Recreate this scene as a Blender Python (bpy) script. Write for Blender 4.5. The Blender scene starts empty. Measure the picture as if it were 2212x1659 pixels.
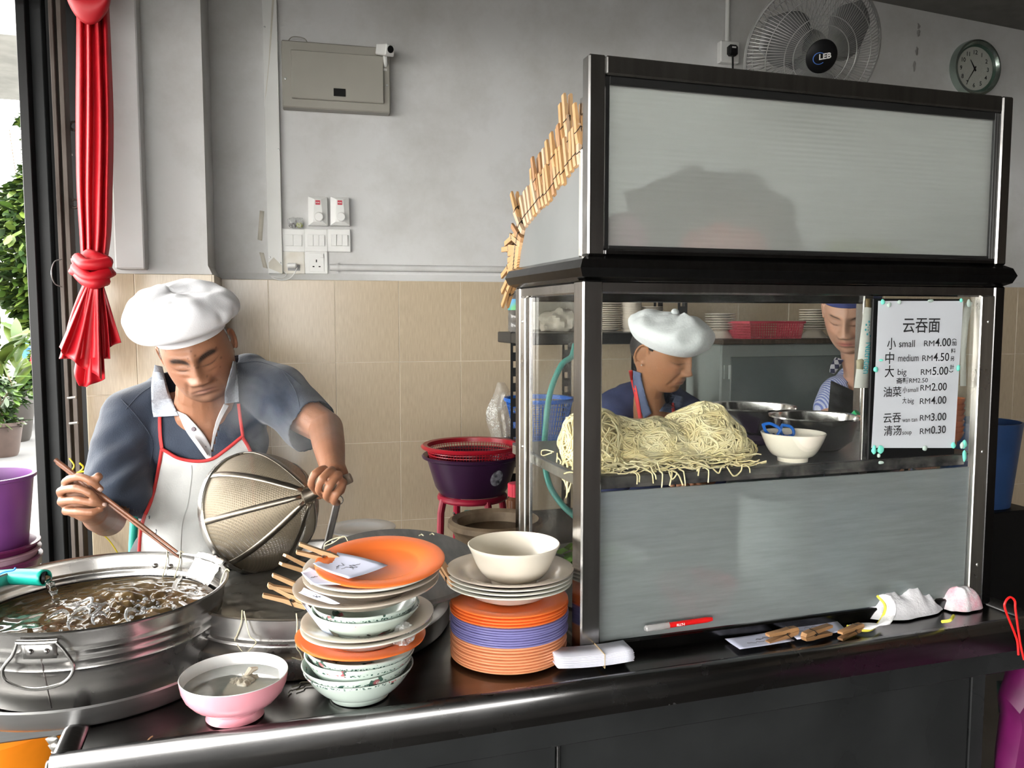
import bpy, math, random
import numpy as np
from mathutils import Vector, Matrix, noise as mnoise
from mathutils.bvhtree import BVHTree
random.seed(7); rng = np.random.RandomState(7)
S = bpy.context.scene
COL = S.collection
R = math.radians
# ------------------------------------------------------------ camera
F = 1790.0; W_, H_ = 2212, 1659
YAW, PIT, CH = R(17.6), R(4.63), 1.45
FW = np.array([math.sin(YAW)*math.cos(PIT), math.cos(YAW)*math.cos(PIT), -math.sin(PIT)])
RT = np.array([math.cos(YAW), -math.sin(YAW), 0.0]); UP = np.cross(RT, FW)
CP = np.array([0.0, 0.0, CH])
cam = bpy.data.cameras.new('camera'); co = bpy.data.objects.new('camera', cam); COL.objects.link(co)
cam.sensor_width = 36; cam.lens = F/W_*36; cam.clip_start = .02; cam.clip_end = 200
co.matrix_world = Matrix(((RT[0], UP[0], -FW[0], CP[0]), (RT[1], UP[1], -FW[1], CP[1]), (RT[2], UP[2], -FW[2], CP[2]), (0, 0, 0, 1)))
S.camera = co
# ------------------------------------------------------------ world and exposure
S.view_settings.view_transform = 'Standard'; S.view_settings.look = 'None'
S.view_settings.gamma = 1; S.view_settings.use_curve_mapping = False
S.view_settings.exposure = 0.0
wd = bpy.data.worlds.new('sky'); S.world = wd; wd.use_nodes = True
wn = wd.node_tree.nodes; wl = wd.node_tree.links; wn.clear()
wo = wn.new('ShaderNodeOutputWorld'); wb = wn.new('ShaderNodeBackground')
wb.inputs[0].default_value = (1, .985, .94, 1); wb.inputs[1].default_value = 18
wl.new(wb.outputs[0], wo.inputs[0])
# ------------------------------------------------------------ measuring helpers
def ray(px, py): return FW+RT*(px-W_/2)/F-UP*(py-H_/2)/F
def P(px, py, d): return CP+ray(px, py)*d                # point at distance d along the view axis
def PZ(px, py, z): r = ray(px, py); return CP+r*(z-CH)/r[2]
def PY(px, py, y): r = ray(px, py); return CP+r*y/r[1]
def PX(px, py, x): r = ray(px, py); return CP+r*x/r[0]
def proj(V):
    v = np.asarray(V)-CP; d = v@FW
    return np.stack([W_/2+F*(v@RT)/d, H_/2-F*(v@UP)/d, d], -1)
# ------------------------------------------------------------ materials
MATS = {}
def nodes(m):
    m.use_nodes = True; nt = m.node_tree; b = nt.nodes.get('Principled BSDF'); return nt, b
def c4(c): return (c[0], c[1], c[2], 1)
def hexc(h):
    v = [int(h[i:i+2], 16)/255 for i in (0, 2, 4)]
    return tuple(x/12.92 if x <= .04045 else ((x+.055)/1.055)**2.4 for x in v)
def mat(name, col, rough=.5, metal=0, var=.12, scale=12, bump=0, bscale=60, stretch=None, col2=None, emis=0, trans=0, alpha=1, coat=0, sss=0, ior=1.45, sheen=0, spec=None, det=3):
    if name in MATS: return MATS[name]
    if isinstance(col, str): col = hexc(col)
    if isinstance(col2, str): col2 = hexc(col2)
    m = bpy.data.materials.new(name); nt, b = nodes(m); N, L = nt.nodes, nt.links
    b.inputs['Roughness'].default_value = rough; b.inputs['Metallic'].default_value = metal
    b.inputs['IOR'].default_value = ior
    if spec is not None: b.inputs['Specular IOR Level'].default_value = spec
    if trans: b.inputs['Transmission Weight'].default_value = trans
    if coat: b.inputs['Coat Weight'].default_value = coat; b.inputs['Coat Roughness'].default_value = .08
    if sss: b.inputs['Subsurface Weight'].default_value = sss; b.inputs['Subsurface Radius'].default_value = (.012, .005, .003)
    if sheen: b.inputs['Sheen Weight'].default_value = sheen
    if emis: b.inputs['Emission Color'].default_value = c4(col); b.inputs['Emission Strength'].default_value = emis
    tc = N.new('ShaderNodeTexCoord'); mp = N.new('ShaderNodeMapping'); L.new(tc.outputs['Object'], mp.inputs[0])
    if stretch: mp.inputs['Scale'].default_value = stretch
    n = N.new('ShaderNodeTexNoise'); n.inputs['Scale'].default_value = scale; n.inputs['Detail'].default_value = det
    L.new(mp.outputs[0], n.inputs[0])
    cr = N.new('ShaderNodeValToRGB')
    c1 = tuple(max(0, x*(1-var)) for x in col)
    c2 = col2 if col2 else tuple(min(1, x*(1+var)) for x in col)
    if col2: c1 = col
    cr.color_ramp.elements[0].position = .35; cr.color_ramp.elements[1].position = .65
    cr.color_ramp.elements[0].color = c4(c1); cr.color_ramp.elements[1].color = c4(c2)
    L.new(n.outputs[0], cr.inputs[0]); L.new(cr.outputs[0], b.inputs['Base Color'])
    if bump:
        n2 = N.new('ShaderNodeTexNoise'); n2.inputs['Scale'].default_value = bscale; n2.inputs['Detail'].default_value = 4
        L.new(mp.outputs[0], n2.inputs[0]); bp = N.new('ShaderNodeBump'); bp.inputs['Strength'].default_value = bump
        bp.inputs['Distance'].default_value = .002
        L.new(n2.outputs[0], bp.inputs['Height']); L.new(bp.outputs[0], b.inputs['Normal'])
    MATS[name] = m; return m
def steel(name, col, rough=.25, var=.25, aniso=(1, 1, 40), bump=.06, scale=6):
    m = mat(name, col, rough, 1, min(var, .1), scale, bump*.3, 30, tuple(1+(q-1)*.4 for q in aniso))
    nt = m.node_tree; N, L = nt.nodes, nt.links; b = N['Principled BSDF']
    tc = N.new('ShaderNodeTexCoord'); n = N.new('ShaderNodeTexNoise'); n.inputs['Scale'].default_value = 9; n.inputs['Detail'].default_value = 6
    L.new(tc.outputs['Object'], n.inputs[0]); mr = N.new('ShaderNodeMapRange')
    mr.inputs['To Min'].default_value = rough*.6; mr.inputs['To Max'].default_value = rough*1.6
    L.new(n.outputs[0], mr.inputs[0]); L.new(mr.outputs[0], b.inputs['Roughness']); return m
def glassmat(name, tint=(.965, .975, .965), refl=.08, rough=.02, dirt=.06):
    if name in MATS: return MATS[name]
    m = bpy.data.materials.new(name); m.use_nodes = True; nt = m.node_tree; N, L = nt.nodes, nt.links; N.clear()
    o = N.new('ShaderNodeOutputMaterial'); t = N.new('ShaderNodeBsdfTransparent'); t.inputs[0].default_value = c4(tint)
    g = N.new('ShaderNodeBsdfGlossy'); g.inputs['Roughness'].default_value = rough
    f = N.new('ShaderNodeFresnel'); ge = N.new('ShaderNodeNewGeometry'); io = N.new('ShaderNodeMapRange'); io.inputs['To Min'].default_value = 1.38; io.inputs['To Max'].default_value = 1/1.38
    L.new(ge.outputs['Backfacing'], io.inputs[0]); L.new(io.outputs[0], f.inputs[0])
    mx = N.new('ShaderNodeMixShader'); L.new(f.outputs[0], mx.inputs[0]); L.new(t.outputs[0], mx.inputs[1]); L.new(g.outputs[0], mx.inputs[2])
    d = N.new('ShaderNodeBsdfDiffuse'); d.inputs[0].default_value = (.7, .72, .7, 1)
    n = N.new('ShaderNodeTexNoise'); n.inputs['Scale'].default_value = 260; n.inputs['Detail'].default_value = 3
    tc = N.new('ShaderNodeTexCoord'); L.new(tc.outputs['Object'], n.inputs[0])
    n3 = N.new('ShaderNodeTexNoise'); n3.inputs['Scale'].default_value = 7; L.new(tc.outputs['Object'], n3.inputs[0])
    mm = N.new('ShaderNodeMath'); mm.operation = 'MULTIPLY'; L.new(n.outputs[0], mm.inputs[0]); L.new(n3.outputs[0], mm.inputs[1])
    mr = N.new('ShaderNodeMapRange'); mr.inputs['From Min'].default_value = .26; mr.inputs['From Max'].default_value = .42
    mr.inputs['To Min'].default_value = dirt*.3; mr.inputs['To Max'].default_value = dirt*4
    L.new(mm.outputs[0], mr.inputs[0])
    m2 = N.new('ShaderNodeMixShader'); L.new(mr.outputs[0], m2.inputs[0]); L.new(mx.outputs[0], m2.inputs[1]); L.new(d.outputs[0], m2.inputs[2])
    L.new(m2.outputs[0], o.inputs[0]); MATS[name] = m; return m
def frosted(name, col, diff=.62, rough=.35, ribs=700, sm=.22):
    m = bpy.data.materials.new(name); m.use_nodes = True; nt = m.node_tree; N, L = nt.nodes, nt.links; N.clear()
    o = N.new('ShaderNodeOutputMaterial'); tc = N.new('ShaderNodeTexCoord')
    w = N.new('ShaderNodeTexWave'); w.bands_direction = 'Z'; w.inputs['Scale'].default_value = ribs/20; w.inputs['Distortion'].default_value = .0
    L.new(tc.outputs['Object'], w.inputs[0])
    bp = N.new('ShaderNodeBump'); bp.inputs['Strength'].default_value = .35; bp.inputs['Distance'].default_value = .001
    L.new(w.outputs[0], bp.inputs['Height'])
    mp = N.new('ShaderNodeMapping'); mp.inputs['Scale'].default_value = (2.5, 2.5, 26); L.new(tc.outputs['Object'], mp.inputs[0])
    n = N.new('ShaderNodeTexNoise'); n.inputs['Scale'].default_value = 3; n.inputs['Detail'].default_value = 6; n.inputs['Roughness'].default_value = .65
    L.new(mp.outputs[0], n.inputs[0])
    cr = N.new('ShaderNodeValToRGB'); cr.color_ramp.elements[0].position = .3; cr.color_ramp.elements[1].position = .72
    cr.color_ramp.elements[0].color = c4([x*(1-sm) for x in col]); cr.color_ramp.elements[1].color = c4([min(1, x*(1+sm)) for x in col])
    L.new(n.outputs[0], cr.inputs[0])
    d = N.new('ShaderNodeBsdfDiffuse'); L.new(cr.outputs[0], d.inputs[0])
    tl = N.new('ShaderNodeBsdfTranslucent'); L.new(cr.outputs[0], tl.inputs[0])
    rf = N.new('ShaderNodeBsdfRefraction'); rf.inputs['Roughness'].default_value = rough; rf.inputs['IOR'].default_value = 1.12
    rf.inputs[0].default_value = (.85, .9, .9, 1); L.new(bp.outputs[0], rf.inputs['Normal'])
    gl = N.new('ShaderNodeBsdfGlossy'); gl.inputs['Roughness'].default_value = .28; L.new(bp.outputs[0], gl.inputs['Normal'])
    m1 = N.new('ShaderNodeMixShader'); m1.inputs[0].default_value = .35; L.new(d.outputs[0], m1.inputs[1]); L.new(tl.outputs[0], m1.inputs[2])
    m2 = N.new('ShaderNodeMixShader'); m2.inputs[0].default_value = diff; L.new(rf.outputs[0], m2.inputs[1]); L.new(m1.outputs[0], m2.inputs[2])
    f = N.new('ShaderNodeFresnel'); ge = N.new('ShaderNodeNewGeometry'); io = N.new('ShaderNodeMapRange'); io.inputs['To Min'].default_value = 1.4; io.inputs['To Max'].default_value = 1/1.4
    L.new(ge.outputs['Backfacing'], io.inputs[0]); L.new(io.outputs[0], f.inputs[0])
    m3 = N.new('ShaderNodeMixShader'); L.new(f.outputs[0], m3.inputs[0]); L.new(m2.outputs[0], m3.inputs[1]); L.new(gl.outputs[0], m3.inputs[2])
    L.new(m3.outputs[0], o.inputs[0]); MATS[name] = m; return m
# ------------------------------------------------------------ mesh builder
class MB:
    def __init__(s): s.v = []; s.f = []
    def add(s, v, f):
        o = len(s.v); s.v += [tuple(map(float, p)) for p in v]; s.f += [tuple(i+o for i in q) for q in f]; return s
    def box(s, a, b, bev=0):
        x0, y0, z0 = a; x1, y1, z1 = b
        if bev:
            e = bev; V = []; 
            for (z, k) in ((z0, e), (z0+e, 0), (z1-e, 0), (z1, e)):
                V += [(x0+k+ (e if k == 0 else 0), y0+k, z), (x1-k-(e if k == 0 else 0), y0+k, z), (x1-k, y0+k+(e if k == 0 else 0), z), (x1-k, y1-k-(e if k == 0 else 0), z),
                      (x1-k-(e if k == 0 else 0), y1-k, z), (x0+k+(e if k == 0 else 0), y1-k, z), (x0+k, y1-k-(e if k == 0 else 0), z), (x0+k, y0+k+(e if k == 0 else 0), z)]
            f = [tuple(range(7, -1, -1)), tuple(range(24, 32))]
            for r in range(3):
                for i in range(8): j = (i+1) % 8; f.append((r*8+i, r*8+j, r*8+8+j, r*8+8+i))
            return s.add(V, f)
        return s.add([(x0, y0, z0), (x1, y0, z0), (x1, y1, z0), (x0, y1, z0), (x0, y0, z1), (x1, y0, z1), (x1, y1, z1), (x0, y1, z1)],
                     [(0, 3, 2, 1), (4, 5, 6, 7), (0, 1, 5, 4), (1, 2, 6, 5), (2, 3, 7, 6), (3, 0, 4, 7)])
    def lathe(s, prof, n=48, c=(0, 0, 0), rib=None, a0=0, a1=2*math.pi, sx=1, sy=1):
        full = abs(a1-a0-2*math.pi) < 1e-6; m = n if full else n+1; V = []; f = []
        for (r, z) in prof:
            for i in range(m):
                a = a0+(a1-a0)*i/n; rr = r*(rib(a, z) if rib else 1)
                V.append((c[0]+rr*math.cos(a)*sx, c[1]+rr*math.sin(a)*sy, c[2]+z))
        for k in range(len(prof)-1):
            for i in range(n):
                j = (i+1) % m; f.append((k*m+i, k*m+j, (k+1)*m+j, (k+1)*m+i))
        return s.add(V, f)
    def tube(s, pts, r, n=8, cap=True, closed=False):
        pts = [Vector(p) for p in pts]; k = len(pts); rs = r if hasattr(r, '__len__') else [r]*k
        T = []
        for i in range(k):
            a = pts[(i-1) % k] if (closed or i > 0) else pts[0]; b = pts[(i+1) % k] if (closed or i < k-1) else pts[-1]
            t = b-a; T.append(t.normalized() if t.length > 1e-9 else Vector((0, 0, 1)))
        u = T[0].orthogonal().normalized(); V = []; f = []
        for i in range(k):
            u = (u-T[i]*u.dot(T[i])); u = u.normalized() if u.length > 1e-6 else T[i].orthogonal().normalized()
            w = T[i].cross(u)
            for j in range(n):
                a = 2*math.pi*j/n; V.append(pts[i]+(u*math.cos(a)+w*math.sin(a))*rs[i])
        for i in range(k if closed else k-1):
            i2 = (i+1) % k
            for j in range(n): j2 = (j+1) % n; f.append((i*n+j, i*n+j2, i2*n+j2, i2*n+j))
        if cap and not closed: f.append(tuple(range(n-1, -1, -1))); f.append(tuple((k-1)*n+j for j in range(n)))
        return s.add(V, f)
    def prism(s, poly, a, b, axis=1):
        # poly in the two other axes, extruded along axis from a to b
        V = []; n = len(poly)
        for t in (a, b):
            for (p, q) in poly: V.append({0: (t, p, q), 1: (p, t, q), 2: (p, q, t)}[axis])
        f = [tuple(range(n)), tuple(range(2*n-1, n-1, -1))]
        for i in range(n): j = (i+1) % n; f.append((i, i+n, j+n, j))
        return s.add(V, f)
    def ell(s, c, r, M=None, nu=24, nv=14):
        V = []; f = []
        for j in range(nv+1):
            t = math.pi*j/nv
            for i in range(nu):
                a = 2*math.pi*i/nu; p = Vector((r[0]*math.sin(t)*math.cos(a), r[1]*math.sin(t)*math.sin(a), r[2]*math.cos(t)))
                if M is not None: p = M@p
                V.append(p+Vector(c))
        for j in range(nv):
            for i in range(nu): k = (i+1) % nu; f.append((j*nu+i, (j+1)*nu+i, (j+1)*nu+k, j*nu+k))
        return s.add(V, f)
    def grid(s, G, closed_u=False):
        G = np.asarray(G); a, b = G.shape[:2]; f = []
        for i in range(a-1):
            for j in range(b if closed_u else b-1): k = (j+1) % b; f.append((i*b+j, i*b+k, (i+1)*b+k, (i+1)*b+j))
        return s.add(G.reshape(-1, 3), f)
    def xf(s, M): s.v = [tuple(M@Vector(p)) for p in s.v]; return s
WMAT = {}
def wmat(o): return WMAT.get(o.name, Matrix.Identity(4))
def mesh_of(mb, name, m=None, smooth=True, ang=35):
    me = bpy.data.meshes.new(name); me.from_pydata(mb.v, [], mb.f); me.validate(); me.update()
    if smooth: me.shade_smooth(); me.set_sharp_from_angle(angle=R(ang))
    if m: me.materials.append(m)
    return me
def props(o, label=None, cat=None, group=None, kind=None):
    if label: o['label'] = label
    if cat: o['category'] = cat
    if group: o['group'] = group
    if kind: o['kind'] = kind
    return o
def thing(name, label, cat, loc=(0, 0, 0), rz=0, group=None, M=None):
    o = bpy.data.objects.new(name, None); COL.objects.link(o); o.empty_display_size = .05
    o.matrix_world = M if M is not None else Matrix.Translation(Vector(loc))@Matrix.Rotation(rz, 4, 'Z')
    WMAT[o.name] = o.matrix_world.copy(); return props(o, label, cat, group)
def part(name, mb, m, parent=None, local=False, label=None, kind=None, ang=35, smooth=True, solid=0, M=None, mods=None):
    """link a mesh; mb is in world coordinates unless local=True (then in the parent's, or with M given in M's)"""
    if isinstance(mb, MB):
        base = Matrix.Identity(4)
        if parent is not None and not local: mb.xf(wmat(parent).inverted())
        me = mesh_of(mb, name, m, smooth, ang)
    else: me = mb
    o = bpy.data.objects.new(name, me); COL.objects.link(o)
    if parent is not None: o.parent = parent; WMAT[o.name] = wmat(parent)@(M if M is not None else Matrix.Identity(4))
    else: WMAT[o.name] = M if M is not None else Matrix.Identity(4)
    if M is not None: o.matrix_local = M
    if solid: md = o.modifiers.new('s', 'SOLIDIFY'); md.thickness = solid; md.offset = 0
    return props(o, label, None, None, kind)
def single(name, mb, m, label, cat, group=None, kind=None, ang=35, solid=0, M=None):
    """one-mesh thing in world coordinates, origin moved to its base centre"""
    if M is None:
        v = np.array(mb.v); c = (v.max(0)+v.min(0))/2; c[2] = v[:, 2].min(); M = Matrix.Translation(Vector(c)); mb.xf(M.inverted())
    me = mesh_of(mb, name, m, True, ang); o = bpy.data.objects.new(name, me); COL.objects.link(o)
    o.matrix_world = M; WMAT[o.name] = M
    if solid: md = o.modifiers.new('s', 'SOLIDIFY'); md.thickness = solid; md.offset = 0
    return props(o, label, cat, group, kind)
def copy_tree(o, M=None, label=None, parent=None):
    c = o.copy(); COL.objects.link(c); c.parent = parent
    if parent is None and M is not None: c.matrix_world = M; WMAT[c.name] = M
    if label: c['label'] = label
    for ch in [x for x in bpy.data.objects if x.parent == o]: copy_tree(ch, None, None, c)
    return c
def struct(name, mb, m, ang=35, M=None):
    o = part(name, mb, m, None, ang=ang, M=M); o['kind'] = 'structure'; return o
def rot(o_axis, ang): return Matrix.Rotation(ang, 4, o_axis)
def frame(origin, x, z):
    x = Vector(x).normalized(); z = Vector(z); z = (z-x*z.dot(x)).normalized(); y = z.cross(x)
    return Matrix(((x.x, y.x, z.x, origin[0]), (x.y, y.y, z.y, origin[1]), (x.z, y.z, z.z, origin[2]), (0, 0, 0, 1)))
def text_mb(body, size, xs=1.0, bold=0.0, align='LEFT', space=1.0):
    cu = bpy.data.curves.new('t', 'FONT'); cu.body = body; cu.size = size; cu.offset = bold; cu.align_x = align; cu.resolution_u = 3; cu.space_character = space
    o = bpy.data.objects.new('t', cu); COL.objects.link(o); bpy.context.view_layer.update()
    dg = bpy.context.evaluated_depsgraph_get(); me = bpy.data.meshes.new_from_object(o.evaluated_get(dg))
    mb = MB(); mb.add([(v.co.x*xs, v.co.y, 0) for v in me.vertices], [tuple(p.vertices) for p in me.polygons])
    bpy.data.objects.remove(o); bpy.data.curves.remove(cu); bpy.data.meshes.remove(me); return mb
def smooth_curve(pts, n=8):
    pts = [np.array(p, float) for p in pts]; out = []
    q = [2*pts[0]-pts[1]]+pts+[2*pts[-1]-pts[-2]]
    for i in range(1, len(q)-2):
        for k in range(n):
            t = k/n; a, b, c, d = q[i-1], q[i], q[i+1], q[i+2]
            out.append(.5*((2*b)+(-a+c)*t+(2*a-5*b+4*c-d)*t*t+(-a+3*b-3*c+d)*t**3))
    out.append(pts[-1]); return out
# ============================================================ STRUCTURE
WM = Matrix.Translation((.192, 3.216, 0))@Matrix.Rotation(R(-3.6), 4, 'Z'); WI = WM.inverted()
def PW(px, py, off=0):
    """point of the back wall's local frame (x along, y = -off in front, z up) under a picture position"""
    n = np.array(WM.to_3x3()@Vector((0, 1, 0))); r = ray(px, py); p0 = np.array(WM@Vector((0, -off, 0)))
    return WI@Vector(CP+r*(((p0-CP)@n)/(r@n)))
M_plaster = mat('plaster', (.62, .62, .62), .75, 0, .07, 2.2, .25, 14, det=8, col2=(.56, .555, .545))
def plaster_stains():
    nt = M_plaster.node_tree; N, L = nt.nodes, nt.links; b = N['Principled BSDF']; src = b.inputs['Base Color'].links[0].from_socket
    tc = N.new('ShaderNodeTexCoord'); n = N.new('ShaderNodeTexNoise'); n.inputs['Scale'].default_value = 1.7; n.inputs['Detail'].default_value = 7; n.inputs['Roughness'].default_value = .7
    L.new(tc.outputs['Object'], n.inputs[0]); cr = N.new('ShaderNodeValToRGB'); cr.color_ramp.elements[0].position = .3; cr.color_ramp.elements[1].position = .55
    cr.color_ramp.elements[0].color = (.78, .77, .74, 1); cr.color_ramp.elements[1].color = (1, 1, 1, 1); L.new(n.outputs[0], cr.inputs[0])
    mx = N.new('ShaderNodeMix'); mx.data_type = 'RGBA'; mx.blend_type = 'MULTIPLY'; mx.inputs[0].default_value = 1
    L.new(src, mx.inputs[6]); L.new(cr.outputs[0], mx.inputs[7]); L.new(mx.outputs[2], b.inputs['Base Color'])
plaster_stains()
M_tile = mat('beige_tile', (.47, .38, .27), .22, 0, .07, 22, .05, 20, (14, 1, 1), det=6)
M_grout = mat('grout', (.60, .53, .42), .8)
M_floor = mat('dark_floor', (.09, .085, .08), .3, 0, .2, 5)
M_conc = mat('concrete', (.42, .42, .4), .8, 0, .15, 6, .3, 30, det=8)
M_pave = mat('pale_paving', (.05, .05, .05), .7, 0, .1, 3)
M_black = mat('black_paint', (.006, .006, .0065), .45, spec=.25)
M_white = mat('white_plastic', (.72, .72, .70), .35, var=.03)
ZT = 1.6
xl = PW(176, 300, .25).x
wall = struct('wall_back', MB().box((xl, 0, ZT-.01), (5.4, .15, 3.2)).box((xl, -.0048, 0), (5.4, .15, ZT-.01)), M_grout, M=WM)
wall.data.materials.clear(); wall.data.materials.append(M_plaster); wall.data.materials.append(M_grout)
for p in wall.data.polygons:
    if p.center.z < ZT-.02: p.material_index = 1
# bevelled plaster ledge over the tiles and the tiles, one by one
part('ledge', MB().prism([(-.012, ZT-.012), (0, ZT+.012), (.02, ZT+.012), (.02, ZT-.012)], xl, 5.4, 0), M_plaster, wall, local=True)
tmb = MB().box((.0014, 0, .0014), (.2396, .008, .3106), .0006)
tile_me = mesh_of(tmb, 'tile', M_tile)
J0 = -.1188
for i in range(-5, 22):
    for k in range(5):
        x = J0+i*.241; z = ZT-.012-(k+1)*.312
        if x > 4.9 or z < -.1 or (J0+i*.241+.1 < xl): continue
        part('tile', tile_me, None, wall, M=Matrix.Translation((x, -.006+random.uniform(-.0007, .0007), max(z, .0))))
# pillar in front of the wall, left
def PL(px, py, off): return PW(px, py, off)
xr = PW(441, 300, .25).x
pil = struct('wall_left', MB().box((xl, -.25, 0), (xr, .0, 3.2)), M_plaster, M=WM)
zt = PW(400, 592, .265).z
pm = MB()
xs = [PW(p, 650, .265).x for p in (178, 292, 460)]
for i in range(2):
    for k in range(5):
        z1 = zt-.4*k*1.0; z0 = max(z1-.4, 0)
        if z1 <= .02: continue
        t = MB().box((xs[i]+.0015, -.266, z0+.0015), (xs[i+1]-.0015, -.252, z1-.0015), .0012)
        part('tile', t, M_tile, pil, local=True)
part('grout_bed', MB().box((xs[0], -.2645, 0), (xs[2]-.002, -.2501, zt-.001)).box((xr, -.256, 0), (xs[2]-.004, -.001, zt-.001)), M_grout, pil, local=True)
for k in range(5):
    z1 = zt-.4*k; z0 = max(z1-.4, 0)
    if z1 > .02: part('tile', MB().box((xs[2]-.004, -.264, z0+.0015), (xs[2]+.006, -.008, z1-.0015), .001), M_tile, pil, local=True)
part('sloped_ledge', MB().prism([(xs[0]+.001, zt), (xs[2], zt), (xr+.001, zt+.03), (xs[0]+.001, zt+.03)], -.262, -.0, 1), M_plaster, pil, local=True)
a = PW(238, 300, .33).x; b = PW(303, 300, .33).x
struct('trim_1', MB().box((a, -.33, PW(300, 581, .33).z), (b, -.2505, 3.2), .004), M_plaster, M=WM)
# ceiling and floors
cl = [(-.78, -3), (6, -3), (6, 4), (-.78, 4)]
cm = MB(); cv = []
def ceilz(x, y): return 2.816-.076*(x-2.59)
vs = [(x, y, ceilz(x, y)) for x, y in cl]+[(x, y, ceilz(x, y)+.2) for x, y in cl]
cm.add(vs, [(0, 3, 2, 1), (4, 5, 6, 7), (0, 1, 5, 4), (1, 2, 6, 5), (2, 3, 7, 6), (3, 0, 4, 7)])
struct('ceiling', cm, mat('ceiling_paint', (.15, .145, .135), .8))
struct('floor', MB().box((-.72, .6, -.1), (6.2, 3.4, 0)), M_floor)
struct('ground', MB().box((-30, 3.4, -.1), (-.72, 40, 0)), M_pave)
struct('trim_6', MB().box((-30, -30, -.14), (30, 40, -.101)).box((-30, -3, -.1), (-.72, 3.399, -.001)).box((-.72, -3, -.1), (6.2, .599, -.001)), mat('dark_street', (.055, .055, .053), .7, 0, .2, 3))
fx = PW(2136, 1215, .0); z0 = .30
struct('trim_2', MB().box((fx.x-.12, -.75, 0), (5.4, -.02, z0), .004), mat('dark_floor_tile', (.10, .10, .098), .35, 0, .2, 8), M=WM)
struct('unseen_wall_front', MB().box((.1, -2.75, 0), (6.1, -2.6, 3.2)), mat('unseen_wall_paint', (.1, .09, .085), .8))  # unseen wall behind the camera, added to darken the right side and reflections
struct('wall_right', MB().box((6, -3, 0), (6.15, 4, 3.2)), mat('right_wall', (.12, .1, .08), .8))
# far slab of the neighbouring awning and its strut
q = P(20, 60, 4.6)
struct('trim_3', MB().box((q[0]-2.5, q[1]-.3, P(20, 108, 4.6)[2]), (q[0]+.25, q[1]+1.2, q[2]+.5), .01), M_conc)
single('awning_strut', MB().tube([P(0, -12, 4.2), P(52, 62, 4.2), P(80, 110, 4.3)], .018, 10), mat('grey_paint', (.5, .5, .5), .5), 'thin grey diagonal strut under the concrete slab, top left corner', 'strut')
struct('unseen_awning_left', MB().box((-3.0, -6, 2.42), (-.80, 3.0, 2.55), .01), M_conc)  # unseen awning added to block the high sky on the left
struct('unseen_header', MB().box((-.80, -3.05, 2.40), (-.755, 3.0, 3.3)).box((-.755, -3.05, 2.40), (6, -3.0, 3.3)), M_conc)  # unseen header beams added to stop light entering above the awnings
struct('unseen_awning_front', MB().box((-.79, -6, 2.42), (6, -3.06, 2.55), .01), M_conc)  # unseen awning behind the camera, added to keep high sky off the wall
# ============================================================ GATE (left)
gate = thing('folding_gate', 'folded black metal gate with rusty vertical bars at the left opening', 'gate', tuple(P(110, 1230, 2.6)*[1, 1, 0]))
M_rust = mat('rusty_steel', (.04, .028, .022), .6, .5, .5, 14, .5, 60, (1, 1, .25), col2=(.09, .075, .065), det=8)
def vbar(px0, py0, px1, py1, d, w, name, m, dd=.03, z0=0.0, z1=2.9):
    a = P(px0, py0, d); b = P(px1, py1, d); a, b = (a+b)/2*[1, 1, 0], None
    mb = MB().box((-w/2, -dd/2, z0), (w/2, dd/2, z1), .002); mb.xf(Matrix.Translation(Vector(a))@Matrix.Rotation(R(-17.6), 4, 'Z')); return part(name, mb, m, gate)
vbar(62, 300, 88, 900, 2.62, .03, 'post', M_black, .03)
vbar(85, 300, 107, 900, 2.64, .062, 'flat_panel', mat('dark_grey_paint', (.014, .015, .016), .5, spec=.25), .02)
vbar(106, 300, 122, 900, 2.66, .018, 'edge_strip', M_black, .02)
vbar(128, 300, 150, 900, 2.60, .014, 'channel', M_rust)
vbar(146, 300, 166, 900, 2.60, .016, 'channel', M_rust)
vbar(140, 300, 158, 900, 2.70, .13, 'shadow_backing', M_black, .03)  # dark backing panel added as shadow in the bright gap behind the channels
for (x, y) in ((130, 200), (133, 232), (138, 308), (142, 336), (150, 860), (154, 915)):
    part('hinge_link', MB().tube([P(x-4, y, 2.585), P(x+14, y-2, 2.585)], .004, 8), mat('worn_metal', (.4, .38, .36), .4, .8), gate)
for (x, y) in ((160, 272), (162, 440)):
    part('eye_lug', MB().tube([P(x+9*math.cos(t), y+9*math.sin(t), 2.585) for t in np.linspace(0, 2*math.pi, 13)[:-1]], .004, 6, closed=True), M_rust, gate)
part('wire_loop', MB().tube(smooth_curve([P(133, 560, 2.57), P(117, 566, 2.54), P(111, 590, 2.52), P(118, 612, 2.54), P(134, 620, 2.57)]), .0018, 6), mat('wire', (.3, .3, .3), .4, .6), gate)
# ============================================================ WALL FITTINGS
def wthing(name, label, cat, x, z, group=None, y=0): return thing(name, label, cat, M=WM@Matrix.Translation((x, y, z)), group=group)
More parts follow.
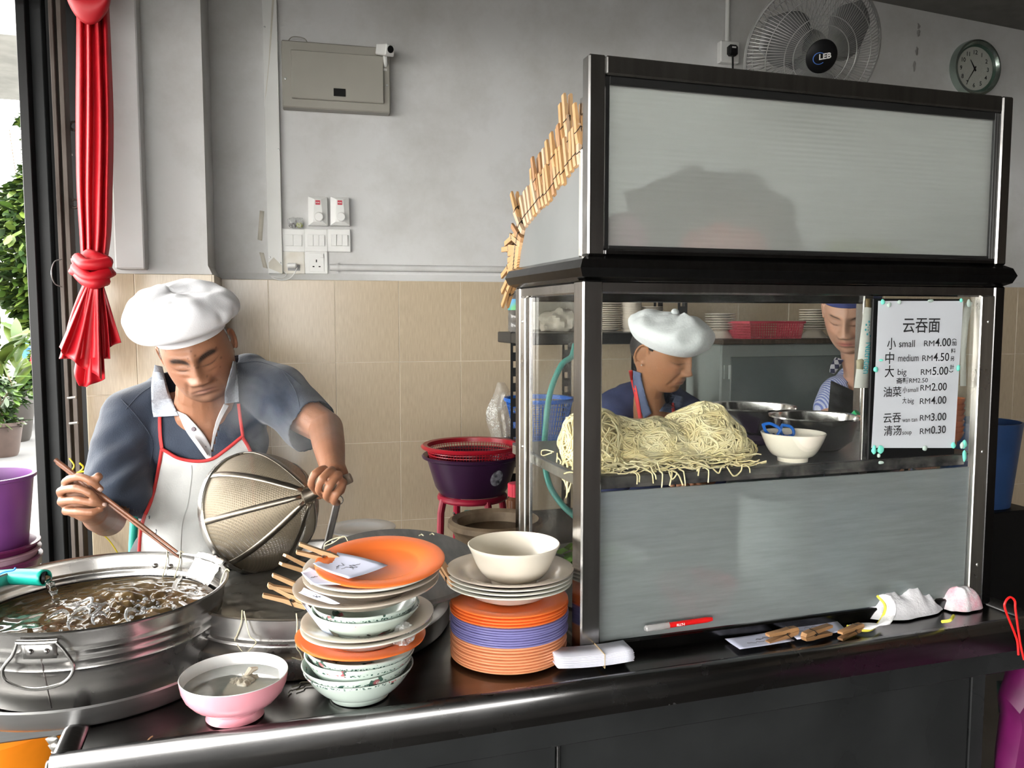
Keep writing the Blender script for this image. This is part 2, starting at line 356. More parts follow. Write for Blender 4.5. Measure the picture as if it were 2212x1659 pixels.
# cable trunking
x0, x1 = PW(573, 300).x, PW(605, 300).x
tk = wthing('cable_trunking', 'tall white vertical cable trunking beside the grey distribution box', 'trunking', (x0+x1)/2, PW(590, 592).z)
w = (x1-x0)/2
part('trunk_body', MB().box((-w, -.022, 0), (w, 0, 1.6), .002), M_white, tk, local=True)
part('trunk_cover', MB().box((-w*.97, -.027, 0.002), (w*.97, -.0221, 1.6), .001), mat('old_white_plastic', (.62, .62, .6), .4, col2=(.68, .68, .66), scale=5), tk, local=True)
mtape = mat('old_tape', (.52, .49, .42), .5)
part('tape', MB().add([(-w*.9, -.0272, .02), (w*.95, -.0272, .0), (w*.9, -.0272, .03), (-w*.2, -.0272, .06), (-w*.9, -.0272, .04)], [(0, 1, 2, 3, 4)]), mtape, tk, local=True)
part('tape', MB().add([(-w*.9, -.0272, .62), (-w*.3, -.0272, .75), (w*.5, -.0272, 1.02), (w*.95, -.0272, 1.14), (w*.95, -.0272, 1.06), (w*.1, -.0272, .82), (-w*.6, -.0272, .66)], [(0, 1, 2, 3, 4, 5, 6)]), mtape, tk, local=True)
for (fx_, fz) in ((-.7, .06), (.7, .04), (-.7, 1.0), (.7, .98), (-.7, .88), (.8, .45)):
    part('screw', MB().lathe([(0, .0015), (.003, .001), (.0035, 0)], 10).xf(Matrix.Translation((fx_*w, -.027, fz))@rot('X', R(90))), mat('screw_metal', (.4, .4, .4), .3, .9), tk, local=True)
for k, (a_, b_) in enumerate((((566, 455), (560, 520)), ((565, 545), (572, 580)))):
    p, q_ = PW(*a_), PW(*b_); mb = MB().add([(p.x-.008, -.0012, p.z), (p.x+.008, -.0012, p.z-.002), (q_.x+.01, -.0012, q_.z), (q_.x-.006, -.0012, q_.z+.004)], [(3, 2, 1, 0)])
    mb.xf(WM); single('tape_scrap', mb, mtape, ('upper', 'lower')[k]+' peeling yellowed tape scrap on the wall left of the white trunking', 'tape', solid=.0006)
# distribution box
bx = wthing('distribution_box', 'grey metal electrical distribution box with a black latch window', 'electrical box', (PW(605, 100).x+PW(842, 128).x)/2, PW(605, 238).z)
M_db = mat('box_grey', (.30, .285, .25), .45, 0, .06, 4)
hw = (PW(842, 128).x-PW(605, 100).x)/2-.005; hh = .235
part('housing', MB().box((-hw, -.055, 0), (hw, 0, hh), .004), M_db, bx, local=True)
dr = part('door', MB().box((-hw+.032, -.069, .03), (hw-.025, -.0552, hh-.035), .003), M_db, bx, local=True)
part('latch_window', MB().box((-.013, -.0715, .045), (.03, -.0692, .073), .001), mat('black_plastic', (.01, .01, .01), .2), dr, local=True)
for sx in (-1, 1): part('screw', MB().lathe([(0, .002), (.004, .0015), (.005, 0)], 12).xf(Matrix.Translation((sx*(hw-.012), -.055, .1))@rot('X', R(90))), mat('screw_metal', (.4, .4, .4), .3, .9), bx, local=True)
part('cable', MB().tube(smooth_curve([(-hw+.02, -.03, hh-.002), (-hw+.04, -.03, hh+.02), (-hw+.08, -.03, hh+.018), (-hw+.095, -.03, hh-.002)]), .002, 6), M_db, bx, local=True)
# camera on the box
p = PW(832, 108, .09)
cc = wthing('security_camera', 'small white box security camera on top of the grey distribution box', 'camera', p.x, p.z, y=-.09)
Mc = Matrix.Rotation(R(28), 4, 'Z')@Matrix.Rotation(R(14), 4, 'X')
part('camera_body', MB().box((-.02, -.035, -.02), (.02, .035, .02), .004).xf(Mc), M_white, cc, local=True)
part('lens', MB().lathe([(0, .002), (.012, .002), (.013, 0)], 20).xf(Mc@Matrix.Translation((0, -.0352, .003))@rot('X', R(90))), M_black, cc, local=True)
part('bracket', MB().tube([(0, .01, -.015), (.004, .03, -.04), (.0, .06, -.055)], .008, 10).lathe([(0, -.064), (.018, -.064), (.018, -.056), (0, -.055)], 16, (0, .05, 0)), M_white, cc, local=True)
# regulators
M_red = mat('red_print', (.55, .02, .05), .4)
for k, px in enumerate((687, 734)):
    c = PW(px, 489); rg = wthing('fan_regulator', ('left', 'right')[k]+' white fan speed dial above the switches, red square mark on top', 'dial', c.x, c.z, 'fan speed dials above the switch plates')
    w = .035; h = .105
    part('housing', MB().prism([(-w, 0), (w, 0), (w*.97, h), (-w*.97, h)], -.03, 0, 1).add([(-w, -.03, 0), (w, -.03, 0), (w*.97, -.03, h), (-w*.97, -.03, h), (-w*.5, -.042, .012), (w*.5, -.042, .012), (w*.35, -.038, h-.01), (-w*.35, -.038, h-.01)],
         [(0, 1, 5, 4), (1, 2, 6, 5), (2, 3, 7, 6), (3, 0, 4, 7), (4, 5, 6, 7)]), M_white, rg, local=True, ang=20)
    part('dial', MB().lathe([(0, .012), (.014, .012), (.017, .009), (.0175, 0), (.0, 0)], 28).xf(Matrix.Translation((.003, -.041, .03))@rot('X', R(90))), M_white, rg, local=True)
    part('mark', MB().box((-.0085, -.0402, h-.03), (.0085, -.037, h-.014)), M_red, rg, local=True)
    t = text_mb('KDK', .0068, 1, .0001, 'CENTER'); t.xf(Matrix.Translation((0, -.0404, h-.0245))@rot('X', R(90))); part('lettering', t, M_white, rg, local=True)
# switch plates
names = ('leftmost two-gang', 'middle three-gang', 'rightmost three-gang')
for k, px in enumerate((634, 683, 733)):
    c = PW(px, 545); sp = wthing('switch_plate', names[k]+' white light switch plate in the row of three', 'switch', c.x, c.z, 'row of switch plates')
    part('plate', MB().box((-.0425, -.012 if k < 2 else -.016, 0), (.0425, 0, .086), .003), M_white, sp, local=True)
    n = 2 if k == 0 else 3; W = .062/n
    for i in range(n):
        t = MB().box((-W/2+.0005, -.006, .0), (W/2-.0005, .003, .042), .0008); t.xf(Matrix.Translation((-.031+W*(i+.5), -.013 if k < 2 else -.017, .022))@rot('X', R(random.choice((-5, 5)))))
        part('rocker', t, M_white, sp, local=True)
for k, px in enumerate((634, 684)):
    c = PW(px, 592); so = wthing('socket_plate', ('yellowed white wall socket with a white charger plugged in', 'clean white three-pin wall socket below the switches')[k], 'socket', c.x, c.z)
    part('plate', MB().box((-.042, -.01, 0), (.042, 0, .086), .003), (mat('yellowed_plastic', (.62, .58, .5), .4, col2=(.7, .68, .62), scale=20), M_white)[k], so, local=True)
    if k == 1:
        part('inner_plate', MB().box((-.026, -.0125, .008), (.028, -.0101, .078), .001), M_white, so, local=True)
        for (a, b, w, h) in ((0, .048, .0022, .005), (-.011, .027, .0035, .0022), (.011, .027, .0035, .0022)):
            part('pin_hole', MB().box((a-w, -.0132, b-h), (a+w, -.0126, b+h)), M_black, so, local=True)
        part('rocker', MB().box((.014, -.016, .06), (.026, -.0126, .074), .001), M_white, so, local=True)
    else:
        part('recess_shadow', MB().box((-.02, -.0115, .012), (.024, -.0101, .034), .001), mat('recess_shade_grey', (.3, .3, .3), .5), so, local=True)  # grey block standing for the shadow in the socket recess
c = PW(632, 575)
ch = wthing('charger_plug', 'white charger plug with a thin looping white cable in the yellowed socket', 'plug', c.x, c.z, y=-.012)
part('plug_body', MB().box((-.02, -.03, -.008), (.016, 0, .01), .005), M_white, ch, local=True)
g = [PW(642, 578, .035), PW(636, 590, .04), PW(625, 602, .03), PW(605, 605, .02), PW(585, 598, .015), PW(612, 599, .015), PW(618, 592, .01), PW(612, 585, .01)]
part('cable', MB().tube(smooth_curve([WM@v for v in g]), .0018, 8), M_white, ch)
# bags on top of the switches
for k, (px, col, nm) in enumerate(((632, (.12, .1, .1), 'small clear plastic bag of dark bits on top of the switch plates'), (647, (.35, .38, .06), 'small clear plastic bag of yellow-green bits beside the left dial'))):
    c = PW(px, 492, .02); bg = wthing('plastic_bag', nm, 'bag', c.x, c.z, y=-.015)
    cr_ = MB().ell((0, 0, .018), (.017, .012, .02), nu=18, nv=12)
    cr_.v = [tuple(np.array(v)*(1+.25*mnoise.noise(Vector(v)*90+Vector((k*9, 0, 0))))) for v in cr_.v]
    cr_.v = [(v[0]*(1+.9*max(0, v[2]-.028)/.02), v[1], v[2]*1.0) for v in cr_.v]
    part('film', cr_, glassmat('clear_film', (.95, .95, .95), dirt=.5), bg, local=True)
    part('contents', MB().ell((0, 0, .01), (.013, .009, .01)), mat('bits%d' % k, col, .5, 0, .4, 90), bg, local=True, kind='stuff')
# horizontal conduit
pa, pb = PW(712, 578), PW(1125, 592)
cd = wthing('wall_conduit', 'painted horizontal conduit pipe running right from the sockets along the tile top', 'conduit', pa.x, pa.z, y=-.014)
L_ = 2.9
part('pipe', MB().tube([(0, 0, 0), (L_, 0, .004)], .0125, 14), M_plaster, cd, local=True)
for xx in (.025, 1.2, 2.2): part('saddle_clip', MB().tube([(xx, 0, 0), (xx+.006, 0, 0)], .0145, 14).box((xx-.001, .003, -.02), (xx+.007, .013, .02)), M_plaster, cd, local=True)
# upper socket and its conduit, plug
c = PW(1568, 140); us = wthing('socket_plate', 'white wall socket above the stall canopy with a black plug', 'socket', c.x, c.z)
part('plate', MB().box((-.043, -.035, 0), (.043, 0, .086), .004), M_white, us, local=True)
part('conduit_pipe', MB().tube([(-.005, -.014, .086), (-.003, -.014, .55)], .0095, 12), M_white, us, local=True)
bp_ = wthing('black_plug', 'black three-pin plug pushed into the upper wall socket', 'plug', c.x, c.z+.04, y=-.036)
part('plug_body', MB().box((-.02, -.03, -.02), (.022, 0, .024), .008), M_black, bp_, local=True)
part('cable', MB().tube([(0, -.02, -.018), (.003, -.02, -.12), (.05, -.02, -.3)], .004, 8), M_black, bp_, local=True)
part('label_dots', MB().box((-.009, -.0308, .008), (.009, -.0302, .014)), M_white, bp_, local=True)
# wall scuffs
for k, (px, py) in enumerate(((1984, 57), (1984, 72), (1980, 110), (1975, 143))):
    c = PW(px, py); mb = MB().ell((c.x, -.001, c.z), (.007, .0025, .012+.004*k), nu=8, nv=6)
    mb.v = [tuple(np.array(v)+.006*np.array([mnoise.noise(Vector(v)*120), 0, mnoise.noise(Vector(v)*120+Vector((5, 5, 5)))])) for v in mb.v]
    part('plaster_chip', mb, mat('chip_grey', (.25, .24, .23), .8), wall, local=True)
# clock
c = PW(2101, 150); ck = wthing('wall_clock', 'round wall clock with a silver-green rim high on the right', 'clock', c.x, c.z)
def ring(prof, n=56): return MB().lathe(prof, n).xf(rot('X', R(90)))
rr = .125
part('rim', ring([(rr*.8, .0), (rr, 0), (rr, .02), (rr*.97, .034), (rr*.9, .036), (rr*.86, .028), (rr*.8, .02)]), mat('clock_rim', (.35, .42, .38), .2, .85, .3, 8), ck, local=True)
part('inner_ring', ring([(rr*.86, .026), (rr*.8, .022), (rr*.76, .014)]), mat('clock_green', (.05, .09, .07), .3), ck, local=True)
fc = part('face', ring([(0, .01), (rr*.8, .01), (rr*.8, .0), (0, 0)]), mat('clock_face', (.5, .5, .46), .5, var=.02), ck, local=True)
nm = MB()
for h in range(1, 13):
    a = R(90-30*h); t = text_mb(str(h), .026, 1, .0004, 'CENTER'); t.xf(Matrix.Translation((.072*math.cos(a), -.0112, .072*math.sin(a)-.009))@rot('X', R(90))); nm.add(t.v, t.f)
part('numerals', nm, M_black, fc, local=True)
for (deg, ln, w) in ((327, .045, .004), (212, .07, .0028)):
    t = MB().add([(-w, -.0125, -.012), (w, -.0125, -.012), (w*.3, -.0125, ln), (-w*.3, -.0125, ln)], [(3, 2, 1, 0)]); t.xf(rot('Y', R(deg))); part('hand', t, M_black, ck, local=True, solid=.0012)
part('glass', ring([(0, .03), (rr*.6, .029), (rr*.86, .024)]), glassmat('clock_glass', dirt=.02), ck, local=True)
# wall fan
d_f = 2.95
fcn = P(1755, 115, d_f); ax = Vector(RT*(.10)-UP*.48-FW*.85).normalized()
FM = frame(fcn, Vector(UP).cross(ax), Vector(UP)); # y axis = z x x
zf = Vector(ax); xf_ = Vector(UP).cross(zf).normalized()
FM = Matrix.Identity(4); yy = zf.cross(xf_)
for i, v in enumerate((xf_, yy, zf)): 
    for j in range(3): FM[j][i] = v[j]
for j in range(3): FM[j][3] = fcn[j]
fn = thing('wall_fan', 'large black caged wall fan above the stall, tilted down', 'fan', M=FM)
rf = .245
M_cage = mat('cage_wire', (.32, .32, .31), .4, .5)
cage = MB()
for k in range(120):
    a = 2*math.pi*k/120
    pr = [(.055, .075), (.12, .07), (.18, .055), (.225, .03), (rf, 0)]
    cage.tube([(r*math.cos(a+ (r-.05)*.5), r*math.sin(a+(r-.05)*.5), z) for r, z in pr], .0012, 4, cap=False)
    if k % 2 == 0: cage.tube([(r*math.cos(a), r*math.sin(a), z) for r, z in ((rf, 0), (.2, -.05), (.12, -.07), (.06, -.075))], .0012, 4, cap=False)
part('cage', cage, M_cage, fn, local=True, kind='stuff')
for r, z, t in ((rf, 0, .006), (.19, .05, .0018), (.13, .068, .0018), (.2, -.05, .0018), (.1, .072, .0018)):
    part('cage_ring', MB().tube([(r*math.cos(a), r*math.sin(a), z) for a in np.linspace(0, 2*math.pi, 49)[:-1]], t, 6, closed=True), M_cage, fn, local=True)
part('hub_cap', MB().lathe([(0, .088), (.045, .086), (.056, .078), (.058, .07), (0, .07)], 32), M_black, fn, local=True)
t = text_mb('LEB', .026, 1.1, .0008, 'CENTER'); t.xf(Matrix.Translation((.008, -.006, .089))@rot('Z', R(12))); part('lettering', t, M_white, fn, local=True)
part('blue_swirl', MB().tube([(-.012+.022*math.cos(a), -.006+.019*math.sin(a), .0875) for a in np.linspace(.8, 5.6, 24)], .0014, 6), mat('blue_print', (.08, .2, .6), .4), fn, local=True)
for k in range(3):
    a0 = 2*math.pi*k/3+.5; G = []
    for i in range(10):
        r = .04+.175*i/9; wd_ = .25+.55*math.sin(math.pi*min(1, (i+1)/9.5))
        G.append([(r*math.cos(a0+u*wd_+i*.03), r*math.sin(a0+u*wd_+i*.03), .02*u+.02) for u in np.linspace(-1, 1, 8)])
    part('blade', MB().grid(G), mat('blade_grey', (.14, .14, .14), .35), fn, local=True, solid=.003)
part('motor', MB().lathe([(0, -.16), (.06, -.15), (.075, -.11), (.075, -.04), (.05, .06), (0, .07)], 24), M_black, fn, local=True)
wq = Matrix(FM).inverted()@(WM@Vector((PW(1755, 115).x-.02, -.02, 2.36)))
part('bracket', MB().tube([(0, 0, -.12), tuple(Vector((0, 0, -.16))*.5+wq*.5), tuple(wq)], .02, 10), M_black, fn, local=True)
# ============================================================ COUNTER
T = .84
M_ss = steel('dark_stainless', (.17, .168, .17), .24, aniso=(1, 30, 30))
M_ctop = steel('counter_steel', (.16, .155, .15), .2, aniso=(1, 8, 1), bump=.1)
M_front = mat('dark_reflection_steel', (.022, .023, .024), .22, .3, .2, 6)  # stainless front; its dark reflections are put into the base colour
ct = thing('stall_counter', 'long dark stainless steel stall counter with a rounded front rail', 'counter', (.6, 1.6, 0))
XL, XR, YF = -.262, 1.505, 1.232
part('worktop', MB().box((XL+.02, YF+.012, T-.03), (XR-.015, 1.965, T-.002), .002), M_ctop, ct)
rail = MB()
prof = [(-.012, -.05), (-.014, -.008), (-.011, .004), (-.003, .009), (.008, .008), (.016, .002), (.02, -.004), (.02, -.03)]
def sweep(prof, a, b, out):  # a,b points; out = horizontal outward dir; prof in (-out, z)
    V = []; n = len(prof); f = []
    for p in (a, b):
        for (u, z) in prof: V.append((p[0]-out[0]*u, p[1]-out[1]*u, p[2]+z))
    for i in range(n-1): f.append((i, i+1, n+i+1, n+i))
    return V, f
rail.add(*sweep(prof, (XL-.012, YF, T), (XR+.012, YF, T), (0, -1)))
part('front_rail', rail, M_ss, ct, solid=.0015, ang=50)
part('left_rail', MB().add(*sweep(prof, (XL, YF+.004, T), (XL, 1.965, T), (-1, 0))), M_ss, ct, solid=.0015, ang=50)
part('right_rail', MB().add(*sweep(prof, (XR, YF+.004, T), (XR, 1.965, T), (1, 0))), M_ss, ct, solid=.0015, ang=50)
part('apron_band', MB().box((XL-.01, YF-.006, T-.095), (XR+.01, YF+.014, T-.012), .002), M_front, ct)
sx = .475
part('front_panel', MB().box((sx+.004, YF+.016, .03), (1.354, YF+.03, T-.09), .002), M_front, ct)
part('front_panel', MB().box((1.359, YF+.016, .03), (1.395, YF+.03, T-.09), .002), M_front, ct)
part('front_panel', MB().box((XL, YF+.016, .69), (sx-.002, YF+.03, T-.09), .002), M_front, ct)
part('seam_strip', MB().box((sx-.002, YF+.010, .03), (sx+.004, YF+.02, T-.1), .001), M_ss, ct)
for x, y in ((XL+.02, YF+.04), (1.37, YF+.055), (XL+.02, 1.93), (1.37, 1.93), (sx, YF+.05)):
    part('leg', MB().box((x-.018, y-.018, 0), (x+.018, y+.018, T-.03), .002), M_ss, ct)
part('lower_shelf', MB().box((XL, YF+.05, .4), (1.38, 1.95, .42), .002), M_ss, ct)
part('right_side_panel', MB().box((1.383, YF+.031, .03), (1.395, 1.95, T-.035), .001), M_front, ct)
# drips and smears of the top (real residue)
for k, (px, py) in enumerate(((630, 1486), (640, 1492), (318, 1602), (622, 1500))):
    q = PZ(px, py, T)
    noodle = smooth_curve([q+[0, 0, .001], q+[.012, .006, .001], q+[.016, .014, .001], q+[.03, .012, .001]] if k < 2 else [q+[0, 0, .001], q+[.003, .008, .001], q+[.006, .012, .001]])
    single('noodle_scrap', MB().tube(noodle, .0012, 6), mat('noodle_scrap%d' % (k == 2), (.6, .5, .25) if k == 2 else (.12, .11, .08), .5), ('dark noodle scrap on the steel worktop, upper of two near the bowl stack', 'dark noodle scrap on the steel worktop, lower of two near the bowl stack', 'short yellow noodle scrap at the counter front left corner', 'tiny dark crumb on the worktop right of the pink bowl')[k], 'noodle scrap')
# ============================================================ CABINET
YC = 1.335
M_cab = steel('cabinet_steel', (.38, .37, .36), .2, aniso=(30, 30, 1), bump=.05)
M_cabd = steel('cabinet_dark_steel', (.10, .098, .1), .2, aniso=(30, 30, 1), bump=.05)
M_alu = steel('bright_aluminium', (.72, .70, .66), .28, aniso=(30, 30, 1))
M_rub = mat('black_rubber', (.012, .012, .012), .4)
M_poly = frosted('polycarbonate_upper', (.72, .72, .69), .36, .13, 700, .04)
M_poly2 = frosted('polycarbonate_lower', (.36, .39, .39), .5, .2, 700, .13)
M_glass = glassmat('pane_glass', dirt=.012)
cb = thing('display_cabinet', 'tall stainless steel display cabinet with glass panes and a frosted canopy', 'cabinet', (1.02, YC, T))
XA, XB, YB = .558, 1.487, 1.735
Z1, Z2, Z3 = 1.513, 1.556, 1.893
pw = .034
def cbx(name, a, b, m=None, bev=.003, **k): return part(name, MB().box(a, b, bev), m or M_cab, cb, **k)
cbx('front_post', (XA-.01, YC-.01, T-.002), (XA+pw-.006, YC+pw, Z1)); cbx('front_post', (XB-.02, YC, T-.002), (XB+.008, YC+pw, Z1), M_cabd)
cbx('back_post', (XA, YB-.03, T-.002), (XA+.03, YB, Z1)); cbx('back_post', (XB-.03, YB-.03, T-.002), (XB, YB, Z1))
cbx('base_rail', (XA+.02, YC, T-.002), (XB-.02, YC+.02, T+.022), M_cabd); cbx('base_rail', (XA, YC+.03, T-.002), (XA+.018, YB-.02, T+.022), M_cabd)
cbx('base_rail', (XA+.02, YB-.02, T-.002), (XB-.02, YB, T+.022), M_cabd)
cbx('right_base_rail', (XB-.02, YC+.03, T-.002), (XB, YB-.02, T+.022), M_cabd)
cbx('top_rail', (XA+.02, YC+.002, Z1-.022), (XB-.02, YC+.02, Z1-.0005)); cbx('top_rail', (XA+.002, YC+.03, Z1-.022), (XA+.02, YB-.02, Z1-.0005))
cbx('back_top_rail', (XA+.02, YB-.02, Z1-.03), (XB-.02, YB, Z1-.0005), M_cabd)
# the chevron band
bp2 = [(.0, 0), (-.012, .006), (-.018, .021), (-.012, .036), (0, .043)]
bm = MB(); c0 = [(XA, YC), (XB, YC), (XB, YB), (XA, YB)]; dirs = [(-1, -1), (1, -1), (1, 1), (-1, 1)]
V = []; f = []
for (x, y), (dx, dy) in zip(c0, dirs):
    for (o, z) in bp2: V.append((x-dx*o, y-dy*o, Z1+z))
for i in range(4):
    j = (i+1) % 4
    for k in range(4): f.append((i*5+k, j*5+k, j*5+k+1, i*5+k+1))
f.append((0, 15, 10, 5)); f.append((4, 9, 14, 19)); bm.add(V, f)
part('chevron_band', bm, M_cabd, cb, ang=20)
# canopy front frame
cn = thing_c = None
cbx('canopy_post', (XA, YC-.006, Z2), (XA+.032, YC+.024, Z3)); cbx('canopy_post', (XB-.028, YC-.006, Z2), (XB, YC+.024, Z3))
cbx('canopy_top_rail', (XA+.032, YC-.006, Z3-.032), (XB-.028, YC+.024, Z3)); cbx('canopy_bottom_rail', (XA+.032, YC-.004, Z2), (XB-.028, YC+.024, Z2+.012), M_cabd)
for a, b in (((XA+.032, YC+.002, Z2+.012), (XA+.042, YC+.02, Z3-.032)), ((XB-.038, YC+.002, Z2+.012), (XB-.028, YC+.02, Z3-.032)), ((XA+.042, YC+.002, Z3-.046), (XB-.038, YC+.02, Z3-.032)), ((XA+.042, YC+.002, Z2+.012), (XB-.038, YC+.02, Z2+.018))):
    cbx('inner_bead', a, b, M_rub, .001)
up = cbx('frosted_panel', (XA+.04, YC+.008, Z2+.014), (XB-.036, YC+.016, Z3-.04), M_poly, .0005, label='upper frosted twin-wall panel')
# side cheek of the canopy: white grey sheet with a slanted edge
A_ = (1.362, 1.728); B_ = (1.668, 1.648); C_ = (1.70, 1.60); D_ = (1.735, Z2)
M_sheet = mat('pale_grey_sheet', (.15, .155, .155), .35, 0, .08, 6, .1, 10)
part('side_cheek', MB().prism([(YC+.02, Z2), D_, C_, B_, A_, (YC+.02, 1.738)], XA+.004, XA+.0075, 0), M_sheet, cb)
part('side_cheek', MB().prism([(YC+.02, Z2), D_, C_, B_, A_, (YC+.02, 1.738)], XB-.0075, XB-.004, 0), M_sheet, cb)
cbx('cheek_strip', (XA-.001, YC+.022, Z2), (XA+.012, YC+.034, 1.74), M_alu, .001)
cbx('canopy_deck', (XA+.01, YC+.03, Z2-.004), (XB-.01, YB-.01, Z2+.003), M_sheet, .001)
cbx('canopy_brace', (XA+.002, YC+.024, 1.80), (XA+.012, YC+.04, 1.83), M_cab, .002)
# glazing
def glaze(name, a, b, m): return part(name, MB().box(a, b), m, cb)
gz = 1.150
glaze('front_pane', (XA+.025, YC+.008, gz), (XB-.058, YC+.012, Z1-.02), M_glass)
glaze('side_pane', (XA+.007, YC+.04, T+.02), (XA+.011, YB-.05, Z1-.02), M_glass)
glaze('side_pane', (XB-.011, YC+.04, T+.02), (XB-.007, YB-.05, Z1-.02), M_glass)
part('frosted_panel', MB().box((XA+.03, YC+.006, T+.024), (XB-.06, YC+.011, 1.138)), M_poly2, cb, label='lower frosted twin-wall panel')
cbx('vertical_bead', (XA+.024, YC+.0, T+.02), (XA+.03, YC+.018, Z1-.022), M_rub, .001)
q = cbx('aluminium_strip', (XB-.056, YC-.002, T+.022), (XB-.02, YC+.016, Z1-.02), M_alu, .002)
cbx('aluminium_strip', (XA+.001, YB-.062, T+.022), (XA+.014, YB-.03, Z1-.022), M_alu, .002)
cbx('aluminium_strip', (XA+.001, YB-.095, T+.022), (XA+.008, YB-.075, Z1-.022), M_cab, .001)
for z in (.93, 1.17, 1.44):
    for (x, y, ax_) in ((XB-.035, YC-.002, 'X'), (XA+.001, YB-.045, 'Y')):
        part('rivet', MB().lathe([(0, .002), (.003, .0015), (.004, 0)], 12).xf(Matrix.Translation((x, y, z))@(rot('X', R(90)) if ax_ == 'X' else rot('Y', R(-90)))), M_alu, cb)
# inner shelf (dark marble-patterned edge)
M_marb = mat('dark_marble_laminate', (.018, .018, .02), .25, 0, .3, 30, col2=(.08, .075, .07), det=8)
SZ = 1.163
cbx('inner_shelf', (XA+.012, YC+.025, SZ-.006), (XB-.02, YB+.06, SZ), mat('shelf_steel', (.10, .10, .11), .3, .6), .001)
cbx('shelf_edge', (XA+.03, YC+.019, SZ-.023), (XB-.06, YC+.0245, SZ-.001), M_marb, .001)
cbx('shelf_side_edge', (XA+.012, YC+.04, SZ-.025), (XA+.017, YB+.06, SZ-.006), M_alu, .001)
# ============================================================ CLOTHES PEGS on the cheek
M_wood = [mat('peg_wood_a', (.46, .26, .11), .55, 0, .2, 40, .2, 90, (1, 1, .2)), mat('peg_wood_b', (.45, .28, .14), .55, 0, .2, 40, .2, 90, (1, 1, .2)), mat('peg_wood_c', (.34, .18, .08), .55, 0, .25, 40, .2, 90, (1, 1, .2)), mat('peg_wood_d', (.50, .35, .23), .55, 0, .2, 40, .2, 90, (1, 1, .2))]
M_spring = mat('peg_spring', (.05, .045, .04), .35, .7)
def peg_meshes(op):
    """jaw pair along +z, mouth at z=0, tail at z=.075; returns [jaw, jaw, spring]"""
    out = []
    L = .074
    for s in (-1, 1):
        pr = [(0.0004, 0), (.0066, .003), (.0084, .02), (.0084, .04), (.0070+op*.5, L-.002), (.0060+op*.5, L), (.0020+op*.5, L), (.0012, .034), (.0024, .029), (.0024, .025), (.0004, .022)]
        out.append(MB().prism([(s*a, b) for a, b in pr], -.0056, .0056, 1))
    sp = MB().tube([(.0024*math.cos(t*2*math.pi), -.0065+.013*t/4, .030+.0024*math.sin(t*2*math.pi)) for t in np.linspace(0, 4, 33)], .0007, 4)
    for s in (-1, 1): sp.tube([(0, s*.0068, .0324), (s*.0088, s*.0066, .022), (s*.0090, -s*.004, .0215)], .0009, 4)
    out.append(sp); return out
PEG = None
def make_peg(M, label, group, wi=0, op=.004, nm='clothes_peg'):
    global PEG
    if PEG is None: PEG = {}
    key = (wi, round(op, 4))
    if key not in PEG:
        a, b, s = peg_meshes(op); PEG[key] = [mesh_of(a, 'wooden_jaw', M_wood[wi]), mesh_of(b, 'wooden_jaw', M_wood[wi]), mesh_of(s, 'spring', M_spring)]
    t = thing(nm, label, 'peg', M=M, group=group)
    for k, n in enumerate(('wooden_jaw', 'wooden_jaw', 'spring')): part(n, PEG[key][k], None, t)
    return t
def peg_at(y, z, dy, dz, x=XA+.0055, tilt=0, wi=None, op=.004, lab='wooden clothes peg clipped on the slanted edge of the canopy cheek', grp='pegs clipped along the canopy cheek'):
    d = Vector((tilt, dy, dz)).normalized()   # tail direction
    xx = Vector((1, 0, 0)); xx = (xx-d*xx.dot(d)).normalized(); yy = d.cross(xx)
    M = Matrix.Identity(4)
    for j in range(3): M[j][0], M[j][1], M[j][2], M[j][3] = xx[j], yy[j], d[j], (x, y, z)[j]
    return make_peg(M, lab, grp, random.randrange(4) if wi is None else wi, op)
ra = random.Random(3)
ORD = 'first second third fourth fifth sixth seventh eighth ninth tenth eleventh twelfth thirteenth fourteenth fifteenth sixteenth seventeenth eighteenth nineteenth twentieth'.split()
def seg(a, b, t): return (a[0]+(b[0]-a[0])*t, a[1]+(b[1]-a[1])*t)
NP = 17
for i in range(NP):
    t = i/(NP-1); y, z = seg((1.372, 1.726), B_, t)
    lean = .10+.30*t
    d = np.array([lean, 1.0]); d /= np.linalg.norm(d)
    nt_ = [2, 1, 1, 3, 3, 2, 2, 1, 2, 2, 2, 2, 1, 2, 1, 1, 1, 1, 1][i]
    lj = ra.uniform(-.05, .05)
    for k in range(nt_):
        o = .040*k-.012; peg_at(y+d[0]*o+ra.uniform(-.002, .002), z+d[1]*o+ra.uniform(-.005, .005), d[0]+lj+ra.uniform(-.07, .07), d[1], x=XA+.0055+(.0 if k == 0 else ra.uniform(-.004, .004)), tilt=ra.uniform(-.06, .06), lab='%s-row clothes peg on the slanted canopy cheek, %s from the front post' % (('bottom', 'second', 'top')[k], ORD[i]))
for (y, z, dy, dz) in ((1.688, 1.628, .75, .75), (1.694, 1.612, .9, .55), (1.72, 1.66, .6, .9), (1.70, 1.604, .95, .35), (1.735, 1.628, 1, -.2)):
    npg = globals().get('npg', -1)+1; peg_at(y, z, dy, dz, lab='splayed clothes peg at the lowest corner of the slanted cheek edge, %s from the top' % ORD[npg])
for i in range(8):
    t = i/7; y, z = seg((1.712, 1.596), (1.730, 1.558), t); dd = (1, .12-.9*t)
    peg_at(y-.006, z, *dd, wi=0, lab='orange-brown clothes peg gripping the rear edge of the canopy cheek, %s from the top' % ORD[i], grp='pegs clipped on the rear edge of the canopy cheek')
    if i in (0, 3, 5, 7): peg_at(y+.045, z+.045*dd[1], dd[0], dd[1]-.1, wi=0, lab='outer clothes peg clipped onto the %s rear-edge peg of the canopy cheek' % ORD[i], grp='pegs clipped on the rear edge of the canopy cheek')
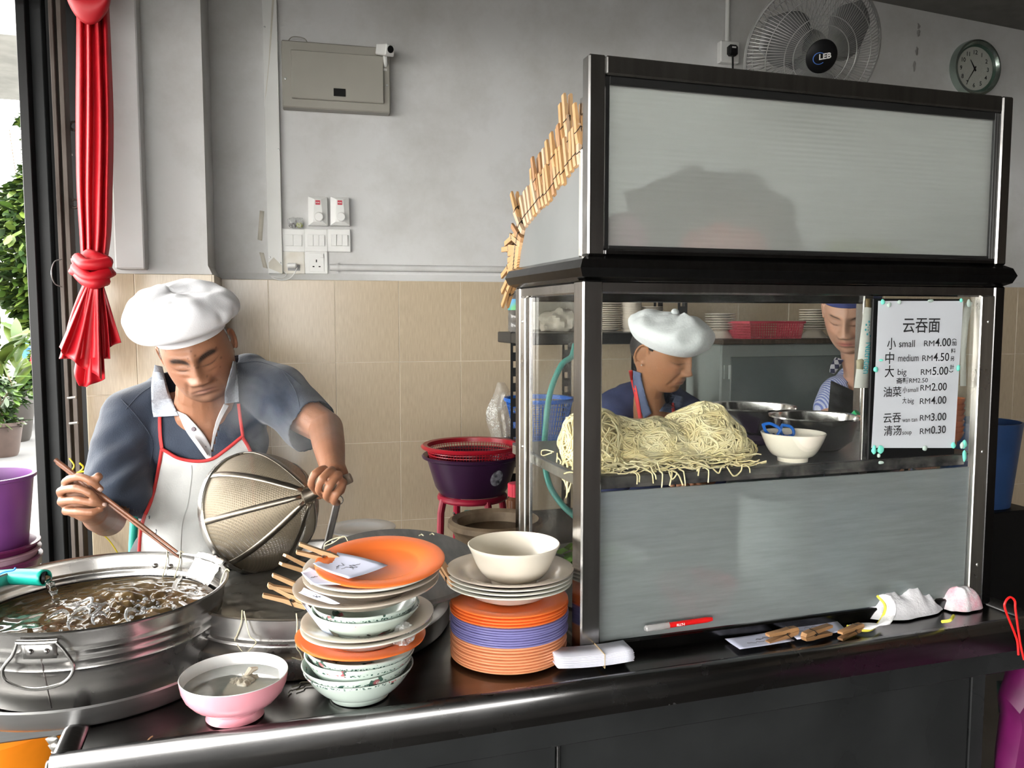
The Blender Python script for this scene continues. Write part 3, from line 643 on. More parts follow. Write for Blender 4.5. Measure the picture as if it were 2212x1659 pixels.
# ============================================================ MENU SIGN
YS = YC-.002
def FP(px, py, y=YS): return PY(px, py, y)
M_paper = mat('menu_paper', (.56, .58, .62), .45, 0, .03, 4, .3, 6)
M_ink = mat('black_ink', (.02, .02, .022), .6)
s0, s1 = FP(1899, 650), FP(1884, 968); e0, e1 = FP(2083, 650), FP(2064, 968)
sg = thing('menu_sign', 'white paper price menu with black Chinese and English lettering on the cabinet glass', 'sign', (1.25, YS, s1[2]))
bk0, bk1 = FP(1882, 640), FP(2092, 985)
part('backing_board', MB().box((s1[0]-.006, YS+.004, bk1[2]+.004), (e0[0]-.004, YS+.0095, bk0[2]-.004), .001), M_black, sg)
G = []
for i in range(25):
    v = i/24; row = []
    for j in range(15):
        u = j/14; p = (s0*(1-u)+e0*u)*(1-v)+(s1*(1-u)+e1*u)*v
        row.append((p[0], YS+.0025-.0012*max(0, math.sin(u*9+v*2.3))*math.sin(math.pi*v)**.5, p[2]))
    G.append(row)
part('paper_sheet', MB().grid(G), M_paper, sg)
def sign_text(body, px, py, hpx, xs=1, bold=0, parent=None, m=None, y=YS-.0006, name='lettering', shear=0.0, wpx=None):
    """text with its lower left corner at the picture position; hpx = height of capitals"""
    o = FP(px, py, y); k = hpx*abs(FP(px, py-1, y)[2]-o[2]); size = k/.72
    mb = text_mb(body, size, xs, bold*size)
    if wpx:
        v = np.array(mb.v); w = v[:, 0].max()-v[:, 0].min(); tw = FP(px+wpx, py, y)[0]-o[0]
        mb.v = [((p[0]-v[:, 0].min())*tw/w, p[1], 0) for p in mb.v]
    mb.v = [(o[0]+p[0], y, o[2]+p[1]-shear*p[0]) for p in mb.v]
    return part(name, mb, m or M_ink, parent, smooth=False)
L_ = [("云吞面", 1950, 716, 26, 80, .008), ("小", 1916, 753, 20, 19, .008), ("small", 1942, 750, 16, 34, 0), ("RM", 1996, 748, 13, 22, 0), ("4.00", 2020, 748, 18, 34, .009),
      ("中", 1912, 784, 20, 19, .008), ("medium", 1940, 781, 16, 44, 0), ("RM", 1992, 780, 13, 22, 0), ("4.50", 2016, 780, 18, 34, .009),
      ("大", 1911, 813, 20, 20, .008), ("big", 1939, 810, 14, 19, 0), ("RM", 1989, 810, 13, 22, 0), ("5.00", 2014, 810, 18, 34, .009),
      ("斋麵", 1936, 828, 10, 26, .012), ("RM2.50", 1964, 827, 10, 40, 0),
      ("油菜", 1908, 856, 17, 39, .008), ("小", 1950, 848, 11, 9, .005), ("small", 1961, 847, 10, 22, 0), ("RM", 1988, 844, 13, 22, 0), ("2.00", 2012, 844, 17, 33, .009),
      ("大", 1949, 871, 11, 9, .005), ("big", 1961, 871, 11, 13, 0), ("RM", 1987, 873, 13, 22, 0), ("4.00", 2011, 873, 17, 33, .009),
      ("云吞", 1908, 912, 17, 38, .008), ("wan tan", 1949, 912, 10, 32, 0), ("RM", 1987, 909, 13, 22, 0), ("3.00", 2011, 909, 17, 33, .009),
      ("清汤", 1909, 940, 17, 38, .008), ("soup", 1949, 939, 10, 20, 0), ("RM", 1987, 938, 13, 22, 0), ("0.30", 2011, 937, 17, 32, .009)]
for (b, x, y, h, w, bo) in L_: sign_text(b, x, y, h, 1, bo, sg, wpx=w)
for (b, x, y, h, w) in (("(", 2060, 740, 8, 0), ("加", 2056, 746, 8, 10), ("料", 2054, 762, 8, 10), ("另", 2053, 779, 8, 8), ("計", 2052, 797, 8, 9)):
    if b == "(":
        part('bracket_mark', MB().tube([FP(2057+k*2.2, 735-3*math.sin(k/4*3.14), YS-.001) for k in range(5)], .0007, 5), M_ink, sg)
        part('bracket_mark', MB().tube([FP(2050+k*2.2, 801+3*math.sin(k/4*3.14), YS-.001) for k in range(5)], .0007, 5), M_ink, sg)
    else: sign_text(b, x, y, h, 1, .01, sg, wpx=w)
M_tack = mat('teal_putty', (.16, .62, .50), .6); M_tack2 = mat('pale_putty', (.42, .52, .47), .7)
for k, (px, py, r, ry, pale) in enumerate(((1907, 652, 6, 7, 0), (1921, 658, 7, 7, 1), (2076, 649, 4, 5, 0), (1903, 778, 5, 3, 0), (1892, 798, 7, 7, 0), (2070, 795, 5, 8, 0), (2060, 962, 7, 8, 0), (1888, 972, 7, 11, 0), (1902, 971, 9, 10, 0), (1898, 984, 4, 5, 1), (1998, 968, 8, 7, 1), (2010, 650, 9, 4, 1), (1943, 653, 5, 5, 1), (2093, 655, 7, 10, 1), (2078, 962, 6, 9, 1), (2083, 960, 8, 12, 0), (2083, 985, 6, 16, 0), (1903, 999, 8, 4, 1))):
    c = FP(px, py, YS); s = .00078
    e = MB().ell((0, 0, 0), (r*s, .003, ry*s), nu=16, nv=10); e.v = [tuple(np.array(v)*(1+.3*mnoise.noise(Vector(v)*160+Vector((k, 0, 0))))+c) for v in e.v]
    part('putty_blob', e, (M_tack, M_tack2)[pale], sg)
# nutrition card behind the glass and the white card right of the sign
nc = thing('nutrition_card', 'white card reading Nutrition taped inside the glass left of the menu', 'card', tuple(FP(1862, 838, YC+.016)))
def cq(pts, y): return [tuple(FP(a, b, y)) for a, b in pts]
Yc = YC+.016
v = cq(((1866, 664), (1892, 664), (1878, 838), (1845, 838)), Yc)
part('card_sheet', MB().add(v, [(3, 2, 1, 0)]), mat('white_card', (.62, .62, .58), .4, var=.03), nc, solid=.0008)
M_teal = mat('teal_print', (.05, .36, .42), .5); M_grn = mat('green_print', (.12, .38, .24), .5)
o = FP(1870, 739, Yc); t = text_mb('Nutrition', .030, 1, .0003); vv = np.array(t.v); k = (FP(1866, 740, Yc)[2]-FP(1866, 808, Yc)[2])/(vv[:, 0].max())
t.v = [(o[0]+p[1]*.8-.07*p[0]*k, Yc-.001, o[2]-p[0]*k) for p in t.v]; part('lettering', t, M_teal, nc, smooth=False)
for k in range(18):
    a = 2*math.pi*k/9+.2*(k//9); r = 9 if k < 9 else 16
    p = FP(1881+r*.7*math.cos(a), 710+r*math.sin(a), Yc-.0008)
    part('print_dot', MB().ell(tuple(p), (.0013+.001*(k >= 9), .0003, .0013+.001*(k >= 9)), nu=10, nv=6), (M_teal, M_grn)[math.cos(a) > .2], nc)
part('tape', MB().add(cq(((1850, 778), (1862, 775), (1866, 778), (1865, 798), (1850, 797)), Yc-.001), [(4, 3, 2, 1, 0)]), mat('yellow_tape', (.42, .38, .26), .4), nc, solid=.0005)
part('tape', MB().add(cq(((1870, 645), (1882, 645), (1882, 665), (1870, 663)), Yc-.001), [(3, 2, 1, 0)]), mat('brown_tape', (.16, .11, .05), .4), nc, solid=.0005)
v = cq(((2084, 655), (2101, 652), (2092, 700), (2086, 760), (2087, 834), (2074, 834), (2076, 700)), Yc)
single('paper_card', MB().add(v, [tuple(range(6, -1, -1))]), MATS['white_card'], 'narrow white card edge behind the glass right of the menu', 'card', solid=.0008)
cbx('inner_upright', tuple(FP(1860, 838, YC+.03)*[1, 0, 0]+np.array([0, YC+.022, SZ])), tuple(FP(1882, 838, YC+.03)*[1, 0, 0]+np.array([0, YC+.03, Z1-.03])), M_cab, .001)
# ============================================================ CROCKERY
def plate_prof(r, h=.018, t=.0035, well=.62):
    return [(0, .004+t), (r*well*.92, .004+t), (r*well, .006+t), (r*(well+.08), h*.55+t), (r*.97, h), (r, h-.001), (r*.995, h-t), (r*(well+.08), h*.5-.0005), (r*well, .0025), (r*well*.85, .002), (r*well*.82, 0), (r*well*.78, 0), (r*well*.76, .003), (0, .003)]
def bowl_prof(r, h, foot, t=.0032, flare=.0, belly=.55):
    n = 12; out = []; inn = []
    for i in range(n+1):
        u = i/n; z = .008+(h-.008)*u; rr = foot+(r-foot)*(u**belly)+flare*max(0, u-.8)*r
        out.append((rr, z)); inn.append((max(rr-t, 0), z+t*.8 if u < .1 else z))
    k = r+flare*.2*r
    prof = [(0, .008+t)]+inn+[(k-t*.5, h+.0015), (k, h+.0005)]+out[::-1]+[(foot, .007), (foot*.98, 0), (foot*.9, 0), (foot*.88, .006), (0, .006)]
    return prof
def dish_thing(name, label, cat, x, y, z, prof, m, group=None, tilt=(0, 0), n=64, rib=None, pattern=None):
    Mx = Matrix.Translation((x, y, z))@rot('X', tilt[0])@rot('Y', tilt[1])@rot('Z', ra.uniform(0, 6.28))
    return single(name, MB().lathe(prof, n, rib=rib), m, label, cat, group, M=Mx, ang=40)
def mel(name, c, **k): return mat(name, c, .22, 0, .03, 6, coat=.3, **k)
M_or = mel('orange_melamine', (.82, .17, .035)); M_pu = mel('violet_melamine', (.19, .18, .40)); M_pe = mel('peach_melamine', (.72, .30, .15))
M_cr = mel('shaded_cream_melamine', (.50, .43, .36)); M_crp = mel('pale_cream_melamine', (.66, .65, .58)); M_bowl = mel('ivory_melamine', (.74, .68, .58))  # M_cr: shaded copy of the pale cream, for plates whose insides show
def floral():
    m = mat('floral_melamine', (.50, .58, .53), .22, 0, .03, 5, coat=.3); nt = m.node_tree; N, L = nt.nodes, nt.links; b = N['Principled BSDF']
    src = b.inputs['Base Color'].links[0].from_socket
    tc = N.new('ShaderNodeTexCoord'); sp = N.new('ShaderNodeSeparateXYZ'); L.new(tc.outputs['Object'], sp.inputs[0])
    v = N.new('ShaderNodeTexNoise'); v.inputs['Scale'].default_value = 38; v.inputs['Detail'].default_value = 2; L.new(tc.outputs['Object'], v.inputs[0])
    g = N.new('ShaderNodeMath'); g.operation = 'GREATER_THAN'; g.inputs[1].default_value = .61; L.new(v.outputs[0], g.inputs[0])
    v2 = N.new('ShaderNodeTexNoise'); v2.inputs['Scale'].default_value = 20; v2.inputs['Detail'].default_value = 1; mp = N.new('ShaderNodeMapping'); mp.inputs['Location'].default_value = (3, 4, 5)
    L.new(tc.outputs['Object'], mp.inputs[0]); L.new(mp.outputs[0], v2.inputs[0])
    g2 = N.new('ShaderNodeMath'); g2.operation = 'GREATER_THAN'; g2.inputs[1].default_value = .57; L.new(v2.outputs[0], g2.inputs[0])
    ml = N.new('ShaderNodeMath'); ml.operation = 'MULTIPLY'; L.new(g.outputs[0], ml.inputs[0]); L.new(g2.outputs[0], ml.inputs[1])
    # dotted band below the rim
    w = N.new('ShaderNodeMath'); w.operation = 'COMPARE'; w.inputs[1].default_value = .046; w.inputs[2].default_value = .0018; L.new(sp.outputs[2], w.inputs[0])
    v3 = N.new('ShaderNodeTexVoronoi'); v3.inputs['Scale'].default_value = 240; L.new(tc.outputs['Object'], v3.inputs[0])
    g3 = N.new('ShaderNodeMath'); g3.operation = 'LESS_THAN'; g3.inputs[1].default_value = .42; L.new(v3.outputs[0], g3.inputs[0])
    w2 = N.new('ShaderNodeMath'); w2.operation = 'MULTIPLY'; L.new(w.outputs[0], w2.inputs[0]); L.new(g3.outputs[0], w2.inputs[1])
    mx = N.new('ShaderNodeMath'); mx.operation = 'MAXIMUM'; L.new(ml.outputs[0], mx.inputs[0]); L.new(w2.outputs[0], mx.inputs[1])
    cr = N.new('ShaderNodeValToRGB'); cr.color_ramp.elements[0].color = (.04, .09, .07, 1); cr.color_ramp.elements[1].color = (.5, .12, .14, 1); cr.color_ramp.elements[0].position = .62; cr.color_ramp.elements[1].position = .66
    L.new(v2.outputs[0], cr.inputs[0])
    mi = N.new('ShaderNodeMix'); mi.data_type = 'RGBA'; L.new(mx.outputs[0], mi.inputs[0]); L.new(src, mi.inputs[6]); L.new(cr.outputs[0], mi.inputs[7]); L.new(mi.outputs[2], b.inputs['Base Color']); return m
M_fl = floral()
# ---- right stack
def zfr(px, py, y): return PY(px, py, y)[2]
RX, RY, RRp = .4345, 1.397, .1065
def flat_prof(r, h): return [(0, .004), (r*.7, .004), (r*.78, h-.002), (r*.988, h), (r, h-.0008), (r, h-.0030), (r*.972, h-.0042), (r*.93, h-.0065), (r*.72, .0), (0, .0)]
n_pe, n_pu, n_or = 9, 8, 4
z = T; hs = .0056
ordn = ['lowest', 'second', 'third', 'fourth', 'fifth', 'sixth', 'seventh', 'eighth', 'ninth', 'tenth']
def ordname(i, n): return 'topmost' if i == n-1 else ('lowest' if i == 0 else ordn[i]+' from the bottom')
for grp, n, m, nm in (('peach plates', n_pe, M_pe, 'peach'), ('violet plates', n_pu, M_pu, 'violet'), ('orange plates', n_or, M_or, 'orange')):
    top = {'peach': 1410, 'violet': 1367, 'orange': 1340}[nm]
    z1 = zfr(1095, top, RY-RRp); dz = (z1-z)/n
    for i in range(n):
        rr_ = RRp*(1 if nm != 'peach' else .985)
        dish_thing('plate', f'{ordname(i, n)} {nm} plate of the {nm} layer in the tall plate stack', 'plate', RX+ra.uniform(-.0012, .0012)+(.002 if nm == 'peach' else .003), RY+ra.uniform(-.001, .001), z-(.0 if i == 0 and nm == 'peach' else .0006), flat_prof(rr_, dz+.0035), m, grp+' in the right stack', n=72)
        z += dz
zc = z+.003
def soup_plate(r): return [(0, .005), (r*.42, .005), (r*.6, .012), (r*.72, .026), (r*.97, .034), (r, .0335), (r*.995, .031), (r*.72, .022), (r*.6, .008), (r*.45, .0015), (r*.43, 0), (0, .002)]
RS = .1145
for i in range(4):
    dish_thing('soup_plate', f'{ordname(i, 4)} cream soup plate of the four under the ivory bowl', 'plate', RX+.0035+.0008*i, RY+.002, zc-.002+i*.0072, soup_plate(RS), (M_crp, M_crp, M_crp, M_cr)[i], 'cream soup plates in the right stack', tilt=(R(-.6), R(.5)))
dish_thing('ivory_bowl', 'empty ivory bowl on top of the right plate stack', 'bowl', RX+.0135, RY+.004, zc+3*.0072+.003, bowl_prof(.0815, .070, .042, belly=.5, flare=.12), M_bowl)
# ---- left stack, bottom to top
LX, LY = .158, 1.316
BR = .0875
zb = T-.001
def zrim(py, yf): return zfr(775, py, yf)
bp_ = bowl_prof(BR, .056, .048, belly=.62, flare=.03)
zr = [zrim(v, LY-BR) for v in (1489, 1473, 1454, 1440)]
dish_thing('floral_bowl', 'lowest pale green floral bowl of the left stack, standing on the worktop', 'bowl', LX, LY, T, bowl_prof(BR, zr[0]-T, .048, belly=.6, flare=.03), M_fl, tilt=(0, R(-1)))
nmz = ('second', 'third', 'fourth')
for i in range(3):
    dish_thing('floral_bowl', f'{nmz[i]} pale green floral bowl from the worktop in the left stack', 'bowl', LX+(-.002, .001, .002)[i], LY, zr[i+1]-.054, bowl_prof(BR, .054, .048, belly=.6, flare=.03), M_fl, 'floral bowls low in the left stack', tilt=(R(ra.uniform(-1, 1)), R((-2, 0, 1)[i])))
def yfr(r): return LY-r
zo = zrim(1424, yfr(.104))-.016
dish_thing('plate', 'orange plate in the middle of the left stack, below two cream soup plates', 'plate', LX+.003, LY, zo, plate_prof(.104, .016), M_or, tilt=(R(.5), R(1)))
z2_ = zrim(1398, yfr(.107))-.034
dish_thing('soup_plate', 'lower cream soup plate between the orange plate and the mid-stack floral bowls', 'plate', LX+.016, LY+.004, z2_, soup_plate(.1065), M_crp, tilt=(R(.5), R(-3)))
dish_thing('soup_plate', 'upper cream soup plate between the orange plate and the mid-stack floral bowls', 'plate', LX+.017, LY+.004, z2_+.0085, soup_plate(.1065), M_cr, tilt=(R(.5), R(-3)))
z3_ = z2_+.0085+.008
zE = zrim(1352, yfr(.087))
dish_thing('floral_bowl', 'lower of the two floral bowls in the middle of the left stack', 'bowl', LX+.012, LY, z3_, bowl_prof(.086, zE-z3_, .046, belly=.6, flare=.03), M_fl, tilt=(0, R(-.5)))
dish_thing('floral_bowl', 'upper of the two floral bowls in the middle of the left stack', 'bowl', LX+.012, LY, zE-.052+.0085, bowl_prof(.083, .052, .046, belly=.6, flare=.03), M_fl, tilt=(0, R(-1)))
zG = zrim(1313, yfr(.1176))-.032
dish_thing('soup_plate', 'lowest cream soup plate under the top orange plate, sticking out to the left', 'plate', LX+.016, LY+.006, zG, soup_plate(.117), M_cr, tilt=(R(1.5), R(-3)))
dish_thing('soup_plate', 'middle cream soup plate under the top orange plate', 'plate', LX+.024, LY+.006, zG+.016, soup_plate(.110), M_cr, tilt=(R(3), R(-2)))
dish_thing('soup_plate', 'cream soup plate directly under the top orange plate', 'plate', LX+.024, LY+.006, zG+.026, soup_plate(.109), M_crp, tilt=(R(4), R(-2)))
tpx, tpy = LX+.037, LY+.004; tpz = max(zrim(1277, tpy-.104)+.0105-.017, zG+.050)
TOPM = Matrix.Translation((tpx, tpy, tpz))@rot('X', R(1))@rot('Y', R(-3))
dish_thing('plate', 'bright orange plate on top of the left stack with a pegged order slip', 'plate', tpx, tpy, tpz, plate_prof(.1042, .017), M_or, tilt=(R(6), R(-2)))
# slips and pegs of the left stack
M_slip = mat('order_slip', (.60, .62, .78), .6, 0, .03, 8, sheen=.1)
def slip(name, label, quad, d0, curl=.006, scribble=1, cat='paper slip'):
    """quad: four 3D points; curled sheet"""
    q = [np.array(p, float) for p in quad]; G = []
    nrm = np.cross(q[1]-q[0], q[3]-q[0]); nrm /= np.linalg.norm(nrm)
    for i in range(9):
        v = i/8; G.append([(q[0]*(1-u)+q[1]*u)*(1-v)+(q[3]*(1-u)+q[2]*u)*v+nrm*curl*(math.sin(u*math.pi)*.7+.5*math.sin(v*4+u*2)) for u in np.linspace(0, 1, 9)])
    t = thing(name, label, cat, tuple((q[0]+q[2])/2)); part('paper', MB().grid(G), M_slip, t, solid=.0003)
    if scribble:
        mb = MB(); G = np.array(G); up = nrm if nrm[2] > 0 else -nrm
        for s in range(scribble):
            pts = []; u0, v0 = ra.uniform(.15, .5), ra.uniform(.3, .7)
            for k in range(10):
                u, v = u0+.035*k, v0+ra.uniform(-.07, .07); i, j = min(v, .99)*8, min(u, .99)*8; ii, jj = int(i), int(j); a, b = i-ii, j-jj
                g = (G[ii, jj]*(1-b)+G[ii, jj+1]*b)*(1-a)+(G[ii+1, jj]*(1-b)+G[ii+1, jj+1]*b)*a; pts.append(g+up*.0006)
            mb.tube(pts, .0003, 4)
        part('pen_scribble', mb, M_ink, t)
    return t
def onplane(px, py, z): return PZ(px, py, z)
zt_ = tpz+.014
slip('order_slip', 'lavender-white order slip lying on the top orange plate under a peg', [onplane(676, 1217, zt_+.004), onplane(716, 1188, zt_+.006), onplane(838, 1222, zt_-.002), onplane(752, 1252, zt_-.006)], 0, .004, 3)
slip('order_slip', 'order slip folded over the rim of the upper soup plate of the left stack', [onplane(650, 1236, zt_-.006), onplane(668, 1225, zt_-.006), onplane(762, 1262, zt_-.009), onplane(672, 1263, zt_-.008)], 0, .001, 1)
slip('order_slip', 'order slip inside the widest soup plate near the lower pegs', [onplane(645, 1280, zG+.035), onplane(656, 1268, zG+.038), onplane(735, 1304, zG+.036), onplane(712, 1305, zG+.034)], 0, .002, 2)
slip('order_slip', 'order slip hanging down behind the mid-stack floral bowl', [P(650, 1300, 1.34), P(662, 1303, 1.34), P(722, 1375, 1.30), P(705, 1375, 1.30)], 0, .002, 0)
def peg_from_to(tip, tail, label, op=.008, wi=1, roll=(0, 0, 1), grp=None):
    tip, tail = Vector(tip), Vector(tail); d = (tail-tip).normalized(); r = Vector(roll); r = (r-d*r.dot(d)).normalized(); yy = d.cross(r)
    M = Matrix.Identity(4); k = max(1, min(1.25, (tail-tip).length/.074))
    for j in range(3): M[j][0], M[j][1], M[j][2], M[j][3] = r[j]*k, yy[j]*k, d[j]*k, tip[j]
    return make_peg(M, label, grp, wi, op)
peg_from_to(P(737, 1212, 1.365), P(645, 1184, 1.345), 'wooden clothes peg holding the order slip on the top orange plate', .005, 1)
peg_from_to(P(690, 1240, 1.38), P(617, 1211, 1.34), 'wooden clothes peg just below and left of the top slip peg', .006, 1)
peg_from_to(P(683, 1283, 1.36), P(584, 1254, 1.33), 'upper wooden clothes peg of the wide-open pair at the left of the stack', .009, 1)
peg_from_to(P(666, 1308, 1.35), P(574, 1274, 1.33), 'lowest wooden clothes peg at the left of the stack', .010, 1)
peg_from_to(P(982, 1266, 1.45), P(955, 1224, 1.51), 'dark wooden clothes peg between the two dish stacks', .004, 2)
# small plastic bag in floral bowl
bg = MB().ell((LX+.062, LY-.066, zE-.03), (.02, .008, .018), nu=16, nv=10)
bg.v = [tuple(np.array(v)+.006*np.array([mnoise.noise(Vector(v)*140), mnoise.noise(Vector(v)*130+Vector((4, 4, 4))), mnoise.noise(Vector(v)*150)])) for v in bg.v]
single('plastic_scrap', bg, MATS['clear_film'], 'scrap of clear film stuck on the side of the mid-stack floral bowl', 'film')
# ---- pink bowl of soup
M_pink = mel('pink_melamine', (.72, .30, .36)); M_wht = mel('white_melamine', (.72, .72, .72))
bx_, by_ = -.034, 1.300
pb_ = thing('pink_bowl', 'pink footed bowl with white inside holding water and dumplings, front left', 'bowl', (bx_, by_, T))
rb, hb = .080, .066
def ribf(a, z): return 1+(.010*abs(math.sin(a*14)) if .018 < z < .046 else 0)
outer = [(rb, hb), (rb*.995, hb-.004), (rb*.97, .050), (rb*.90, .038), (rb*.78, .027), (rb*.62, .019), (rb*.50, .014), (rb*.47, .010), (rb*.50, .006), (rb*.54, .001), (rb*.52, 0), (rb*.46, 0), (rb*.44, .008), (0, .008)]
inner = [(0, .017), (rb*.4, .018), (rb*.62, .023), (rb*.78, .031), (rb*.89, .041), (rb*.955, .053), (rb*.975, hb-.001), (rb*.99, hb+.001), (rb, hb)]
part('bowl_outside', MB().lathe(outer, 96, rib=ribf), M_pink, pb_, local=True)
part('bowl_inside', MB().lathe(inner, 72), M_wht, pb_, local=True)
M_soup = mat('clear_broth', (.34, .36, .33), .04, 0, .25, 14, .15, 18, trans=.35)
part('water', MB().lathe([(0, .049), (rb*.93, .049)], 64), M_soup, pb_, local=True)
dm = MB()
for k in range(7):
    a = ra.uniform(0, 6.28); r_ = ra.uniform(0, .022); e = MB().ell((r_*math.cos(a)+.005, r_*math.sin(a)+.01, .046+ra.uniform(0, .003)), (.014, .010, .005), Matrix.Rotation(a, 3, 'Z'), 16, 10)
    e.v = [tuple(np.array(v)+.004*np.array([0, 0, mnoise.noise(Vector(v)*160+Vector((k, 0, 0)))])) for v in e.v]; dm.add(e.v, e.f)
part('dumpling_skin', dm, mat('dumpling', (.40, .36, .28), .3, 0, .3, 60), pb_, local=True, kind='stuff')
part('dumpling_tip', MB().tube([(.016, .022, .048), (.024, .030, .056), (.034, .036, .055)], [.004, .0055, .0025], 8), mat('dumpling_pale', (.62, .55, .44), .3), pb_, local=True)
# ============================================================ TUB, TRAY, HOSE
M_tub = steel('tub_steel', (.44, .43, .42), .22, aniso=(1, 1, 14), bump=.12)
M_tubd = steel('worn_pot_steel', (.42, .41, .40), .28, aniso=(1, 1, 14), bump=.12)
# geometry from the rim ellipse and the tray ellipse
TC = np.array([-.262, 1.56]); TZ = T-.0005
tub = thing('water_tub', 'large round stainless tub of churning brown water, front left', 'tub', (TC[0], TC[1], TZ+.006))
RT_, RB_, HT = .212, .188, .132
pr = [(0, .004), (RB_*.95, .004), (RB_, .01), (RB_+.003, .03)]
def rr_at(z): return RB_+(RT_-RB_)*z/HT
po = [(0, 0), (RB_-.004, 0), (RB_, .004)]
for k in range(1, 40):
    z_ = HT*k/40; bump_ = .0014*max(0, math.cos((z_-.088)*2*math.pi/.016)) if .072 < z_ < .112 else 0
    po.append((rr_at(z_)+bump_, z_))
po += [(RT_, HT)]
pi_ = [(r-.002, z_) for r, z_ in po[::-1]]+[(0, .003)]
part('tub_wall', MB().lathe(po+[(RT_+.004, HT+.001), (RT_+.005, HT+.004), (RT_+.002, HT+.006), (RT_-.002, HT+.004)]+pi_, 96), M_tub, tub, local=True)
# churning water surface
def wave(x, y):
    r2 = (x-.06)**2+(y+.0)**2; a = math.exp(-r2/.012)*1.0+.12
    n1 = mnoise.noise(Vector((x*26, y*26, 1.3))); n2 = mnoise.noise(Vector((x*60, y*60, 4.1))); n3 = abs(mnoise.noise(Vector((x*45, y*45, 7.7))))
    return .012*math.exp(-((x-.03)**2+(y-.05)**2)/.008)+a*(.010*n1+.005*n2-.006*n3)
NG = 150; Rw = .197; V = []; f = []
for j in range(NG+1):
    rr_ = Rw*j/NG
    for i in range(180):
        a = 2*math.pi*i/180; x, y = rr_*math.cos(a), rr_*math.sin(a); V.append((x, y, .092+wave(x, y)*(1-.7*(rr_/Rw)**6)))
for j in range(NG):
    for i in range(180): k = (i+1) % 180; f.append((j*180+i, (j+1)*180+i, (j+1)*180+k, j*180+k))
M_wat = mat('brown_broth_water', (.085, .05, .022), .05, 0, .25, 7, 0, col2=(.17, .115, .05), det=2, ior=1.33, spec=.45)
part('water_surface', MB().add(V, f), M_wat, tub, local=True, ang=180)
# foam and splashes
fo = MB()
for k in range(90):
    a = ra.uniform(0, 6.28); r_ = abs(ra.gauss(0, .05)); x, y = .075+r_*math.cos(a)*1.2, -.01+r_*math.sin(a)
    if x*x+y*y > .036: continue
    s_ = ra.uniform(.0015, .004); fo.ell((x, y, .094+wave(x, y)), (s_, s_, s_*.7), nu=8, nv=5)
M_foam = mat('water_foam', (.85, .88, .9), .05, 0, .02, trans=.8, ior=1.33)
part('bubbles', fo, M_foam, tub, local=True, kind='stuff')
sp_ = MB()
for k in range(9):
    a0 = ra.uniform(0, 6.28); cx, cy = ra.uniform(-.04, .12), ra.uniform(-.06, .05); pts = []; rs = []
    for t in range(9):
        x, y = cx+.035*math.cos(a0+t*.22)*t/8, cy+.035*math.sin(a0+t*.22)*t/8; pts.append((x, y, .098+wave(x, y)+.008*math.sin(t/8*3.14))); rs.append(.0012+.0022*math.sin(t/8*3.14))
    sp_.tube(pts, rs, 7)
part('splashes', sp_, M_foam, tub, local=True, kind='stuff')
def tub_pt(deg, z, off=0): a = R(deg); r_ = rr_at(z)+off; return Vector((r_*math.cos(a), r_*math.sin(a), z))
def tub_handle(deg):
    a = R(deg); t = Vector((-math.sin(a), math.cos(a), 0)); n = Vector((math.cos(a), math.sin(a), 0))
    def q(u, z, o): return tub_pt(deg, z, o)*1+t*u-n*(u*u/(2*RT_))
    G = [[q(u, zz, .0028) for u in np.linspace(-.024, .024, 7)] for zz in (.122, .106, .096)]
    hd = part('handle_plate', MB().grid(G), M_tubd, tub, local=True, solid=.002)
    part('hinge_tube', MB().tube([q(u, .124, .006) for u in (-.029, -.015, 0, .015, .029)], .004, 10), M_tub, tub, local=True)
    for u in (-.011, .012): part('rivet', MB().ell(tuple(q(u, .109, .005)), (.0042, .0042, .0042), nu=12, nv=8), M_tub, tub, local=True)
    pts = smooth_curve([q(-.027, .124, .008), q(-.035, .105, .012), q(-.052, .082, .016), q(-.044, .062, .018), q(-.006, .052, .018), q(.034, .060, .018), q(.05, .082, .016), q(.040, .108, .012), q(.028, .124, .008)])
    part('wire_handle', MB().tube(pts, .0026, 8), M_tub, tub, local=True)
    part('seam', MB().tube([q(0, .095, .0005), q(.002, .05, .0005), q(.004, .01, .0005)], .0012, 6), M_tubd, tub, local=True)
Mt = np.array([-.23, 1.33])
tub_handle(-103); tub_handle(77)
for deg in (60, 69): part('rivet', MB().ell(tuple(tub_pt(deg, .112, -.004)), (.005, .005, .005), nu=12, nv=8), M_tubd, tub, local=True)
b_ = tub_pt(-4, .106, -.003); n_ = Vector((math.cos(R(-4)), math.sin(R(-4)), 0))
part('bolt', MB().tube([b_, b_-n_*.014], .0025, 8).tube([b_-n_*.001, b_-n_*.005], .006, 6), M_black, tub, local=True)
# foil flap over the rim
G = []
for i in range(10):
    u = i/9; a = 18+26*u; row = []
    for j in range(8):
        v = j/7; o = .008-.034*v; z_ = HT+.012-.004*v-.01*v*v+.003*mnoise.noise(Vector((u*8, v*7, 2))); row.append(tub_pt(a, HT, o+.006*mnoise.noise(Vector((u*9, v*5, 7))))*1+Vector((0, 0, z_-HT-.03*v)))
    G.append(row)
part('foil_flap', MB().grid(G), steel('foil', (.8, .8, .8), .25, bump=.5), tub, local=True, solid=.0006)
# noodle strands on the rim
for k, (deg, l) in enumerate(((62, .05), (54, .045), (6, .06))):
    part('noodle_strand', MB().tube(smooth_curve([tub_pt(deg, HT+.005, .006), tub_pt(deg+1, HT+.008, .0), tub_pt(deg, HT-.01, -.006), tub_pt(deg+2, HT-l, -.008)]), .0012, 6), mat('wet_noodle', (.6, .56, .40), .35), tub, local=True)
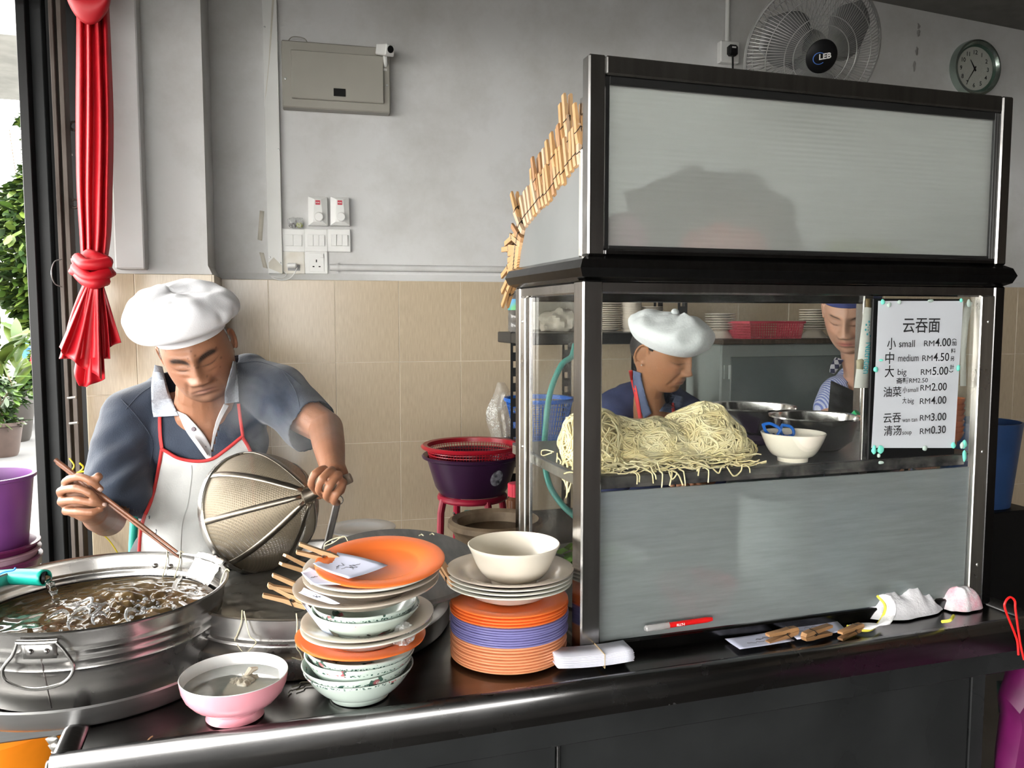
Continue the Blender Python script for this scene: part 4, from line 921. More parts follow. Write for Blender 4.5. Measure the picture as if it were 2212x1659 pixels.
# tray below
tr = MB().lathe([(0, .0), (.222, .0), (.228, .006), (.236, .032), (.239, .034), (.241, .031), (.232, .004), (.225, -.003), (0, -.003)], 96)
tr.v = [(v[0]+TC[0]-.005, v[1]+TC[1]-.006, v[2]+TZ+.0035) for v in tr.v]
single('round_tray', tr, steel('tray_steel', (.5, .5, .5), .32, aniso=(1, 1, 14)), 'shallow round steel tray under the water tub', 'tray')
# wooden spatula stuck between
sp0, sp1 = P(318, 1420, 1.37), P(368, 1473, 1.365)
dd = (sp1-sp0)/np.linalg.norm(sp1-sp0)
sw = MB(); fr = frame(sp0, Vector(dd), Vector(RT).cross(Vector(dd)))
sw.box((-.002, -.0035, -.011), (np.linalg.norm(sp1-sp0)+.03, .0035, .011), .003); sw.xf(fr)
single('wooden_stick', sw, mat('raw_wood', (.36, .23, .12), .7, 0, .2, 60, .3, 80, (.3, 1, 1)), 'flat wooden handle leaning between the tub and its tray', 'stick', M=None)
# hose
M_hose = mat('teal_hose', (.01, .36, .28), .35, 0, .1, 5)
he = P(98, 1248, 1.50)
hp = [P(-260, 1262, 1.60), P(-120, 1256, 1.57), P(-20, 1250, 1.54), P(40, 1246, 1.52), he]
hs_ = thing('water_hose', 'teal garden hose pouring water into the tub', 'hose', tuple(hp[0]*[1, 1, 1]))
part('hose_tube', MB().tube(smooth_curve(hp), .0132, 20, cap=False), M_hose, hs_, solid=.003)
part('hose_bore', MB().tube([he+np.array([-.004, 0, 0]), he+np.array([.001, 0, -.0002])], .0112, 16), M_black, hs_)
jt = smooth_curve([he+[.0, 0, -.002], P(112, 1268, 1.49), P(120, 1295, 1.485), P(126, 1325, 1.48), P(128, 1345, 1.475)])
J = []; nj = len(jt)
part('water_jet', MB().tube(jt, [.0075-.0035*i/nj+.0012*math.sin(i*1.3) for i in range(nj)], 12), mat('clear_water', (.9, .95, .95), .02, 0, 0, trans=1, ior=1.33), hs_)
# blue string on the hose
single('blue_string', MB().tube(smooth_curve([P(-10, 1245, 1.49), P(8, 1236, 1.49), P(28, 1232, 1.49), P(34, 1226, 1.49)]), .0018, 6), mat('blue_string', (.02, .2, .6), .5), 'short blue string tied round the teal hose at the left edge', 'string')
# ============================================================ STOCK POT
PC = P(703, 1246, 1.80); 
pot = None
PRr = .268
f0 = PZ(690, 1469, T); pcx, pcy = f0[0]+.01, f0[1]+PRr+.006
zr_ = PY(690, 1340, pcy-PRr)[2]
pot = thing('stock_pot', 'very wide dark steel noodle-boiling pot behind the dish stacks', 'pot', (pcx, pcy, T))
Hp = zr_-T
prf = [(0, .004), (PRr, .0), (PRr+.004, .006), (PRr+.004, Hp*.38), (PRr, Hp*.42), (PRr-.016, Hp*.5), (PRr-.018, Hp*.55), (PRr-.006, Hp*.57), (PRr-.006, Hp*.60), (PRr-.014, Hp*.62), (PRr-.012, Hp*.97), (PRr-.008, Hp*.99), (PRr-.009, Hp), (PRr-.015, Hp), (PRr-.018, Hp*.95), (PRr-.02, Hp*.3), (0, Hp*.3)]
part('pot_body', MB().lathe(prf, 112), M_tubd, pot, local=True)
def wv(x, y): return .004*mnoise.noise(Vector((x*30, y*30, 3)))+.002*mnoise.noise(Vector((x*70, y*70, 3)))
V = []; f = []
for j in range(41):
    for i in range(72):
        a = 2*math.pi*i/72; r_ = (PRr-.018)*j/40; x, y = r_*math.cos(a), r_*math.sin(a); V.append((x, y, Hp*.72+wv(x, y)))
for j in range(40):
    for i in range(72): k = (i+1) % 72; f.append((j*72+i, (j+1)*72+i, (j+1)*72+k, j*72+k))
part('boiling_stock', MB().add(V, f), mat('grey_stock', (.16, .155, .14), .12, 0, .15, 10), pot, local=True, ang=180)
# lid, flat dark board
LR = .162
lc = P(862, 1222, 1.0); lz = zr_+.006; lp = PZ(858, 1226, lz+.026)
lid = MB().lathe([(0, .010), (LR-.004, .010), (LR, .007), (LR, .003), (LR-.004, 0), (0, 0)], 80)
lid.xf(Matrix.Translation((lp[0], lp[1], lz+.026))@rot('X', R(9.5)))
lo = single('pot_lid', lid, mat('grey_lid', (.075, .075, .072), .35, 0, .35, 14, .4, 30, (4, 1, 1), col2=(.13, .125, .12), det=8), 'flat round dark grey lid resting over the right of the noodle pot', 'lid')
for k, (px, py) in enumerate(((905, 1157), (928, 1155))):
    q = PZ(px, py, lz+.058); single('noodle_scrap', MB().tube([q, q+[.006, .002, .002], q+[.008, -.006, .001]], .0014, 6), MATS['wet_noodle'], ('left', 'right')[k]+' pale noodle crumb on the dark lid', 'noodle scrap')
# white plates edge behind strainer, knife-like ladles behind the pot
q = PZ(520, 1195, zr_+.01)
dish_thing('plate', 'white plate resting on the far rim of the pot, behind the strainer', 'plate', q[0]+.03, q[1]+.02, zr_+.004, plate_prof(.085, .014), M_wht)
q = PZ(800, 1150, zr_+.016)
dish_thing('plate', 'white plate edge behind the dark lid', 'plate', q[0]-.01, q[1]+.075, zr_+.0, plate_prof(.08, .012), M_wht)
for k, pts in enumerate(([(735, 1085, 1.95), (722, 1110, 1.93), (708, 1160, 1.90)], )):
    t = thing('strainer_handle', 'dark flat steel tool handle with a hanging ring standing at the pot back', 'ladle', tuple(P(708, 1190, 1.90)))
    a, b = P(728, 1088, 1.95), P(708, 1170, 1.90); part('shaft', MB().tube([a, b, P(700, 1195, 1.88)], [.009, .008, .01], 10), M_tubd, t)
    part('ring', MB().tube([a+np.array([.006+.008*math.cos(u), 0, .008+.010*math.sin(u)]) for u in np.linspace(0, 6.28, 16)[:-1]], .0014, 6, closed=True), M_tub, t)
# noodle strands on the pot
for k, pp in enumerate((([(523, 1318), (521, 1345), (512, 1372), (508, 1384), (528, 1410), (545, 1398), (553, 1386), (540, 1375), (533, 1350), (527, 1320)]), ([(640, 1325), (642, 1350), (640, 1395), (648, 1410), (652, 1425), (630, 1420)]), ([(700, 1190), (702, 1175), (718, 1165), (735, 1160)]), ([(700, 1180), (720, 1172), (742, 1158), (752, 1170)]))):
    if k < 2: pts = [PY(a, b, pcy-math.sqrt(max(0, PRr**2-((a-695)/1790*1.6)**2))-.004) for a, b in pp]
    else: pts = [P(a, b, 1.62) for a, b in pp]
    single('noodle_strand', MB().tube(smooth_curve(pts, 5), .0011, 6), MATS['wet_noodle'], ('looped noodle strand hanging from the pot rim right of the tub', 'thin noodle strand hanging from the pot rim beside the left dish stack', 'noodle strand end curling up behind the top peg', 'pale green noodle strand lying at the lid left edge')[k], 'noodle')
# dark cloth folded over the rim between tub and pot
G = []
for i in range(14):
    u = i/13; row = []
    for j in range(8):
        v = j/7; a, b = P(410+150*u, 1212+85*u**1.1+10*v, 1.78-.10*u), None
        row.append(a+np.array([0.01*v, -.02*v, .006*mnoise.noise(Vector((u*8, v*6, 9)))-.016*v*(1-.5*u)]))
    G.append(row)
single('black_cloth', MB().grid(G), mat('black_cloth', (.02, .02, .02), .4, 0, .3, 20), 'crumpled black sheet draped over the pot rim right of the tub', 'cloth', solid=.003)
# ============================================================ THINGS ON THE COUNTER FRONT
st = thing('paper_slips', 'stack of blank white order slips held by a rubber band on the front rail', 'paper stack', tuple(PZ(1290, 1455, T)))
a, b, c = PZ(1207, 1462, T), PZ(1371, 1443, T), PZ(1368, 1412, T+.02)
ux = (b-a); ux[2] = 0; Ls = np.linalg.norm(ux); ux /= Ls; uy = np.array([-ux[1], ux[0], 0])
for k in range(13):
    o = a+uy*.004+ux*ra.uniform(-.002, .002)+uy*ra.uniform(-.001, .001)+np.array([0, 0, .009+k*.0016]); sag = .0035
    G = [[o+ux*(Ls*u)+uy*(.045*v)+np.array([0, 0, sag*4*(u-.55)**2]) for v in (0, 1)] for u in np.linspace(0, 1, 12)]
    part('paper', MB().grid(G), mat('white_paper', (.66, .66, .74), .6, var=.02), st, solid=.0009)
o = a+ux*Ls*.6+np.array([0, 0, .006]); part('rubber_band', MB().tube([o+uy*0, o+[0, 0, .024], o+uy*.05+[0, 0, .024], o+uy*.05], .0009, 6, closed=True), mat('rubber_band', (.55, .4, .22), .6), st)
def sheet_on(name, label, pts, z, cat='paper slip', fold=0):
    q = [PZ(px, py, z) for px, py in pts]; return slip(name, label, q, 0, .0012, 3)
sheet_on('order_slip', 'left white order slip lying in the counter gutter with pegs on it', ((1566, 1380), (1672, 1363), (1717, 1384), (1598, 1403)), T+.005)
sheet_on('order_slip', 'right white order slip lying in the counter gutter beside the towel', ((1690, 1352), (1802, 1335), (1828, 1362), (1722, 1382)), T+.006)
peg_from_to(PZ(1722, 1360, T+.016), PZ(1658, 1380, T+.012), 'brown wooden clothes peg lying on the left gutter slip', .005, 2)
peg_from_to(PZ(1735, 1376, T+.016), PZ(1793, 1359, T+.014), 'brown wooden clothes peg lying across the right gutter slip', .005, 2)
peg_from_to(PZ(1862, 1352, T+.012), PZ(1832, 1366, T+.010), 'brown wooden clothes peg half under the yellow-edged towel', .004, 2)
# red pen
p0, p1 = PY(1393, 1358, YC-.008), PY(1538, 1337, YC-.008); dv = (p1-p0)/np.linalg.norm(p1-p0); Lp = np.linalg.norm(p1-p0)
pen = thing('red_pen', 'red marker pen with a clear cap lying in front of the frosted panel', 'pen', tuple(p0))
part('barrel', MB().tube([p0+dv*.045, p0+dv*(Lp-.012), p0+dv*Lp], [.0052, .0052, .0035], 16), mat('red_barrel', (.6, .01, .01), .2, coat=.5), pen)
part('cap', MB().tube([p0, p0+dv*.003, p0+dv*.048], [.004, .0062, .0062], 16), mat('clear_plastic', (.8, .78, .78), .1, trans=.7), pen)
t = text_mb('RLLT-I', .006, 1, .0002); fr = frame(p0+dv*.062+np.array([0, -.0054, -.0018]), Vector(dv), Vector((0, 0, 1)))
part('lettering', MB().add([tuple(fr@Vector((v[0], -.0002, v[1]))) for v in t.v], t.f), M_white, pen, smooth=False)
# towels
def towel(name, label, cpx, cpy, rx, ry, h, seed, m, edge=None, pts=None):
    c = PZ(cpx, cpy, T); G = []
    t = thing(name, label, 'towel', tuple(c))
    for j in range(34):
        v = j/33; row = []
        for i in range(60):
            a = 2*math.pi*i/60; r_ = (1-v)**.8
            x = rx*r_*math.cos(a)*(1+.22*mnoise.noise(Vector((math.cos(a)*1.6, math.sin(a)*1.6, seed)))); y = ry*r_*math.sin(a)*(1+.25*mnoise.noise(Vector((math.cos(a)*2, math.sin(a)*2, seed+5))))
            z_ = h*(1-r_**3.2)*(.8+.55*mnoise.noise(Vector((x*20, y*22, seed))))+.32*h*(1-r_**4)*(.5-abs(mnoise.noise(Vector((x*34+y*20, y*30-x*12, seed+2)))))*min(1, 4*r_+.3)
            row.append((c[0]+x+.004*mnoise.noise(Vector((x*60, y*60, seed+9))), c[1]+y, T+.002+max(0, z_)))
        G.append(row)
    part('towel_body', MB().grid(G, closed_u=True), m, t, ang=180)
    return t
M_tw = mat('white_terry', (.72, .71, .74), .95, 0, .04, 60, .8, 220, sheen=.3)
t1 = towel('yellow_edged_towel', 'crumpled white towel with a yellow hem on the counter ledge', 1945, 1322, .110, .040, .056, 3.3, M_tw)
M_yel = mat('yellow_hem', (.75, .68, .08), .8)
fl = [PZ(1830, 1352, T+.006), PZ(1862, 1362, T+.006), PZ(1885, 1358, T+.008), PZ(1905, 1335, T+.015), P(1912, 1308, 1.62)+[0, 0, 0], P(1895, 1287, 1.62)]
part('hem', MB().tube(smooth_curve(fl), .0026, 8), M_yel, t1)
G = []; inn_ = [PZ(1905, 1350, T+.01), PZ(1915, 1350, T+.014), PZ(1925, 1345, T+.02), P(1935, 1325, 1.62), P(1935, 1305, 1.62), P(1925, 1288, 1.62)]
part('towel_corner', MB().grid([[a*(1-v)+b*v+[0, 0, .004*math.sin(v*3.1)] for v in np.linspace(0, 1, 6)] for a, b in zip(smooth_curve(fl), smooth_curve(inn_))]), M_tw, t1, solid=.003)
part('hem', MB().tube(smooth_curve([PZ(2035, 1343, T+.012), PZ(2052, 1340, T+.02), PZ(2060, 1330, T+.02)]), .003, 8), M_yel, t1)
m2_ = mat('pink_check_terry', (.72, .70, .72), .95, 0, .1, 30, .8, 220, col2=(.72, .35, .42))
t2 = towel('pink_checked_towel', 'small crumpled white and pink checked towel at the right end of the ledge', 2070, 1310, .052, .034, .044, 8.1, m2_)
# red hook at the right end
rh = thing('red_hook_string', 'red plastic string looped over the counter rail at the right end', 'string', tuple(PZ(2190, 1330, T)))
part('loop', MB().tube(smooth_curve([P(2200, 1415, 1.60), P(2196, 1380, 1.6), P(2172, 1318, 1.60), P(2172, 1300, 1.60), P(2182, 1290, 1.60), P(2192, 1298, 1.60), P(2194, 1320, 1.60), P(2204, 1390, 1.60), P(2212, 1425, 1.6)]), .0022, 8), mat('red_plastic', (.55, .01, .01), .3), rh)
# magenta bag
def sack(name, label, poly, d, depth, m, cat='bag'):
    P0_ = [P(a, b, d) for a, b in poly]; c = np.mean(P0_, 0); G = []
    n = len(P0_); V = []; f = []
    for k, s in enumerate((-1, -.6, 0, .6, 1)):
        sc = (.72, .93, 1, .93, .72)[k]
        for i, p in enumerate(P0_):
            q = c+(p-c)*sc+FW*(s*depth/2); q = q+.012*np.array([mnoise.noise(Vector(q)*14), mnoise.noise(Vector(q)*14+Vector((3, 3, 3))), 0]); V.append(tuple(q))
    for k in range(4):
        for i in range(n): j = (i+1) % n; f.append((k*n+i, k*n+j, (k+1)*n+j, (k+1)*n+i))
    f.append(tuple(range(n-1, -1, -1))); f.append(tuple(4*n+i for i in range(n))); return single(name, MB().add(V, f), m, label, cat)
sack('magenta_bag', 'magenta plastic bag hanging from the right end of the counter', [(2196, 1400), (2225, 1395), (2300, 1480), (2320, 1700), (2300, 1850), (2150, 1850), (2155, 1660), (2168, 1540), (2160, 1500), (2184, 1450)], 1.70, .09, mat('magenta_plastic', (.08, .004, .048), .45, 0, .3, 8, .5, 12))
sack('dark_printed_bag', 'dark printed bag hanging behind the magenta bag', [(2160, 1470), (2215, 1470), (2215, 1560), (2180, 1560), (2163, 1545)], 1.80, .03, mat('dark_print', (.03, .04, .04), .4, 0, .3, 30, col2=(.02, .12, .08)))
# left side table under the tub, latch, orange bin
lt = thing('side_table', 'dull grey metal side table left of the counter under the tub', 'table', (-.75, 1.7, 0))
M_dull = steel('dull_steel', (.14, .14, .14), .4)
part('tabletop', MB().box((-1.24, 1.377, T-.032), (XL-.018, 1.90, T-.003), .003), M_dull, lt); part('rear_shelf', MB().box((-1.24, 1.902, T-.032), (-.53, 2.4, T-.003), .003), M_dull, lt)
for x, y in ((-1.2, 1.40), (-.31, 1.86), (-1.2, 2.36), (-.56, 2.36)): part('leg', MB().box((x-.015, y-.015, 0), (x+.015, y+.015, T-.032), .002), M_dull, lt)
hg = ct
for k in range(3): part('hinge_leaf', MB().add([tuple(P(a, b, 1.275)) for a, b in ((98+6*k, 1596+14*k), (118+6*k, 1585+14*k), (128+4*k, 1600+14*k), (110+5*k, 1612+14*k))], [(3, 2, 1, 0)]), M_alu, hg, solid=.002)
part('hinge_wire', MB().tube(smooth_curve([P(100, 1659, 1.27), P(104, 1645, 1.27), P(122, 1636, 1.27), P(135, 1628, 1.27)]), .0025, 6), M_alu, hg)
ob = MB().lathe([(0, 0), (.13, 0), (.135, .01), (.165, .34), (.172, .345), (.172, .352), (.16, .352), (.13, .02), (0, .02)], 56)
oc = np.array([-.45, 1.60, 0]); ob.v = [(v[0]+oc[0], v[1]+oc[1], v[2]+.43) for v in ob.v]
obb = thing('orange_bin', 'bright orange plastic tub under the side table, bottom left', 'bin', (oc[0], oc[1], .43)); M_orp = mat('orange_plastic', (.85, .25, .01), .35)
part('bin_body', ob, M_orp, obb)
lid2 = MB().lathe([(0, .02), (.14, .018), (.178, .004), (.182, -.006), (.178, -.008), (.17, 0), (0, .004)], 56); lid2.v = [(v[0]+oc[0], v[1]+oc[1], v[2]+.43+.35) for v in lid2.v]
part('bin_lid', lid2, M_orp, obb)
cr2 = thing('bin_crate', 'low grey crate the orange tub stands on', 'crate', (oc[0], oc[1], 0)); part('crate_box', MB().box((oc[0]-.18, oc[1]-.18, 0), (oc[0]+.18, oc[1]+.18, .428), .006), M_dull, cr2)
# purple bucket and basins on the side table, left edge
M_pur = mat('purple_plastic', (.17, .05, .22), .35, 0, .05); M_pur2 = mat('plum_plastic', (.13, .015, .08), .35)
bd = 1.90; zb_ = T-.003
bc_ = P(-30, 1210, bd)
k_ = bd/1790
def lathed(name, label, cat, c, z, prof, m, group=None, n=48, parent=None):
    mb = MB().lathe(prof, n); mb.v = [(v[0]+c[0], v[1]+c[1], v[2]+z) for v in mb.v]; return single(name, mb, m, label, cat, group, ang=45)
zz = P(0, 1262, bd)[2]
lathed('plum_basin', 'lowest plum plastic basin of the stack at the left edge', 'basin', bc_, zb_, [(0, .0), (.09, 0), (.108, .055), (.114, .058), (.114, .062), (.105, .062), (.085, .004), (0, .004)], M_pur2)
lathed('plum_basin', 'second plum plastic basin of the stack at the left edge', 'basin', bc_, zb_+.018, [(0, .0), (.088, 0), (.106, .055), (.112, .058), (.112, .062), (.103, .062), (.083, .004), (0, .004)], mat('mauve_plastic', (.38, .25, .32), .4))
lathed('plum_basin', 'third plum plastic basin, directly under the purple bucket', 'basin', bc_, zb_+.034, [(0, .0), (.086, 0), (.105, .055), (.111, .058), (.111, .062), (.102, .062), (.081, .004), (0, .004)], M_pur2)
lathed('purple_bucket', 'purple plastic bucket on plum basins at the left edge', 'bucket', bc_, zb_+.04, [(0, 0), (.078, 0), (.082, .006), (.103, .205), (.109, .207), (.109, .214), (.1, .214), (.079, .01), (0, .008)], M_pur)
# ============================================================ NOODLES and things inside the cabinet
M_noo = mat('fresh_noodle', (.78, .66, .36), .55, 0, .08, 25, col2=(.84, .76, .50), sss=.0)
def noodle_pile(name, label, mounds, n, seed, hang=0, lo=SZ):
    r_ = random.Random(seed); mb = MB()
    for c, ax_ in mounds:
        e = MB().ell(c, [a*.88 for a in ax_], nu=30, nv=18); e.v = [(v[0], v[1], max(v[2], lo+.001)) for v in e.v]; mb.add(e.v, e.f)
    for k in range(n):
        c, ax_ = mounds[r_.choices(range(len(mounds)), [m[1][0]*m[1][2] for m in mounds])[0]]
        th, ph = r_.uniform(0, 6.28), math.acos(r_.uniform(-.55, 1)); d = r_.uniform(0, 6.28); cur = r_.choice((-1, 1))*r_.uniform(.05, .5); lift = r_.uniform(.96, 1.05)
        pts = []; ns = r_.randint(8, 15); st_ = r_.uniform(.07, .15)
        for j in range(ns):
            p = Vector((c[0]+ax_[0]*lift*math.sin(ph)*math.cos(th), c[1]+ax_[1]*lift*math.sin(ph)*math.sin(th), max(lo+.0015, c[2]+ax_[2]*lift*math.cos(ph))))
            w = Vector(p)*22; p += .013*Vector((mnoise.noise(w), mnoise.noise(w+Vector((9, 0, 0))), mnoise.noise(w+Vector((0, 9, 0))))); p.z = max(p.z, lo+.0015); pts.append(p)
            ph += st_*math.sin(d); th += st_*math.cos(d)/max(.25, math.sin(ph)); d += cur+r_.uniform(-.25, .25)
        mb.tube(smooth_curve(pts, 2), .0016, 5, cap=False)
    return single(name, mb, M_noo, label, 'noodles', kind='stuff', ang=180)
nA = np.array([.628, 1.475, SZ+.062]); nB = PY(1385, 975, 1.475); nC = PY(1522, 960, 1.48)
noodle_pile('noodle_pile', 'big tangled heap of fresh yellow noodles on the cabinet shelf', [((nA[0], nA[1], SZ+.035), (.055, .085, .075)), ((nB[0]-.05, 1.48, SZ+.030), (.085, .07, .058)), ((nB[0]+.02, 1.485, SZ+.030), (.08, .075, .056)), ((nC[0], 1.485, SZ+.037), (.082, .075, .068)), ((nC[0]+.01, 1.475, SZ+.015), (.10, .06, .03)), ((nB[0], 1.45, SZ+.012), (.14, .05, .03))], 2600, 5)
hang = [([(1240, 1005), (1232, 1040), (1228, 1068)], ), ([(1225, 1000), (1222, 1050), (1226, 1066)],), ([(1246, 1010), (1244, 1060), (1246, 1095)],), ([(1215, 990), (1212, 1020), (1220, 1050)],), ([(1205, 985), (1208, 1000), (1214, 1030)],), ([(1192, 978), (1172, 984), (1170, 974), (1180, 972), (1196, 976)],)]
for k, (pp,) in enumerate(hang):
    for j in range(3 if k < 5 else 1):
        single('noodle_strand', MB().tube(smooth_curve([PX(a+ra.uniform(-6, 6)*(k < 5), b+ra.uniform(-8, 8)*(k < 5), XA+.018) for a, b in pp]), .0013, 5), M_noo, 'noodle strand hanging over the left side of the shelf inside the side pane' if k < 5 else 'small noodle loop lying on the shelf edge at the side pane', 'noodle', 'noodle strands hanging at the side pane' if k < 5 else None)
for k, pp in enumerate(([(1445, 1018), (1452, 1035), (1462, 1022), (1450, 1016), (1465, 1025), (1475, 1048)], [(1570, 1008), (1585, 1028), (1600, 1018), (1603, 1005)], [(1505, 1018), (1510, 1012), (1508, 1028)], [(1540, 1012), (1552, 1022), (1558, 1010)], [(1565, 925), (1572, 905), (1582, 908), (1578, 918), (1586, 914), (1584, 930)])):
    y_ = YC+.0155 if k < 4 else 1.47
    single('noodle_strand', MB().tube(smooth_curve([PY(a, b, y_) for a, b in pp]), .0014, 6), M_noo, ('looped strand dangling over the shelf edge below the middle of the noodle heap', 'wide looped strand dangling at the right foot of the noodle heap', 'short strand end over the shelf edge right of the middle loop', 'small noodle loop over the shelf edge near the right end of the heap', 'noodle loop standing up at the right top of the heap')[k], 'noodle')
fz = MB()
for k in range(150):
    x = ra.uniform(.60, .93); y0 = YC+ra.uniform(.03, .075); pts = [(x, y0, SZ+.002+ra.uniform(0, .02))]; d = ra.uniform(0, 6.28)
    for j in range(ra.randint(4, 9)):
        d += ra.uniform(-.9, .9); px_, py_, pz_ = pts[-1]; pts.append((px_+.011*math.cos(d), min(max(py_+.007*math.sin(d), YC+.027), YC+.09), max(SZ+.002, pz_+ra.uniform(-.005, .004))))
    if k % 17 == 0:
        px_, py_, pz_ = pts[-1]; l = ra.uniform(.008, .03); pts += [(px_+.004, YC+.022, SZ+.003), (px_+.006, YC+.0165, SZ-.002), (px_+.006+ra.uniform(-.006, .006), YC+.0165, SZ-l)]
    fz.tube(smooth_curve(pts, 3), .0014, 5, cap=False)
single('loose_noodles', fz, M_noo, 'loose noodle strands strewn along the shelf edge in front of the noodle heap', 'noodles', kind='stuff', ang=180)
def on_shelf(px, py): return PZ(px, py, SZ)
q = on_shelf(1743, 1003); dish_thing('ivory_bowl', 'ivory bowl with scissors in it on the cabinet shelf', 'bowl', q[0], q[1]+.045, SZ, bowl_prof(.063, .056, .030, belly=.5), M_bowl)
part_ = MB().lathe([(0, .03), (.05, .03)], 32); part_.v = [(v[0]+q[0], v[1]+q[1]+.045, v[2]+SZ) for v in part_.v]
single('bowl_filling', part_, mat('brown_bits', (.25, .18, .1), .6, 0, .4, 90), 'brown bits in the ivory bowl on the shelf', 'food', kind='stuff', solid=.002)
M_sst = steel('bowl_steel', (.62, .61, .6), .15, aniso=(1, 1, 6))
q2 = on_shelf(1830, 985)
dish_thing('steel_bowl', 'front shiny steel mixing bowl on the shelf behind the ivory bowl', 'bowl', q2[0]-.005, q2[1]+.10, SZ, [(0, .004), (.05, .006), (.075, .025), (.088, .06), (.09, .072), (.097, .074), (.098, .071), (.091, .069), (.077, .022), (.052, .001), (0, 0)], M_sst)
dish_thing('steel_bowl', 'rear shiny steel mixing bowl, left of and behind the front one', 'bowl', q2[0]-.035, q2[1]+.30, SZ+.002, [(0, .004), (.06, .006), (.085, .025), (.098, .06), (.1, .072), (.107, .074), (.108, .071), (.101, .069), (.087, .022), (.062, .001), (0, 0)], M_sst)
gs = thing('green_spoon', 'bright green plastic spoon handle standing in the steel bowl', 'spoon', tuple(P(1828, 925, 1.85)))
part('handle', MB().tube([P(1815, 930, 1.86), P(1828, 913, 1.85), P(1852, 891, 1.83)], [.005, .007, .008], 10), mat('green_plastic', (.02, .38, .12), .3), gs)
sc = thing('scissors', 'scissors with blue handles resting in the ivory bowl', 'scissors', tuple(P(1700, 950, 1.66)))
M_bl = mat('blue_plastic', (.01, .13, .55), .35)
def loop3(pp, d): return smooth_curve([P(a, b, d) for a, b in pp]+[P(*pp[0], d)])[:-1]
part('handle', MB().tube(loop3([(1648, 917), (1664, 915), (1684, 926), (1682, 936), (1672, 944), (1656, 934)], 1.68), .0032, 8, closed=True), M_bl, sc)
part('handle', MB().tube(loop3([(1690, 918), (1706, 921), (1714, 930), (1712, 940), (1694, 942), (1686, 930)], 1.70), .0032, 8, closed=True), M_bl, sc)
part('blade', MB().tube([P(1670, 938, 1.68), P(1690, 950, 1.66), P(1715, 962, 1.63)], [.003, .003, .002], 6), M_sst, sc)
part('blade', MB().tube([P(1700, 942, 1.70), P(1716, 955, 1.68), P(1728, 965, 1.66)], [.003, .003, .002], 6), M_sst, sc)
q = on_shelf(1625, 968); dish_thing('white_dish', 'white dish behind the noodles beside the scissors', 'plate', q[0]+.01, q[1]+.16, SZ, plate_prof(.08, .014), M_wht)
b0 = on_shelf(1660, 968); single('dark_plum_box', MB().box((b0[0]-.075, b0[1]+.03, SZ), (b0[0]+.03, b0[1]+.09, SZ+.016), .004), mat('plum_box', (.04, .02, .06), .3), 'flat dark plum box lid on the shelf between noodles and ivory bowl', 'box')
q = on_shelf(1620, 965); single('noodle_scrap', MB().box((q[0]-.014, q[1]-.004, SZ), (q[0]+.016, q[1]+.004, SZ+.005), .001), mat('yellow_scrap', (.7, .62, .22), .5), 'flat pale yellow scrap on the shelf right of the noodles', 'scrap')
qo = PY(2066, 978, 1.44)
for k in range(7):
    dish_thing('orange_bowl', f'{ordname(k, 7)} orange bowl of the stack behind the menu sign', 'bowl', qo[0], 1.47, SZ+k*.0125, bowl_prof(.036, .03, .022), M_or, 'orange bowls behind the menu', n=32)
# inside the cabinet, low
g0 = PX(1212, 1160, .66)
bsk = thing('greens_tray', 'white tray of leafy greens low inside the cabinet behind the side pane', 'tray', (.70, 1.62, T+.02))
part('tray_dish', MB().lathe([(0, .03), (.09, .03), (.115, .075), (.118, .072), (.094, .024), (.08, -.018), (0, -.018)], 40), M_wht, bsk, local=True)
lv = MB()
for k in range(90):
    a, r_ = ra.uniform(0, 6.28), ra.uniform(0, .09); c = Vector((r_*math.cos(a), r_*math.sin(a), .055+ra.uniform(0, .03))); t = Vector((ra.uniform(-1, 1), ra.uniform(-1, 1), ra.uniform(-.3, .5))).normalized()*.02; s = t.orthogonal().normalized()*.01
    lv.add([c-t, c+s, c+t, c-s], [(0, 1, 2, 3)])
part('leaves', lv, mat('leafy_green', (.12, .26, .04), .4, 0, .3, 30), bsk, local=True, kind='stuff')
dish_thing('red_cup', 'small red plastic cup inside the cabinet below the noodles', 'cup', .632, 1.455, T, [(0, .004), (.016, .004), (.021, .05), (.023, .05), (.018, 0), (0, 0)], M_red)
dish_thing('black_basin', 'dark grey basin low inside the cabinet behind the side pane', 'bowl', .70, 1.475, T, [(0, .01), (.06, .01), (.078, .05), (.084, .052), (.084, .048), (.064, .0), (0, 0)], mat('dark_basin', (.05, .055, .06), .25))
dish_thing('red_dish', 'red dish showing faintly behind the lower frosted panel', 'bowl', .86, 1.46, T+.0, [(0, .05), (.06, .05), (.08, .075), (.082, .073), (.065, .02), (.05, 0), (0, 0)], M_red)
dish_thing('tall_white_pot', 'tall pale pot showing faintly behind the lower frosted panel', 'pot', 1.08, 1.52, T, [(0, .22), (.07, .22), (.075, .225), (.075, .0), (0, 0)], M_wht)
dish_thing('tall_blue_pot', 'second pale pot showing faintly behind the lower frosted panel', 'pot', 1.29, 1.55, T, [(0, .2), (.06, .2), (.065, .205), (.065, .0), (0, 0)], mat('blue_grey', (.25, .3, .38), .4))
